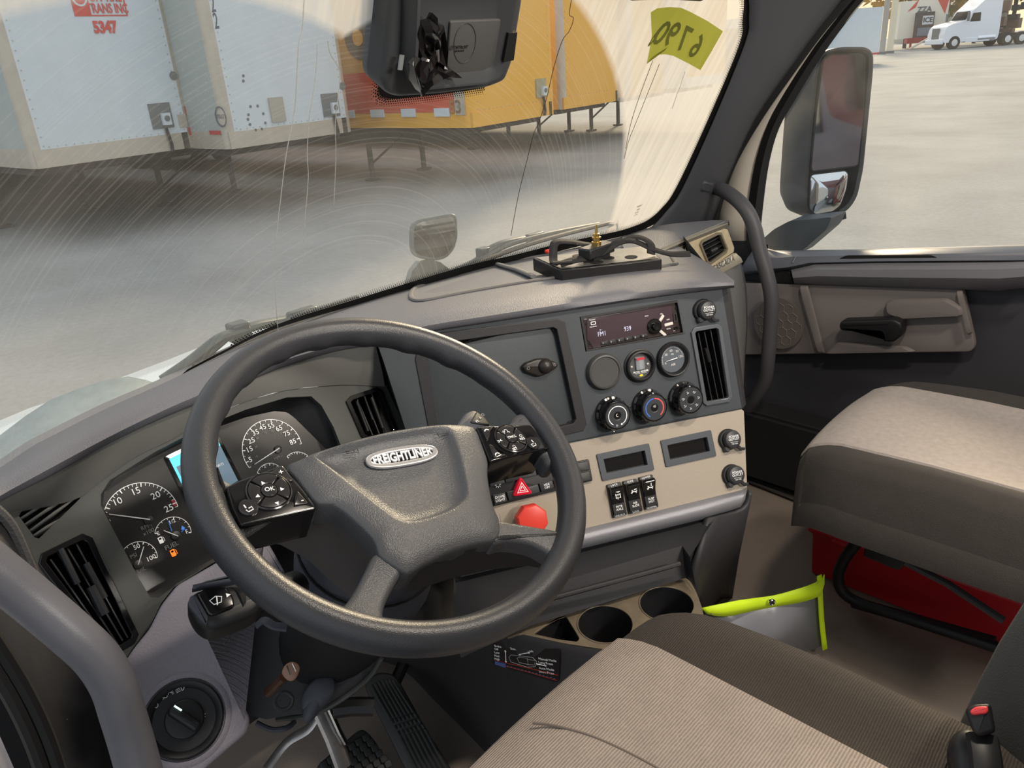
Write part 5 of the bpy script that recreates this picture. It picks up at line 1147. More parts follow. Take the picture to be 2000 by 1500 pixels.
# small paddle below the left stalk, key and tilt pedal
def blob(px, py, s, rx, ry, rz, parent, name, m, tilt=0):
    f = PL(at(px, py, s), (1, 0, 0), -ray(px, py)); c, q = math.cos(tilt), math.sin(tilt); rg = []
    for i in range(1, 9):
        ph = PI*i/9; rg.append([(rx*math.sin(ph)*math.cos(2*PI*k/20)*c-ry*math.sin(ph)*math.sin(2*PI*k/20)*q, rx*math.sin(ph)*math.cos(2*PI*k/20)*q+ry*math.sin(ph)*math.sin(2*PI*k/20)*c, -rz*math.cos(ph)) for k in range(20)])
    v = rings2(rg, True, True); return part(name, ([f.w(*p) for p in v[0]], v[1]), m, parent, world=True, ang=80)
part('column_lever', tube(smooth([at(502, 1222, .98), at(516, 1212, .975), at(535, 1222, .97), at(560, 1226, .97)], 4), [.006]*13, 8, flat=.5), M_shr, colr, world=True)
kf = root('ignition_key', 'clear bronze headed key in the ignition under the steering column', 'key', loc=at(565, 1310, 1.0))
f = PL(at(566, 1311, 1.0), wa(585, 1295, -.1)-wa(550, 1325, -.1), -ray(566, 1311))
v = prism(roundpoly(f.P([(548, 1316), (556, 1298), (570, 1291), (583, 1296), (587, 1306), (578, 1328), (564, 1332)]), .006), -.004, .004, .002); part('key_head', ([f.w(*p) for p in v[0]], v[1]), mat('key_plastic', s2l(170, 128, 105), .25, trans=.3), kf, world=True)
for a, b in (((560, 1300), (568, 1318)), ((570, 1296), (578, 1312))): part('key_rib', tube([f.w(*f.loc(*a, .0045)), f.w(*f.loc(*b, .0045))], .0008, 5), M_chr, kf, world=True)
part('key_blade', tube([at(555, 1322, 1.0), at(535, 1342, 1.03), at(524, 1352, 1.05)], .006, 10), mat('bronze_lock', s2l(90, 62, 50), .4, metal=.5), kf, world=True)
part('lock_ring', tube([f.w(-.025+.010*math.cos(a), -.022+.010*math.sin(a), -.02) for a in np.linspace(0, 2*PI, 17)[:-1]], .0025, 6, closed=True), M_dk, kf, world=True)
# tilt foot lever
tf = root('tilt_lever', 'blue grey foot lever for the column tilt above the brake pedal', 'lever', loc=at(615, 1365, 1.08))
blob(622, 1355, 1.08, .026, .017, .008, tf, 'lever_pad', M_shr, .35); blob(612, 1378, 1.08, .022, .010, .008, tf, 'lever_lip', M_shr, .6)
part('lever_arm', tube([at(620, 1358, 1.10), at(655, 1345, 1.15)], .006, 8), M_met, tf, world=True)
# column lower bracket plate, dark, and cable
part('bracket_plate', rings2([[tuple(at(*p, s)) for p in [(405, 1200), (520, 1215), (700, 1262), (742, 1285), (700, 1345), (640, 1385), (520, 1405), (480, 1395)]] for s in (1.10, 1.16)], True, True), M_dk, colr, world=True, ang=40)
part('cable', tube(smooth([at(745, 1285, 1.08), at(725, 1318, 1.09), at(690, 1350, 1.09), at(640, 1382, 1.10), at(600, 1398, 1.12), at(540, 1405, 1.14)], 5), .0035, 8), mat('cable_grey', s2l(64, 66, 64), .4), colr, world=True)
part('handbrake_loop', tube(smooth([at(500, 1412, 1.12), at(530, 1425, 1.12), at(560, 1422, 1.12), at(575, 1410, 1.13)], 4), .0035, 8), M_shr, colr, world=True)

# ================================================================ PEDALS
pd = root('accelerator_pedal', 'tall ribbed black accelerator pedal', 'pedal', loc=at(800, 1420, 1.42))
p0, p1 = onz(752, 1330, 1.40), onz(860, 1530, 1.27)
axl = p1-p0; AFn = nrm(np.cross(nrm(axl), [-.75, .5, 0])); AFn = AFn if AFn @ (CP-p0) > 0 else -AFn
AF = PL(p0, axl, AFn)
ap = [(712, 1342), (716, 1328), (740, 1312), (768, 1316), (782, 1334), (830, 1420), (880, 1500), (900, 1540), (830, 1560), (790, 1500), (740, 1400)]
v = prism(roundpoly(AF.P(ap), .010), -.022, 0, .004); part('pad_base', ([AF.w(*p) for p in v[0]], v[1]), mat('pedal_rubber', s2l(38, 39, 38), .55), pd, world=True)
g = MB()
for k in range(7):
    t = (k+.7)/7.4; a = (720+t*52, 1342-t*14-6*math.sin(PI*t)); m0 = (757+t*56, 1405-t*16); m1 = (776+t*60, 1440-t*18); e = (826+t*66, 1545-t*20)
    for A_q, B_q in ((a, m0), (m1, e)):
        g.add(tube([AF.w(*AF.loc(*A_q, .001)), AF.w(*AF.loc(*B_q, .001))], .0028, 6, flat=.9))
    for j in range(3):
        q0 = (m0[0]+(m1[0]-m0[0])*(j+.18)/3, m0[1]+(m1[1]-m0[1])*(j+.18)/3); q1 = (m0[0]+(m1[0]-m0[0])*(j+.82)/3, m0[1]+(m1[1]-m0[1])*(j+.82)/3); g.add(tube([AF.w(*AF.loc(*q0, .001)), AF.w(*AF.loc(*q1, .001))], .0032, 6))
part('pad_ribs', g, MATS['pedal_rubber'], pd, world=True)
part('pedal_arm', tube([AF.w(.02, 0, -.03), AF.w(-.05, .10, -.05), AF.w(-.06, .2, -.02)], .012, 8), M_blk, pd, world=True)
bp = root('brake_pedal', 'square black brake pedal with raised grid on a metal arm', 'pedal', loc=onz(700, 1470, 1.33))
BPc = onz(690, 1480, 1.33); BPF = PL(BPc, nrm(onz(740, 1445, 1.33)-onz(650, 1490, 1.33)), (-.1, -.62, .78))
v = prism(roundpoly(BPF.P([(618, 1496), (700, 1426), (712, 1424), (728, 1440), (752, 1478), (760, 1520), (700, 1570), (640, 1560)]), .010), -.014, 0, .003); part('pad_base', ([BPF.w(*p) for p in v[0]], v[1]), MATS['pedal_rubber'], bp, world=True)
g = MB()
for i in range(7):
    for j in range(6):
        s0, t0 = i/7, j/6; px = 632+s0*96+t0*52; py = 1494-s0*62+t0*62
        x, y, _ = BPF.loc(px, py); g.add(prism(rrect(.0125, .0125, .003, 2, x, y), -.001, .0045, .0012))
part('pad_studs', ([BPF.w(*p) for p in g.v], g.f), MATS['pedal_rubber'], bp, world=True)
ar = [at(625, 1385, 1.33), at(650, 1440, 1.34), at(672, 1500, 1.36)]
part('pedal_arm', tube(ar, .013, 8, flat=.45), M_met, bp, world=True)
part('arm_edge', tube([at(644, 1385, 1.32), at(664, 1430, 1.33), at(676, 1452, 1.34)], .004, 6), M_chr, bp, world=True)
wr_ = root('floor_heater_duct', 'scuffed grey metal strip on the floor left of the brake pedal', 'strip', loc=onz(560, 1450, FZ+.1))
part('strip', tube(smooth([at(520, 1502, 1.50), at(560, 1450, 1.5), at(600, 1425, 1.48), at(618, 1402, 1.47)], 4), .009, 6, flat=.3), M_met, wr_, world=True)
# rear: accelerator bracket
part('bracket', tube(smooth([at(650, 1385, 1.30), at(690, 1380, 1.3), at(730, 1380, 1.3)], 3), .014, 8), M_blk, pd, world=True)
# ================================================================ CONSOLE WITH CUP HOLDERS
cons = root('centre_console', 'low console with champagne cup holder plate beside the driver seat', 'console', loc=(.72, .75, FZ))
CF = PL((.75, .62, CZ), (1, 0, 0), (0, 0, 1))
def cz(l): return CF.P(l)
pl_o = [(990, 1245), (1036, 1222), (1180, 1180), (1312, 1137), (1335, 1127), (1347, 1134), (1360, 1158), (1370, 1186), (1378, 1230), (1330, 1262), (1260, 1270), (1190, 1268), (1103, 1255), (1016, 1236)]
c1, c2 = CF.loc(1182, 1219)[:2], CF.loc(1302, 1180)[:2]
hole1, hole2 = circ(.0445, 40, *c1), circ(.0445, 40, *c2)
pk = roundpoly(cz([(1062, 1222), (1096, 1202), (1106, 1202), (1133, 1246), (1128, 1254), (1090, 1249), (1040, 1238)]), .004)
g = plate([roundpoly(cz(pl_o), .008), hole1, hole2, pk], -.004, 0, .001)
M_cpl = mat('console_plate_champagne', s2l(128, 116, 98), .4, metal=.45, noise=.15, nscale=40)
part('cup_holder_plate', ([CF.w(*p) for p in g[0]], g[1]), M_cpl, cons, world=True)
for c in (c1, c2):
    v = lathe([(.0446, .0012), (.0435, .0005), (.0430, -.004), (.038, -.085)], 40, *c); part('cup_well', ([CF.w(*p) for p in v[0]], v[1]), M_blk, cons, world=True)
    v = tube([(c[0]+.0445*math.cos(a), c[1]+.0445*math.sin(a), .0006) for a in np.linspace(0, 2*PI, 41)[:-1]], .0012, 6, closed=True); part('well_rim', ([CF.w(*p) for p in v[0]], v[1]), M_cpl, cons, world=True)
v = rings2([[(a, b, .0) for a, b in pk], [(a, b, -.05) for a, b in pk]], False, True); part('tray_well', ([CF.w(*p) for p in v[0]], v[1]), M_blk, cons, world=True, smooth=False)
# raised ledge at the back and the driver-facing wall
b0 = [onz(*p, CZ) for p in ((985, 1245), (1036, 1222), (1312, 1137), (1340, 1126))]
part('back_ledge', grid([[tuple(p+np.array([0, 0, .0])) for p in b0], [tuple(p+np.array([.004, .006, .018])) for p in b0], [tuple(p+np.array([.012, .018, .022])) for p in b0], [tuple(p+np.array([.04, .05, .022])) for p in b0]]), M_dk, cons, world=True)
wt = [(640, 1190), (760, 1200), (860, 1205), (930, 1218), (1016, 1237), (1103, 1257), (1190, 1270), (1260, 1272), (1330, 1264), (1378, 1232)]
WT = [onz(*p, CZ) for p in wt]; WTm = [p*1 for p in WT]
WT[0] = np.array([.47, 1.08, 1.62]); WT[1] = np.array([.50, .98, 1.61]); WT[2] = np.array([.53, .86, CZ]); 
WB = [onz(*p, FZ) for p in ((700, 1285), (740, 1290), (790, 1310), (850, 1370), (930, 1450), (1010, 1540), (1080, 1620), (1150, 1700), (1250, 1750), (1350, 1700))]
rowsW = [[tuple(p) for p in smooth([q+np.array([0, 0, -.001]) for q in WT], 3)], [tuple(p) for p in smooth([q*.97+r*.03+np.array([-.004, -.006, 0]) for q, r in zip(WT, WB)], 3)], [tuple(p) for p in smooth([q*.6+r*.4+np.array([-.004, -.006, 0]) for q, r in zip(WT, WB)], 3)], [tuple(p) for p in smooth(WB, 3)]]
part('console_wall', grid(rowsW), mat('console_dark', s2l(46, 44, 46), .6, bump=.15, bscale=600), cons, world=True, ang=70)
part('console_top', rings2([[tuple(p+np.array([0, 0, -.006])) for p in [WT[0], WT[1], WT[2], WT[3], WT[4]]+[onz(1036, 1222, CZ), onz(1100, 1200, CZ)+np.array([0, .1, 0]), np.array([.9, 1.08, CZ])]]], True, False), M_dk, cons, world=True)
# driver-facing decal
k1, k2 = hit(rowsW, 966, 1260), hit(rowsW, 1092, 1276); k3 = hit(rowsW, 1089, 1328)
DF = PL(k1, k2-k1, np.cross(k2-k1, k3-k2)*-1)
if DF.n @ (CP-k1) < 0: DF = PL(k1, k2-k1, -DF.n)
DF = PL(k1+DF.n*.0025, k2-k1, DF.n)
dc = root('shift_pattern_decal', 'black shift pattern decal with white text on the console side', 'decal', fr=DF)
dq = DF.P([(962, 1252), (1094, 1270), (1092, 1330), (1086, 1333), (1030, 1317), (966, 1299), (962, 1294)])
part('backing', prism(roundpoly(dq, .004), -.001, .0003), mat('decal_black', s2l(22, 21, 23), .35), dc)
u_px = np.linalg.norm(DF.w(*DF.loc(1090, 1276))-DF.w(*DF.loc(968, 1260)))/122
g = MB()
def dtx(s, px, py, z, al='LEFT'): x, y, _ = DF.loc(px, py); g.add(text(s, z, .0001, x, y, .0008, align=al))
for s, px, py in (('Shift Up - Pull', 997, 1259), ('Shift Down - Push', 997, 1266), ('Manual Mode', 1052, 1286), ('Long Press', 1052, 1293), ('Auto Mode', 1053, 1304), ('Short Press', 1053, 1311)): dtx(s, px, py, .0062)
for s, px, py in (('Brake', 966, 1261), ('Off', 966, 1267), ('Low', 966, 1273.5), ('Med', 966, 1280), ('High', 966, 1286)): dtx(s, px, py, .0060)
for a, b in (((987, 1273), (988, 1291)), ((1016, 1278), (1032, 1275)), ((1064, 1300), (1050, 1297))):
    A_q, B_q = np.array(DF.loc(*a, .0008)), np.array(DF.loc(*b, .0008)); t = nrm(B_q-A_q); s = np.cross(t, (0, 0, 1)); g.add(tube([A_q, B_q], .0007, 4))
    for e, sg in ((A_q, -1), (B_q, 1)): g.add(([tuple(e+t*sg*.004), tuple(e+s*.0022), tuple(e-s*.0022)], [(0, 1, 2)]))
part('lettering', g, M_wht, dc, smooth=False)
g = MB()
for l in ([(994, 1284), (998, 1279), (1040, 1284), (1048, 1292), (1046, 1302), (1030, 1303), (998, 1293)], [(1010, 1286), (1014, 1283), (1030, 1286), (1032, 1298), (1014, 1294)], [(1030, 1288), (1045, 1290), (1044, 1299), (1031, 1298)]): g.add(tube([DF.loc(*p, .0007) for p in l], .0003, 4, closed=True))
part('lever_drawing', g, M_prt, dc, smooth=False)
part('red_line', MB().add(tube([DF.loc(*p, .0007) for p in ((967, 1290), (1030, 1304), (1090, 1319))], .0006, 4)).add(tube([DF.loc(*p, .0007) for p in ((968, 1296), (1030, 1312), (1088, 1329))], .0005, 4)), mat('decal_red', s2l(190, 60, 40), .5), dc, smooth=False)
P = DF.P([(967, 1291), (988, 1296), (988, 1304), (967, 1297)]); part('blue_box', prism(P, .0003, .0007), mat('decal_blue', s2l(60, 110, 180), .5), dc, smooth=False)
g = MB(); x, y, _ = DF.loc(1040, 1311); 
for k in range(14): xx, yy, _ = DF.loc(992+k*7, 1300.5+k*1.85); g.add(box(xx, yy, .0006, .0035, .0010, .0002))
part('small_print', g, mat('decal_blue_text', s2l(120, 140, 190), .5), dc, smooth=False)

# ================================================================ SEATS
def cushion(o, name_l, X0, Yf, Zt, m_l, m_d, hw=.255, cw=.165, length=.56, th=.13, yaw=0, light_part='seat_panel'):
    """seat cushion: dark body with rounded bolsters and a lighter centre panel; X0 centre, Yf front edge"""
    nx = 28; prof = []
    def zt(x, y):   # x -1..1, y 0..1 (front..back)
        e = 0.0; a = abs(x); bol = .028*math.exp(-((a-.80)/.16)**2)*min(1, .25+y*2.2)
        front = -.020*(max(0, 1-y/.12))**2; side = -.075*(max(0, (a-.86)/.14))**2.2 if a > .86 else 0
        return Zt+bol+front+side+.010*(1-x*x)
    rings = []; ys = [0, .01, .03, .06, .1, .16, .24, .36, .5, .65, .8, .92, 1.0]
    rows = []
    for y in ys:
        r = []
        for i in range(nx+1):
            x = -1+2*i/nx; W_ = hw*(1-.07*max(0, 1-y/.22)**2); r.append((X0+x*W_, Yf-y*length-.03*abs(x)**3*(1-y), zt(x, y)))
        rows.append(r)
    body = MB(); top = rows
    nr = len(rows); f0 = rows[0]
    per = [rows[0][i] for i in range(nx+1)]+[rows[j][-1] for j in range(1, nr)]+[rows[-1][i] for i in range(nx-1, -1, -1)]+[rows[j][0] for j in range(nr-2, 0, -1)]
    cxy = np.array([X0, Yf-length/2])
    def rim(dz, o, zab=None):
        out = []
        for p in per:
            d = nrm(np.array(p[:2])-cxy); q = np.array(p[:2])+d*o; out.append((q[0], q[1], zab if zab is not None else p[2]+dz))
        return out
    R1_, R2_, R3_, R4_ = rim(-.020, .012), rim(-.05, .014), rim(0, .002, Zt-th+.02), rim(0, -.04, Zt-th)
    body.add(grid(rows)); body.add(rings2([R4_, R3_, R2_, R1_, per], True, False))
    fr1, fr2, fr3 = R1_[:nx+1], R2_[:nx+1], R3_[:nx+1]
    b = part('cushion', body, m_d, o, world=True, ang=80)
    # light panel lies on the centre and folds over the front edge
    pr = []
    def W2(y): return cw
    allr = [[(p[0], p[1], p[2]) for p in r] for r in [fr3, fr2, fr1]+top]
    for r in allr:
        q = [];
        for i in range(15):
            xx = X0-cw+2*cw*i/14; t = (xx-(r[0][0]))/(r[-1][0]-r[0][0])*nx; k = min(nx-1, max(0, int(t))); fr = t-k; a, c = np.array(r[k]), np.array(r[k+1]); w = a*(1-fr)+c*fr; q.append((w[0], w[1]+(.0035 if len(pr) < 3 else .001), w[2]+(.0015 if len(pr) < 3 else .0045)))
        pr.append(q)
    e0, e1 = [r[0] for r in pr], [r[-1] for r in pr]
    lp = MB().add(grid(pr)).add(grid([e0, [(a-.003, b_, c-.006) for a, b_, c in e0]])).add(grid([[(a+.003, b_, c-.006) for a, b_, c in e1], e1])); part(light_part, lp, m_l, o, world=True, ang=80)
    # seam
    return b
ds = root('driver_seat', 'driver seat with woven beige centre and dark ribbed bolsters', 'seat', loc=(.42, .2, FZ))
DX0 = .475
cushion(ds, '', DX0, .478, 1.758, M_seatL, M_seatD, hw=.290, cw=.158, length=.62, th=.14)
part('seam', tube(smooth([onz(*p, 1.772) for p in ((1040, 1412), (1085, 1418), (1160, 1440), (1250, 1482), (1330, 1530), (1420, 1600))], 4), .0016, 6), mat('seam_thread', s2l(110, 100, 92), .9), ds, world=True)
part('seat_base', MB().add(box(DX0, .12, 1.42, .42, .42, .34)), M_drk, ds, world=True, bevel=.02)
# backrest wing at the right edge of the picture
def backrest(o, X0, Yb, z0, z1, hw, m, th=.13, wing=.10, lean=.14):
    rg = []
    for j in range(13):
        t = j/12; z = z0+(z1-z0)*t; y = Yb-lean*t; w = hw*(1-.10*t**2)*(1-.06*(1-t)**3); ring = []
        for k in range(40):
            a = 2*PI*k/40; cx, sy = math.cos(a), math.sin(a); X = math.copysign(abs(cx)**.6, cx)*w; Y = math.copysign(abs(sy)**.7, sy)*th/2
            if sy > 0: Y += wing*max(0, (abs(X)/w-.55)/.45)**1.5*(1-t**3)
            ring.append((X0+X, y+Y, z))
        rg.append(ring)
    part('backrest', rings2(rg, True, True), m, o, world=True, ang=80)
backrest(ds, DX0, -.10, 1.66, 2.32, .285, mat('backrest_dark_fabric', s2l(74, 74, 73), .9, bump=.3, bscale=600, noise=.06, nscale=8), th=.15, wing=.20, lean=.06)
bk = root('seat_belt_buckle', 'black seat belt buckle with red button beside the driver backrest', 'buckle', loc=at(1905, 1420, .92))
f = PL(at(1905, 1400, .90), (.8, -.5, 0), -ray(1905, 1400))
v = prism(roundpoly(f.P([(1884, 1386), (1900, 1376), (1935, 1374), (1945, 1430), (1915, 1440), (1900, 1430)]), .004), -.014, .010, .004); part('housing', ([f.w(*p) for p in v[0]], v[1]), M_blk, bk, world=True)
v = prism(roundpoly(f.P([(1893, 1390), (1905, 1380), (1930, 1379), (1930, 1394), (1900, 1398)]), .003), .004, .013, .002); part('release_button', ([f.w(*p) for p in v[0]], v[1]), mat('button_red', s2l(225, 70, 75), .35), bk, world=True)
part('stalk', tube([at(1918, 1438, .91), at(1925, 1480, .90), at(1930, 1540, .90)], .014, 10, flat=.5), M_blk, bk, world=True)
blob(1900, 1490, .93, .030, .022, .016, ds, 'recliner_cover', M_blk, .5)
ps = root('passenger_seat', 'empty passenger seat with pale grey centre and dark bolsters beside the door', 'seat', loc=(1.5, .2, FZ))
cushion(ps, '', 1.465, .525, 1.738, M_seatP, mat('passenger_dark_fabric', s2l(52, 48, 45), .92, bump=.4, bscale=500, noise=.08, nscale=30), hw=.245, cw=.160, length=.60, th=.115)
backrest(ps, 1.455, -.14, 1.72, 2.4, .24, MATS['passenger_dark_fabric'], th=.14, wing=.09)
# tubular base of the passenger seat
bt_ = [at(1692, 1040, 1.78), at(1672, 1062, 1.80), at(1650, 1092, 1.84), at(1637, 1125, 1.87), at(1640, 1152, 1.89), at(1662, 1172, 1.88)]
e_ = onz(1668, 1178, FZ+.02); e2 = onz(1945, 1262, FZ+.02)
path = smooth([onx(1692, 1040, 1.50), onx(1668, 1066, 1.50), onx(1646, 1098, 1.50), onx(1637, 1128, 1.50), onx(1646, 1156, 1.50), onx(1680, 1178, 1.50), onx(1760, 1204, 1.50), onx(1940, 1262, 1.50), onx(2040, 1300, 1.5)], 5)
part('base_tube', tube(path, .0125, 12), M_blk, ps, world=True)
part('floor_rail', tube([onx(1668, 1168, 1.52)+np.array([0, 0, -.012]), onx(1945, 1246, 1.52)+np.array([0, 0, -.012])], .016, 8, flat=.7), M_drk, ps, world=True)
lf_ = PL(onx(1728, 1085, 1.40), (0, -1, -.3), (-1, 0, .3))
v = prism(roundpoly(lf_.P([(1690, 1060), (1700, 1056), (1768, 1078), (1772, 1096), (1758, 1113), (1745, 1110), (1688, 1086)]), .004), -.02, .006, .004); part('slide_handle', ([lf_.w(*p) for p in v[0]], v[1]), M_blk, ps, world=True)
part('lever_rod', tube([onx(1768, 1098, 1.40), onx(1850, 1140, 1.40), onx(1960, 1212, 1.40)], .0075, 10), mat('rod_grey', s2l(58, 58, 60), .4), ps, world=True)

# ================================================================ RED TOOLBOX
X0 = 1.60; pA, pB = onx(1602, 1128, X0), onx(1965, 1242, X0)
tbx = root('toolbox', 'red plastic toolbox on the floor under the passenger seat', 'toolbox', loc=(1.75, .35, FZ))
M_tb = mat('toolbox_red', s2l(176, 26, 36), .38)
yf = .60; zb, zt = FZ+.005, FZ+.125
P = [(1.60, yf), (1.90, yf), (1.90, .02), (1.60, .02)]
part('tub', rings2([[(a, b, zb) for a, b in roundpoly(P, .012)], [(a+(.0 if a > 1.7 else -.006), b+(.006 if b > .3 else -.006), zt) for a, b in roundpoly(P, .012)]], True, True), M_tb, tbx, world=True)
lid = [(1.588, yf+.014), (1.912, yf+.014), (1.912, .006), (1.588, .006)]
part('lid', rings2([[(a, b, z) for a, b in roundpoly(q, .014)] for q, z in ((lid, zt), (lid, zt+.016), ([(1.60, yf), (1.90, yf), (1.90, .02), (1.60, .02)], zt+.020), ([(1.605, yf-.006), (1.895, yf-.006), (1.895, .026), (1.605, .026)], zt+.052), ([(1.62, yf-.03), (1.88, yf-.03), (1.88, .05), (1.62, .05)], zt+.06))], True, True), M_tb, tbx, world=True)
part('lid_ridge', tube([(1.586, yf+.008, zt+.012), (1.586, .01, zt+.012)], .006, 8), M_tb, tbx, world=True)
part('hinge', tube([(1.584, yf-.05, zt+.004), (1.584, yf-.10, zt+.004)], .007, 8), M_tb, tbx, world=True)

# ================================================================ HI-VIS DOCUMENT POUCH
Bp = onz(1613, 1268, FZ+.02); Ap = onz(1372, 1250, FZ+.02); dd = nrm([-.62, .42, 0])
PF = PL(Bp, -dd, np.cross(-dd, [0, 0, 1.])*1.0)
if PF.n @ (CP-Bp) < 0: PF = PL(Bp, -dd, -PF.n)
po = root('document_pouch', 'clear pouch with yellow green border and grommets standing on the floor', 'pouch', fr=PF)
topp = [(1368, 1185), (1392, 1176), (1430, 1170), (1470, 1169), (1512, 1164), (1560, 1146), (1596, 1128), (1606, 1119)]
bot = [(1380, 1195), (1400, 1196), (1430, 1196), (1470, 1192), (1512, 1185), (1560, 1172), (1592, 1158), (1601, 1150)]
M_hv = mat('hivis_fabric', s2l(196, 226, 30), .6, emit=s2l(190, 225, 20), es=.10, bump=.2, bscale=300)
def wav(p, i, z=0): x, y, _ = PF.loc(*p); return (x, y, .006*math.sin(i*1.3)+z)
part('top_band', grid([[wav(p, i/3, .003) for i, p in enumerate(smooth(topp, 3))], [wav(p, i/3, .007) for i, p in enumerate(smooth([((a[0]+b[0])/2, (a[1]+b[1])/2) for a, b in zip(topp, bot)], 3))], [wav(p, i/3, .004) for i, p in enumerate(smooth(bot, 3))]]), M_hv, po, solid=.002, ang=80)
sd_ = [(1601, 1118), (1603, 1160), (1606, 1210), (1612, 1262)]; si = [(p[0]-9, p[1]+4) for p in sd_]
part('side_band', grid([[wav(p, 7, .004) for p in smooth(sd_, 3)], [wav(p, 7, .004) for p in smooth(si, 3)]]), M_hv, po, solid=.002)
sheet = [(1376, 1190), (1430, 1192), (1512, 1180), (1594, 1152), (1604, 1262), (1500, 1300), (1400, 1310)]
part('clear_sheet', rings2([[(*PF.loc(*p)[:2], 0) for p in sheet]], True, False), mat('clear_vinyl', s2l(128, 130, 138), .25), po, solid=.0015)
for p in ((1388, 1188), (1503, 1171), (1593, 1136)):
    x, y, _ = PF.loc(*p); part('grommet', lathe([(.0075, .007), (.0075, .010), (.006, .0115), (.0042, .010), (.004, .007)], 22, x, y), M_chr, po); part('grommet_hole', lathe([(.004, .0078), (0, .0078)], 16, x, y, cap1=False), M_hole, po)

# ================================================================ DRIVER SIDE GRAB HANDLE AND DOOR JAMB
lg = root('grab_handle', 'large grey tubular grab handle crossing the lower left corner in front of the vent', 'handle', loc=at(150, 1250, .76))
lp_ = [(-170, 1010, .70), (-60, 1076, .72), (0, 1122, .73), (60, 1170, .74), (140, 1238, .75), (188, 1284, .76), (220, 1334, .77), (238, 1388, .78), (254, 1440, .79), (272, 1505, .80), (292, 1590, .81)]
part('tube', tube(smooth([at(*p) for p in lp_], 6), .0178, 20), mat('handle_grey_near', s2l(84, 84, 90), .42, bump=.08, bscale=700), lg, world=True)
jamb = [[tuple(ony(*p, .86)) for p in ((-60, 1022), (10, 1004), (44, 1056), (92, 1158), (216, 1280), (250, 1340), (285, 1460), (330, 1620))], [tuple(ony(*p, .80)) for p in ((-200, 1060), (-80, 1080), (-20, 1130), (40, 1250), (90, 1340), (130, 1420), (180, 1520), (220, 1640))], [tuple(ony(*p, .72)) for p in ((-300, 1100), (-160, 1150), (-60, 1250), (0, 1330), (40, 1400), (60, 1450), (100, 1540), (140, 1660))]]
j = struct('trim_4', grid(jamb), M_dk, solid=.004, label='dark trim of the driver door opening at the lower left')
part('jamb_edge', tube(smooth([ony(*p, .845) for p in ((-20, 985), (22, 1030), (66, 1125), (100, 1180))], 4), .006, 8), mat('edge_grain', s2l(60, 60, 62), .6, bump=.5, bscale=300), j, world=True)
g = MB()
for off in (0, 26): g.add(tube(smooth([ony(a-off, b+off*.6, .70) for a, b in ((-60, 1180), (0, 1268), (50, 1350), (92, 1440), (125, 1540))], 4), .007, 8))
part('door_seal', g, M_rub, j, world=True)
part('jamb_pocket', tube([ony(104, 1424, .80), ony(130, 1402, .80)], .003, 6), M_str, j, world=True)
body = struct('wall_left', rings2([[tuple(ony(*p, .69)) for p in ((-300, 1200), (-40, 1380), (-8, 1420), (36, 1520), (60, 1640), (-300, 1700))]], True, False), mat('white_cab_paint', s2l(222, 222, 232), .35), solid=.01, label='white painted cab edge at the bottom left corner')
# ================================================================ ON TOP OF THE DASHBOARD
def pad(px, py, up=.001): return hit(TOPR, px, py, 0)+np.array([0, 0, up])
ro = smooth([(803, 578), (812, 563), (850, 550), (972, 518), (1060, 500), (1180, 486), (1285, 488), (1318, 512), (1300, 520), (1160, 536), (1040, 550), (900, 574), (830, 588), (808, 586)], 3, closed=True)
tr0 = [pad(*p) for p in ro]
part('tray_rim', tube(tr0, .0055, 8, closed=True, flat=.7), mat('tray_grey', s2l(96, 94, 94), .5), dash, world=True)
ri = [tuple(np.array([1060, 535])+(np.array(p)-[1060, 535])*[.965, .80]) for p in ro]
part('tray_floor', rings2([[tuple(p+np.array([0, 0, .001])) for p in tr0], [tuple(pad(*p, .0005)) for p in ri]], False, True), mat('tray_floor_grey', s2l(104, 104, 106), .5, bump=.1, bscale=400), dash, world=True)
part('tray_divider', tube([pad(972, 521, .006), pad(1010, 532, .006), pad(1042, 546, .006)], .006, 8, flat=.7), MATS['tray_grey'], dash, world=True)
# black electronics box with straps
bz = max(pad(1100, 530)[2], pad(1290, 505)[2])+.004
TB = [onz(1040, 503, bz+.026), onz(1096, 528, bz+.026), onz(1293, 506, bz+.026), onz(1262, 480, bz+.026)]
bx = root('electronics_box', 'black flat metal box with straps lying in the dash top tray', 'electronic box', loc=(*(sum(TB)/4)[:2], bz))
low = [p-np.array([0, 0, .026]) for p in TB]
part('case', rings2([[tuple(p) for p in low], [tuple(p) for p in TB]], True, True), mat('case_black_metal', s2l(34, 33, 34), .35, metal=.4), bx, world=True, bevel=.002)
def tb_(s, t, h=.001): return (TB[1]*(1-s)+TB[2]*s)*(1-t)+(TB[0]*(1-s)+TB[3]*s)*t+np.array([0, 0, h])
g = bilin([tb_(.02, .06), tb_(.98, .06), tb_(.98, .95), tb_(.02, .95)], 2, 2); part('top_plate', g, mat('case_top_satin', s2l(140, 138, 134), .3, metal=.7, noise=.15, nscale=60), bx, world=True)
for s, t in ((.15, .35), (.4, .2), (.55, .4), (.35, .75), (.75, .3)):
    part('cutout', prism([tuple(tb_(s, t)[:2]+np.array(q)*.012) for q in circ(1, 12)], tb_(s, t)[2], tb_(s, t)[2]+.001), M_hole, bx, world=True)
sp1 = smooth([tb_(.02, .30, .004), tb_(.08, .55, .012), tb_(.16, .8, .030), tb_(.30, .85, .028), tb_(.5, .7, .020), tb_(.7, .6, .024), tb_(.85, .55, .032), tb_(.95, .4, .022), tb_(.93, .22, .006)], 6)
part('strap', ribbon(sp1, .016, (0, -.5, 1)), mat('strap_black', s2l(28, 26, 27), .8, bump=.4, bscale=500), bx, world=True, solid=.002)
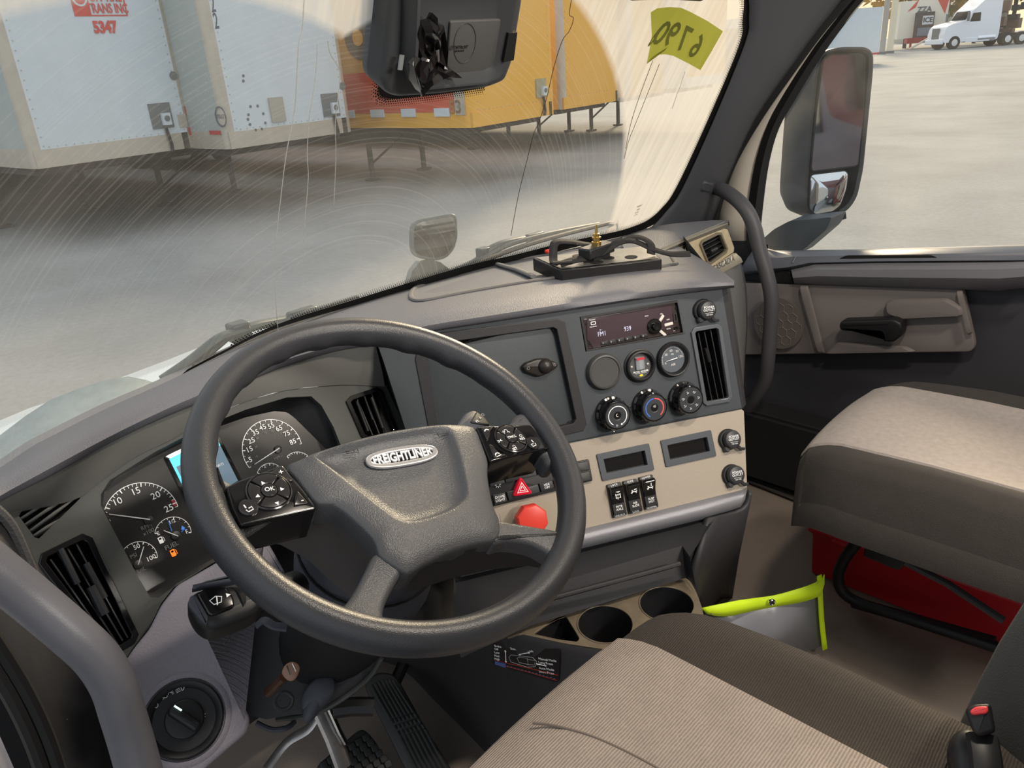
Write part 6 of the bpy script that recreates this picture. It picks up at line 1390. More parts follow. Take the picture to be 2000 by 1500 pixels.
sp2 = smooth([tb_(.05, .2, .006), tb_(.18, .22, .010), tb_(.35, .3, .010), tb_(.5, .4, .014), tb_(.66, .5, .026), tb_(.8, .45, .028), tb_(.97, .3, .012), tb_(1.12, .15, .004), tb_(1.3, .1, .002)], 6)
part('strap', ribbon(sp2, .014, (0, -.7, 1)), MATS['strap_black'], bx, world=True, solid=.0025)
part('buckle', tube([tb_(.0, .25, .007), tb_(.16, .18, .008)], .007, 8, flat=.5), MATS['strap_black'], bx, world=True)
bx2 = onz(1165, 476, bz+.055); mo = root('radio_aerial_stub', 'small brass aerial connector standing on a black block behind the strapped box', 'connector', loc=bx2-np.array([0, 0, .05]))
part('base_block', box(bx2[0], bx2[1], bx2[2]-.012, .075, .03, .020), M_blk, mo, world=True, bevel=.003)
part('base_foot', box(bx2[0], bx2[1], (bx2[2]-.022+bz-.003)/2, .05, .025, bx2[2]-.022-bz+.003), M_blk, mo, world=True)
v = lathe([(.009, -.002), (.009, .004), (.0065, .004), (.0065, .010), (.0085, .010), (.0085, .013), (.006, .014), (.006, .019), (.003, .020), (.0022, .034), (0, .036)], 20, *bx2[:2], cap1=False); part('connector', ([(a, b, c+bx2[2]) for a, b, c in v[0]], v[1]), mat('brass', s2l(215, 180, 110), .25, metal=1), mo, world=True)
tgp = pad(1073, 500, .012); tg_ = root('small_red_tag', 'tiny red tag lying behind the strapped box on the dash', 'tag', loc=tgp); part('tag', box(*tgp, .02, .014, .008), M_red, tg_, world=True, bevel=.003)

# passenger end of the dashboard with its two louvres
Z2 = 2.052
pA, pB = onz(1290, 488, Z2), onz(1420, 434, Z2)
PV = PL(pA, pB-pA, np.cross(pB-pA, [0, 0, 1.])*1.0)
if PV.n @ (CP-pA) < 0: PV = PL(pA, pB-pA, -PV.n)
PV = PL(pA, pB-pA, PV.n+np.array([0, 0, .12]))
top_pts = [(1215, 460), (1262, 444), (1320, 436), (1392, 430), (1425, 430)]
g = grid([[tuple(ws(*p, .02)) if i < 2 else tuple(onz(*p, Z2+.004)) for i, p in enumerate(top_pts)], [tuple(onz(*p, Z2+.004)) for p in ((1215, 478), (1270, 466), (1330, 452), (1396, 435), (1425, 432))], [tuple(onz(*p, Z2+.003)) for p in ((1225, 497), (1288, 487), (1340, 466), (1400, 441), (1424, 433))], [tuple(onz(*p, Z2-.02)) for p in ((1235, 520), (1292, 495), (1345, 474), (1402, 449), (1425, 440))]])
part('passenger_top', g, mat('top_bluegrey', s2l(92, 94, 100), .5, bump=.4, bscale=550, kind='pebble'), dash, world=True, ang=60)
v = grid([[PV.w(*PV.loc(*p, .0)) for p in ((1278, 490), (1345, 461), (1421, 430))], [PV.w(*PV.loc(*p, .008)) for p in ((1282, 496), (1348, 467), (1422, 437))], [PV.w(*PV.loc(*p, .0)) for p in ((1286, 501), (1350, 472), (1423, 443))]]); part('top_lip', ([tuple(q) for q in v[0]], v[1]), mat('lip_grey', s2l(122, 118, 108), .45), dash, world=True, ang=70)
fo = [(1288, 498), (1350, 470), (1412, 446), (1421, 448), (1434, 484), (1433, 492), (1384, 524), (1440, 560), (1300, 560)]
vv1 = [(1367, 478), (1370, 472), (1400, 457), (1406, 457), (1418, 486), (1416, 492), (1386, 514), (1381, 513)]
vv2 = [(1316, 500), (1342, 490), (1346, 493), (1354, 514), (1340, 522), (1325, 522)]
g = plate([PV.P(fo), PV.P(vv1), PV.P(vv2)], -.008, 0); part('passenger_fascia', ([PV.w(*p) for p in g[0]], g[1]), M_wood, dash, world=True, ang=30)
vent('square louvre in the champagne trim at the passenger end of the dash', PV, vv1, [((1370, 482), (1408, 462)), ((1374, 490), (1411, 470)), ((1377, 498), (1414, 478)), ((1380, 507), (1416, 486))], [((1386, 492), (1398, 486), .006)], frame_m=mat('louvre_frame', s2l(120, 112, 96), .35, metal=.4), depth=.03, horizontal=True, fw=.003)
vent('partly hidden louvre behind the end of the padded dash top', PV, vv2, [((1318, 506), (1348, 497)), ((1321, 514), (1351, 505))], frame_m=MATS['louvre_frame'], depth=.03, horizontal=True, fw=.003)
bdg = [(1380, 526), (1432, 494), (1442, 503), (1446, 512), (1402, 536)]
v = prism(PV.P(bdg), 0, .008, .002); part('trim_badge_strip', ([PV.w(*p) for p in v[0]], v[1]), mat('strip_warm_silver', s2l(196, 188, 168), .3, metal=.6), dash, world=True)
f = PV.at(1412, 515, .009); a_ = np.array(PV.loc(1436, 500)[:2])-np.array(PV.loc(1384, 528)[:2]); f = PV.at(1413, 515, .0085, rot=math.atan2(a_[1], a_[0]))
v = text('CASCADIA', .020, .0006, 0, 0, 0, bold=.0003); kk = .82*np.linalg.norm(a_)/(max(p[0] for p in v[0])-min(p[0] for p in v[0])); part('badge_lettering', ([f.w(p[0]*kk, p[1], p[2]) for p in v[0]], v[1]), M_chr, dash, world=True, smooth=False)
# rounded grey body of the passenger dash below the trim
rb_ = [[(1398, 536), (1408, 560), (1422, 640), (1438, 720), (1448, 790)], [(1424, 524), (1432, 560), (1442, 640), (1450, 720), (1454, 790)], [(1441, 513), (1450, 560), (1456, 630), (1453, 700), (1452, 760)], [(1447, 510), (1458, 560), (1460, 630), (1456, 700), (1452, 770)]]
hh = [.004, .006, -.010, -.07]
g = grid([[tuple(q) for q in smooth([PV.w(*PV.loc(*p, h)) for p in r], 4)] for r, h in zip(rb_, hh)])
part('passenger_dash_body', g, mat('dash_body_grey', s2l(104, 104, 104), .5, bump=.2, bscale=600), dash, world=True, ang=70)

# ================================================================ SENSOR HOUSING ON THE WINDSHIELD, TAPE, DECAL
WSF = PL(ws(880, 100, -.05), (1, 0, 0), (0, -.857, -.514))
hs_ = root('sensor_housing', 'black camera and sensor housing fixed to the top of the windshield', 'sensor housing', fr=WSF)
def hw_(l, h=0): return [WSF.loc(x, y, h)[:2] for x, y in l]
oA = [(768, -60), (756, 60), (748, 130), (744, 160), (752, 182), (775, 190), (860, 184), (950, 172), (985, 158), (1000, 120), (1010, 60), (1020, 0), (1024, -60)]
oA = roundpoly(oA, 12)
oB = roundpoly([(806, -60), (804, 60), (800, 140), (806, 172), (830, 184), (950, 170), (984, 156), (998, 120), (1008, 60), (1018, 0), (1022, -60)], 10)
A0 = [(*p, -.045) for p in hw_(oA, -.045)]; A1 = [(*p, .010) for p in hw_(oA, .010)]
m_h = mat('housing_charcoal', s2l(58, 60, 63), .5)
P = hw_(oA, 0); P = P if area2(P) > 0 else P[::-1]
part('base_shell', prism(P, -.046, .004, .010, 4), m_h, hs_, ang=60)
P = hw_([(812, -60), (808, 60), (804, 140), (812, 170), (834, 182), (948, 170), (980, 156), (996, 118), (1006, 60), (1016, 0), (1020, -60)], .03); P = P if area2(P) > 0 else P[::-1]
pr_ = [(0, .004), (.0, .018), (.004, .026)]
rg = [[(*p, .002) for p in P], [(*p, .022) for p in inset(P, .001)], [(*p, .030) for p in inset(P, .005)], [(*p, .030) for p in inset(P, .010)], [(*p, .012) for p in inset(P, .022)]]
part('main_cover', rings2(rg, False, True), m_h, hs_, ang=60)
P = hw_([(880, 42), (982, 38), (990, 44), (982, 140), (872, 146)], .016); P = P if area2(P) > 0 else P[::-1]
part('centre_plate', prism(roundpoly(P, .004), .010, .016, .002), mat('plate_charcoal', s2l(72, 72, 72), .55), hs_)
part('oval_emboss', tube([(*WSF.loc(908+21*math.cos(a)+4*math.sin(a), 84-39*math.sin(a), .0165)[:2], .0163) for a in np.linspace(0, 2*PI, 33)[:-1]], .0007, 6, closed=True), m_h, hs_)
x, y, _ = WSF.loc(901, 93, .017); part('cover_lettering', MB().add(text('DETROIT', .0068, .0002, x, y, .0164, rot=-.0, bold=.0001)).add(text('ASSURANCE', .0038, .0002, x-.002, y-.0055, .0164)).add(arc(.0034, 0, 360, .0007, 16, .0164, x-.0195, y)).add(arc(.0017, 0, 360, .0006, 12, .0164, x-.0195, y)), M_hole, hs_, smooth=False)
P = hw_([(994, 66), (1011, 64), (1004, 118), (984, 122)], .031); P = P if area2(P) > 0 else P[::-1]
part('side_slot', prism(P, .018, .0305), M_hole, hs_)
# crumpled black tape
tp = root('black_tape', 'crumpled strip of glossy black tape stuck on the sensor housing', 'tape', fr=WSF)
random.seed(3); ol = [(822, 66), (826, 46), (840, 42), (846, 30), (851, 34), (852, 44), (864, 50), (870, 62), (873, 92), (868, 130), (880, 142), (896, 148), (878, 152), (866, 160), (842, 168), (826, 186), (818, 180), (806, 160), (804, 128), (815, 116), (824, 118), (824, 96)]
P = hw_(ol, .035); cx, cy = np.mean(np.array(P), 0); rg = []
for s in (1, .85, .68, .5, .3, .12): rg.append([(cx+(a-cx)*s+random.uniform(-.003, .003), cy+(b-cy)*s+random.uniform(-.003, .003), .030+random.uniform(-.003, .013)) for a, b in P])
part('tape', rings2([[(a, b, .0265) for a, b in P]]+rg, False, True), mat('tape_gloss_black', s2l(20, 17, 18), .22, coat=.4), tp, smooth=True, ang=22)
part('tape_edge', ribbon([(*WSF.loc(807, 122, .035)[:2], .035), (*WSF.loc(812, 150, .03)[:2], .037), (*WSF.loc(824, 187, .03)[:2], .030)], .006, (.7, 0, .7)), mat('tape_grey_back', s2l(110, 114, 116), .4), tp, solid=.0006)
part('tape_curl', tube([(*WSF.loc(800, 120, .035)[:2], .018), (*WSF.loc(788, 142, .03)[:2], .022)], .0045, 8, flat=.5), MATS['tape_grey_back'], tp)
# yellow green number decal on the glass, read backwards from inside
so = [(1271, 24), (1284, 16), (1305, 14), (1330, 15), (1350, 24), (1380, 40), (1412, 61), (1390, 100), (1368, 137), (1345, 124), (1315, 109), (1300, 106), (1280, 107), (1270, 115), (1263, 125), (1268, 100), (1273, 70)]
def stm():
    m = bpy.data.materials.new('decal_lime_film'); m.use_nodes = True; nt = m.node_tree; nt.nodes.clear(); L = nt.links.new
    o = N(nt, 'ShaderNodeOutputMaterial'); t = N(nt, 'ShaderNodeBsdfTranslucent', ins={0: (*s2l(168, 170, 74), 1)}); d = N(nt, 'ShaderNodeBsdfDiffuse', ins={0: (*s2l(150, 152, 70), 1)}); x = N(nt, 'ShaderNodeMixShader', ins={0: .35}); L(t.outputs[0], x.inputs[1]); L(d.outputs[0], x.inputs[2]); L(x.outputs[0], o.inputs[0]); return m
stf = PL(ws(1335, 75, -.004), ws(1400, 102, -.004)-ws(1275, 55, -.004), [-.05, -.857, -.514])
stk_ = root('number_decal', 'yellow green decal numbered 6790 on the windshield, seen from behind', 'decal', fr=stf)
cv = sum(ws(*p, -.004) for p in so)/len(so)
part('film', rings2([[tuple(ws(*p, -.0035)) for p in so], [tuple(ws(*p, -.0035)*.5+ws(1335, 72, -.0035)*.5) for p in so]], False, True), stm(), stk_, world=True)
g = MB()
for s, px, py, rt in (('6', 1360, 92, -.05), ('7', 1334, 78, .06), ('9', 1311, 69, .14), ('0', 1291, 67, .20), ('0', 1279, 72, .22)):
    fq = PL(ws(px, py, -.006), stf.u, [-.12, -.857, -.50]); q = text(s, .066, .0001, 0, 0, 0, mirror=True, bold=.0012, rot=-rt, shear=.0, sx=(.30 if s == '0' and px < 1285 else .98))
    part('numeral', ([fq.w(*p) for p in q[0]], q[1]), mat('decal_ink', s2l(92, 94, 30), .7), stk_, world=True, smooth=False)

# ================================================================ WIPERS
def wsp(px, py, off): return ws(px, py, off)
w1 = root('windshield_wiper', 'black wiper with long blade lying along the lower right windshield', 'wiper', loc=ws(1000, 490, .03))
part('blade', tube([wsp(*p, .012) for p in smooth([(905, 528), (960, 503), (1030, 478), (1100, 458), (1160, 443), (1200, 433)], 4)], [.004]+[.0085]*19+[.003], 8, flat=.6), M_rub, w1, world=True)
part('blade_frame', tube([wsp(*p, .03) for p in smooth([(930, 512), (990, 480), (1050, 462), (1110, 449), (1170, 438)], 4)], .0055, 8), mat('wiper_frame', s2l(34, 50, 56), .4), w1, world=True)
part('wiper_arm', tube([wsp(*p, .05) for p in smooth([(860, 540), (925, 512), (948, 492), (975, 477), (1010, 468), (1048, 462)], 4)], .0095, 8, flat=.7), MATS['wiper_frame'], w1, world=True)
part('arm_bracket', box(*wsp(1045, 463, .045), .05, .02, .02), MATS['wiper_frame'], w1, world=True, bevel=.003)
part('arm_joint', box(*wsp(945, 496, .05), .03, .025, .03), MATS['wiper_frame'], w1, world=True, bevel=.003)
part('blade_tip', tube([wsp(1206, 430, .012), wsp(1208, 442, .012)], .002, 6), M_rub, w1, world=True)
w2 = root('windshield_wiper', 'black wiper parked along the cowl behind the steering wheel rim', 'wiper', loc=ws(500, 655, .03))
M_wf = mat('wiper_frame_green', s2l(60, 72, 72), .45)
part('wiper_arm', tube([wsp(*p, .045) for p in smooth([(318, 742), (370, 706), (400, 682), (430, 660), (466, 648), (500, 636), (540, 628), (580, 620)], 4)], .0105, 10, flat=.8), M_wf, w2, world=True)
part('hose', tube([wsp(*p, .04) for p in smooth([(345, 738), (382, 712), (420, 682), (450, 656)], 4)], .005, 8), M_wf, w2, world=True)
part('blade', tube([wsp(*p, .012) for p in smooth([(380, 716), (450, 686), (520, 650), (580, 628), (640, 606), (700, 586)], 4)], .0075, 8, flat=.6), M_rub, w2, world=True)
part('blade_frame', tube([wsp(*p, .028) for p in smooth([(540, 640), (580, 618), (640, 600), (698, 582)], 4)], .006, 8), MATS['wiper_frame'], w2, world=True)
part('arm_clip', box(*wsp(467, 648, .05), .035, .03, .035), MATS['wiper_frame'], w2, world=True, bevel=.004)
part('arm_bracket', box(*wsp(592, 618, .035), .06, .025, .03), MATS['wiper_frame'], w2, world=True, bevel=.006)
# ================================================================ OWN TRUCK OUTSIDE
hd_ = root('truck_hood', 'white truck hood below the windshield with misted fender shoulders', 'hood', loc=(.95, 2.2, 1.4))
M_wp = mat('truck_white_paint', s2l(226, 234, 238), .3, coat=.3)
far = [(-160, 900), (-60, 846), (60, 796), (170, 762), (250, 732), (330, 702), (420, 666), (500, 640), (620, 606), (740, 576), (830, 560), (880, 545)]
def hz_(i): return 1.93-.02*abs(i-7)
near = []
rowsH = []
F = [ony(*p, 1.95) for p in far]
for t, lift in ((0, 0), (.3, .03), (.6, .025), (.85, .015), (1, 0)):
    rowsH.append([tuple((np.array([f[0]*.92+.02, 1.30, min(1.86, f[2]+.08)]))*(1-t)+f*t+np.array([0, 0, lift*.3])) for f in F])
rowsH.append([(f[0]*1.06, f[1]+.25, f[2]-.22) for f in F]); rowsH.append([(f[0]*1.08, f[1]+.30, f[2]-.8) for f in F])
part('hood_panel', grid(rowsH), M_wp, hd_, world=True, ang=60)
# left shoulder, misted grey green
sh_ = [(-160, 960), (-60, 890), (0, 850), (50, 812), (100, 780), (150, 760), (200, 744), (250, 735), (285, 742), (315, 752)]
Fs = [at(*p, 1.72) for p in sh_]
part('left_shoulder', grid([[tuple(f) for f in Fs], [tuple(at(x+4, y+20, 1.70)) for x, y in sh_], [tuple(at(x+12, y+70, 1.60)) for x, y in sh_], [tuple(at(x+30, y+160, 1.5)) for x, y in sh_]]), mat('misted_panel', s2l(150, 160, 158), .7, noise=.12, nscale=40), hd_, world=True, ang=80)
# right fender shoulder under the hood mirror
Fr = [at(*p, 3.0) for p in ((795, 565), (805, 530), (820, 512), (840, 507), (860, 512), (876, 524), (890, 545))]
part('mirror_foot', grid([[tuple(f) for f in Fr], [tuple(f+np.array([.06, .10, -.02])) for f in Fr], [tuple(f+np.array([.1, .25, -.4])) for f in Fr]]), mat('mirror_foot_grey', s2l(104, 112, 110), .6), hd_, world=True)
part('cowl', box(.9, 1.36, 1.80, 1.7, .12, .06), M_rub, hd_, world=True, bevel=.01)
hm = root('hood_mirror', 'small rounded hood mirror in grey housing beyond the windshield', 'mirror', loc=at(850, 500, 3.0))
HF = PL(at(848, 463, 3.0), _h*0+np.array([.70, -.71, 0]), -ray(848, 463)+np.array([0, -.25, 0]))
hmq = [(802, 452), (806, 436), (818, 428), (884, 416), (893, 422), (895, 462), (888, 488), (872, 505), (850, 510), (815, 504), (803, 492)]
P = HF.P(hmq); P = P if area2(P) > 0 else P[::-1]
M_mir = mat('mirror_glass', (.72, .74, .75), .03, metal=1)
part('housing', prism(roundpoly(P, .02), -.06, 0, .012), mat('mirror_housing', s2l(84, 90, 88), .5), hm, ).matrix_local = WM[hm.name].inverted() @ HF.M()
part('mirror_face', prism(roundpoly(inset(P, .012), .015), 0, .002), M_mir, hm).matrix_local = WM[hm.name].inverted() @ HF.M()
# passenger side mirror
dm = onx(1640, 250, 2.32)
rdir = nrm([.30, -.95, .02]); nn = nrm(rdir-ray(1640, 250)); SFm = PL(dm, (nn[1]*-1, nn[0], 0), nn)
sm_ = root('side_mirror', 'tall black side mirror outside the passenger window with a convex lower glass', 'mirror', fr=SFm)
mo_ = [(1597, 112), (1612, 98), (1640, 92), (1690, 92), (1704, 104), (1703, 140), (1694, 230), (1684, 330), (1672, 385), (1655, 410), (1625, 424), (1585, 424), (1570, 410), (1570, 380), (1580, 250), (1590, 150)]
P = SFm.P(mo_); P = P if area2(P) > 0 else P[::-1]; P = roundpoly(P, .02)
rg = [[(a, b, .0) for a, b in inset(P, .012)], [(a, b, .006) for a, b in inset(P, .006)], [(a, b, .004) for a, b in P], [(a, b, -.05) for a, b in P]]
c = np.mean(np.array(P), 0)
for s, z in ((.97, -.09), (.85, -.125), (.5, -.15)): rg.append([(c[0]+(a-c[0])*s, c[1]+(b-c[1])*s, z) for a, b in P])
part('housing', rings2(rg, False, True), mat('mirror_shell_black', s2l(44, 46, 47), .5), sm_, ang=60)
g1 = [(1604, 116), (1620, 106), (1678, 104), (1688, 112), (1684, 230), (1674, 322), (1668, 326), (1584, 336), (1580, 330), (1590, 220)]
P = SFm.P(g1, .002); P = P if area2(P) > 0 else P[::-1]; P = roundpoly(P, .008)
part('glass_border', prism(P, 0, .007), M_rub, sm_); part('main_glass', prism(inset(P, .004), .006, .0085), M_mir, sm_, smooth=False)
g2 = [(1580, 346), (1584, 340), (1650, 332), (1656, 340), (1652, 370), (1640, 402), (1625, 414), (1590, 420), (1578, 408)]
P = SFm.P(g2, .002); P = P if area2(P) > 0 else P[::-1]; P = roundpoly(P, .010); c = np.mean(np.array(P), 0)
part('glass_border', prism(P, 0, .006), M_rub, sm_)
part('convex_glass', rings2([[(c[0]+(a-c[0])*s, c[1]+(b-c[1])*s, .006+.010*(1-s*s)) for a, b in inset(P, .003)] for s in (1, .9, .75, .55, .35, .15)], False, True), M_mir, sm_, ang=90)
# arm down to the door
ma_ = [(1488, 480), (1500, 466), (1530, 440), (1560, 424), (1600, 421), (1642, 416), (1632, 440), (1574, 490), (1500, 492)]
P_ = [onx(a, b, 2.17) for a, b in roundpoly(ma_, 6)]; v = prism([(q[1], q[2]) for q in P_], -.06, .06, .025, 4)
part('mirror_arm', ([(2.17+c_+(a-.95)*-.0, a, b) for a, b, c_ in v[0]], v[1]), mat('mirror_arm_grey', s2l(66, 74, 82), .5), sm_, world=True, ang=60)

sv = root('sun_visor', 'dark sun visor edge at the top of the windshield above the number decal', 'sun visor', loc=ws(1330, -10, -.05))
part('visor', tube([ws(1236, -8, -.04), ws(1300, -10, -.04), ws(1368, -6, -.04)], .012, 12, flat=.6), M_rub, sv, world=True); part('visor_flap', rings2([[tuple(ws(*p, -.05)) for p in ((1240, -10), (1365, -8), (1380, -90), (1240, -90))]], True, False), M_dk, sv, world=True, solid=.012)
# ================================================================ YARD
def ground():
    m = bpy.data.materials.new('worn_asphalt'); m.use_nodes = True; nt = m.node_tree; L = nt.links.new; b = nt.nodes['Principled BSDF']; b.inputs['Roughness'].default_value = .9
    tc = N(nt, 'ShaderNodeTexCoord'); n1 = N(nt, 'ShaderNodeTexNoise', ins={'Scale': .35, 'Detail': 8, 'Roughness': .6}); n2 = N(nt, 'ShaderNodeTexNoise', ins={'Scale': 14, 'Detail': 5, 'Roughness': .7})
    for n in (n1, n2): L(tc.outputs['Object'], n.inputs[0])
    mp = N(nt, 'ShaderNodeMapping'); mp.inputs[2].default_value = (0, 0, .5); mp.inputs[3].default_value = (.9, .06, 1); L(tc.outputs['Object'], mp.inputs[0]); wn_ = N(nt, 'ShaderNodeTexNoise', ins={'Scale': 1.2, 'Detail': 4}); L(mp.outputs[0], wn_.inputs[0])
    r1 = N(nt, 'ShaderNodeMapRange', ins={1: .3, 2: .7, 3: .78, 4: 1.12}); L(n1.outputs[0], r1.inputs[0]); r2 = N(nt, 'ShaderNodeMapRange', ins={1: .3, 2: .7, 3: .88, 4: 1.12}); L(n2.outputs[0], r2.inputs[0]); r3 = N(nt, 'ShaderNodeMapRange', ins={1: .35, 2: .48, 3: .80, 4: 1}); r3.inputs[3].default_value = .93; L(wn_.outputs[0], r3.inputs[0])
    m1 = N(nt, 'ShaderNodeMath', operation='MULTIPLY'); L(r1.outputs[0], m1.inputs[0]); L(r2.outputs[0], m1.inputs[1]); m2 = N(nt, 'ShaderNodeMath', operation='MULTIPLY'); L(m1.outputs[0], m2.inputs[0]); L(r3.outputs[0], m2.inputs[1])
    v = N(nt, 'ShaderNodeVectorMath', operation='SCALE'); v.inputs[0].default_value = s2l(148, 148, 146); L(m2.outputs[0], v.inputs[3]); L(v.outputs[0], b.inputs['Base Color']); return m
struct('floor_yard', ([(-120, -80, 0), (260, -80, 0), (260, 200, 0), (-120, 200, 0)], [(0, 1, 2, 3)]), ground(), label='worn grey asphalt of the truck yard')
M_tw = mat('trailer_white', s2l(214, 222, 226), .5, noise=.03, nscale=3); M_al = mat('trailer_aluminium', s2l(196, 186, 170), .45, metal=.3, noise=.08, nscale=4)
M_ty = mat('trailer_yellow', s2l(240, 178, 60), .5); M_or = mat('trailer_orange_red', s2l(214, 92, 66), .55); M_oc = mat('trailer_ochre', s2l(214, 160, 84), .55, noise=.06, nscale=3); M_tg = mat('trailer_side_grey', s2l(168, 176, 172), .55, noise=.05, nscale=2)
M_und = mat('underbody_dark', s2l(44, 40, 38), .7); M_tire = mat('tyre', s2l(28, 28, 28), .8)
E1 = np.array([math.cos(math.radians(5)), math.sin(math.radians(5)), 0]); E2 = np.array([-E1[1], E1[0], 0])
def proj(P): q = RC.T @ (np.asarray(P, float)-CP); return q[:2]/q[2]*FPX+[1000, 750]
TWD = 2.85
def trailer(n, f, label, front, side, corner, rail, Lh=15.5, hgt=2.85, marks=None, back=0.0):
    lo_, hi_ = 4., 60.
    for _ in range(50):
        m = (lo_+hi_)/2; P = at(*n, m)
        if proj(P+E1*TWD)[0] > f: lo_ = m
        else: hi_ = m
    P = at(*n, lo_); z0 = P[2]; F = PL(P, E1, -E2)   # u along the nose, v up, n towards us
    r = root('semi_trailer', label, 'trailer', loc=(*(P+E1*1.3+E2*6)[:2], 0), group='parked semi trailers')
    def pt(nm, v, m, **k): return part(nm, ([F.w(*p) for p in v[0]], v[1]), m, r, world=True, **k)
    R = .16
    nose = rings2([[(x, y, 0) for x in (R, TWD-R)] for y in (.0, hgt)], False, False, closed=False)
    pt('nose_panel', ([(R, .28, 0), (TWD-R, .28, 0), (TWD-R, hgt, 0), (R, hgt, 0)], [(0, 1, 2, 3)]), front, smooth=False)
    pt('nose_rail', box(1.3, .14, -.01, TWD-2*R, .28, .04), rail)
    for s in (0, 1):
        cr = [[(R-R*math.cos(a) if s == 0 else TWD-R+R*math.cos(a), y, -R+R*math.sin(a)) for a in np.linspace(0, PI/2, 7)] for y in (0, hgt)]; pt('nose_corner', grid(cr), corner)
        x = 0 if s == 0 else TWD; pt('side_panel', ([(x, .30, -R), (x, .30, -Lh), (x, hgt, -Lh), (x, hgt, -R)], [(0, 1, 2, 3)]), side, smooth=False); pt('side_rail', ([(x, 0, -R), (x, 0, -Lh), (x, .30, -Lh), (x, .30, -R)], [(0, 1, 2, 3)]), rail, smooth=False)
    pt('roof', ([(0, hgt, -R), (TWD, hgt, -R), (TWD, hgt, -Lh), (0, hgt, -Lh)], [(0, 1, 2, 3)]), M_tw, smooth=False)
    pt('underside', box(1.3, -.06, -Lh/2-.1, 2.4, .14, Lh-.4), M_und)
    for x in (.45, 2.15): pt('landing_leg', box(x, -(z0-.05)/2-.02, -3.6, .09, z0-.08, .09), M_und); pt('landing_foot', box(x, -z0+.03, -3.6, .28, .05, .24), M_und)
    pt('leg_brace', tube([(.45, -z0*.7, -3.6), (1.3, -.1, -3.0), (2.15, -z0*.7, -3.6)], .03, 6), M_und)
    for z in (-Lh+1.3, -Lh+2.6):
        for x in (.25, 2.35):
            c_ = F.w(x, -z0+.5, z); part('wheel', tube([c_-E1*.14, c_+E1*.14], .5, 24), M_tire, r, world=True)
    # rivets, connection box, reflectors
    g = MB()
    for x in (R+.05, TWD-R-.05):
        for k in range(int(hgt/.14)): g.add(box(x, .33+.14*k, .004, .018, .018, .008))
    for k in range(16): g.add(box(R+.08+k*(2.3-2*R)/15+.05, .31, .004, .018, .018, .008))
    pt('rivets', g, M_al)
    if marks: marks(pt, F, r)
    return r, F, z0
M_cb = mat('connection_box_grey', s2l(112, 116, 116), .6); M_re = mat('reflector_red', s2l(190, 50, 50), .5); M_rt = mat('trailer_red_print', s2l(214, 84, 74), .5); M_gp = mat('trailer_dark_print', s2l(96, 100, 112), .5)
def glad(pt, x, y, s=1, m=None):
    pt('connection_box', box(x, y, .012, .40*s, .42*s, .02), m or M_cb); pt('connector', box(x+.06, y-.06, .05, .15*s, .20*s, .07), M_tw); pt('connector_dial', prism(circ(.05*s, 14, x+.06, y-.05), .085, .10), M_cb); pt('hoses', tube([(x+.02, y-.2*s, .05), (x+.06, y-.5*s, .05), (x+.05, y-.62*s, .04)], .03, 6), M_und)
def mk1(pt, F, r):
    x, y, _ = F.loc(192, 0); lx = np.linalg.norm(np.array(F.loc(252, 20))-np.array(F.loc(138, 20)))
    X0_, Y0_, _ = F.loc(146, 32); X1_, Y1_, _ = F.loc(250, 32); hh = .42; W_ = X1_-X0_
    pt('logo_frame', plate([[(X0_, Y0_), (X1_, Y0_), (X1_, Y0_+hh), (X0_, Y0_+hh)], [(X0_+.02, Y0_+.02), (X1_-.02, Y0_+.02), (X1_-.02, Y0_+hh-.02), (X0_+.02, Y0_+hh-.02)]], .004, .008), M_rt, smooth=False)
    pt('logo_block', box(X0_+.16*W_, Y0_+hh/2, .006, .30*W_, hh-.03, .006), M_rt); pt('logo_clock', MB_arc(X0_+.16*W_, Y0_+hh*.62, .12*W_), M_tw, smooth=False)
    pt('logo_text', text('ON-TIME\nTRANS INC', .20, .002, X0_+.64*W_, Y0_+hh*.46, .010, bold=.004, sx=.72*W_/.95, line=.85), M_rt, smooth=False)
    pt('unit_number', text('5347', .24, .002, *F.loc(205, 54)[:2], .010, bold=.012, sx=.8), M_rt, smooth=False)
    glad(pt, *F.loc(314, 226)[:2], 1.0); X, Y, _ = F.loc(338, 148); pt('lamp_socket', prism(circ(.07, 16, X, Y), 0, .02), M_cb)
    for px, py in ((364, 216), (371, 256)): X, Y, _ = F.loc(px, py); pt('reflector', box(X, Y, .012, .06, .14, .01), M_re)
    X, Y, _ = F.loc(356, 236); pt('plate', box(X, Y, .008, .16, .22, .006), M_al)
def MB_arc(x, y, r): v = arc(r, 0, 360, r*.28, 24, .011, x, y); g = MB().add(v).add(box(x, y+r*.3, .011, r*.15, r*.7, .002)).add(box(x+r*.2, y, .011, r*.5, r*.15, .002)); return g.v, g.f
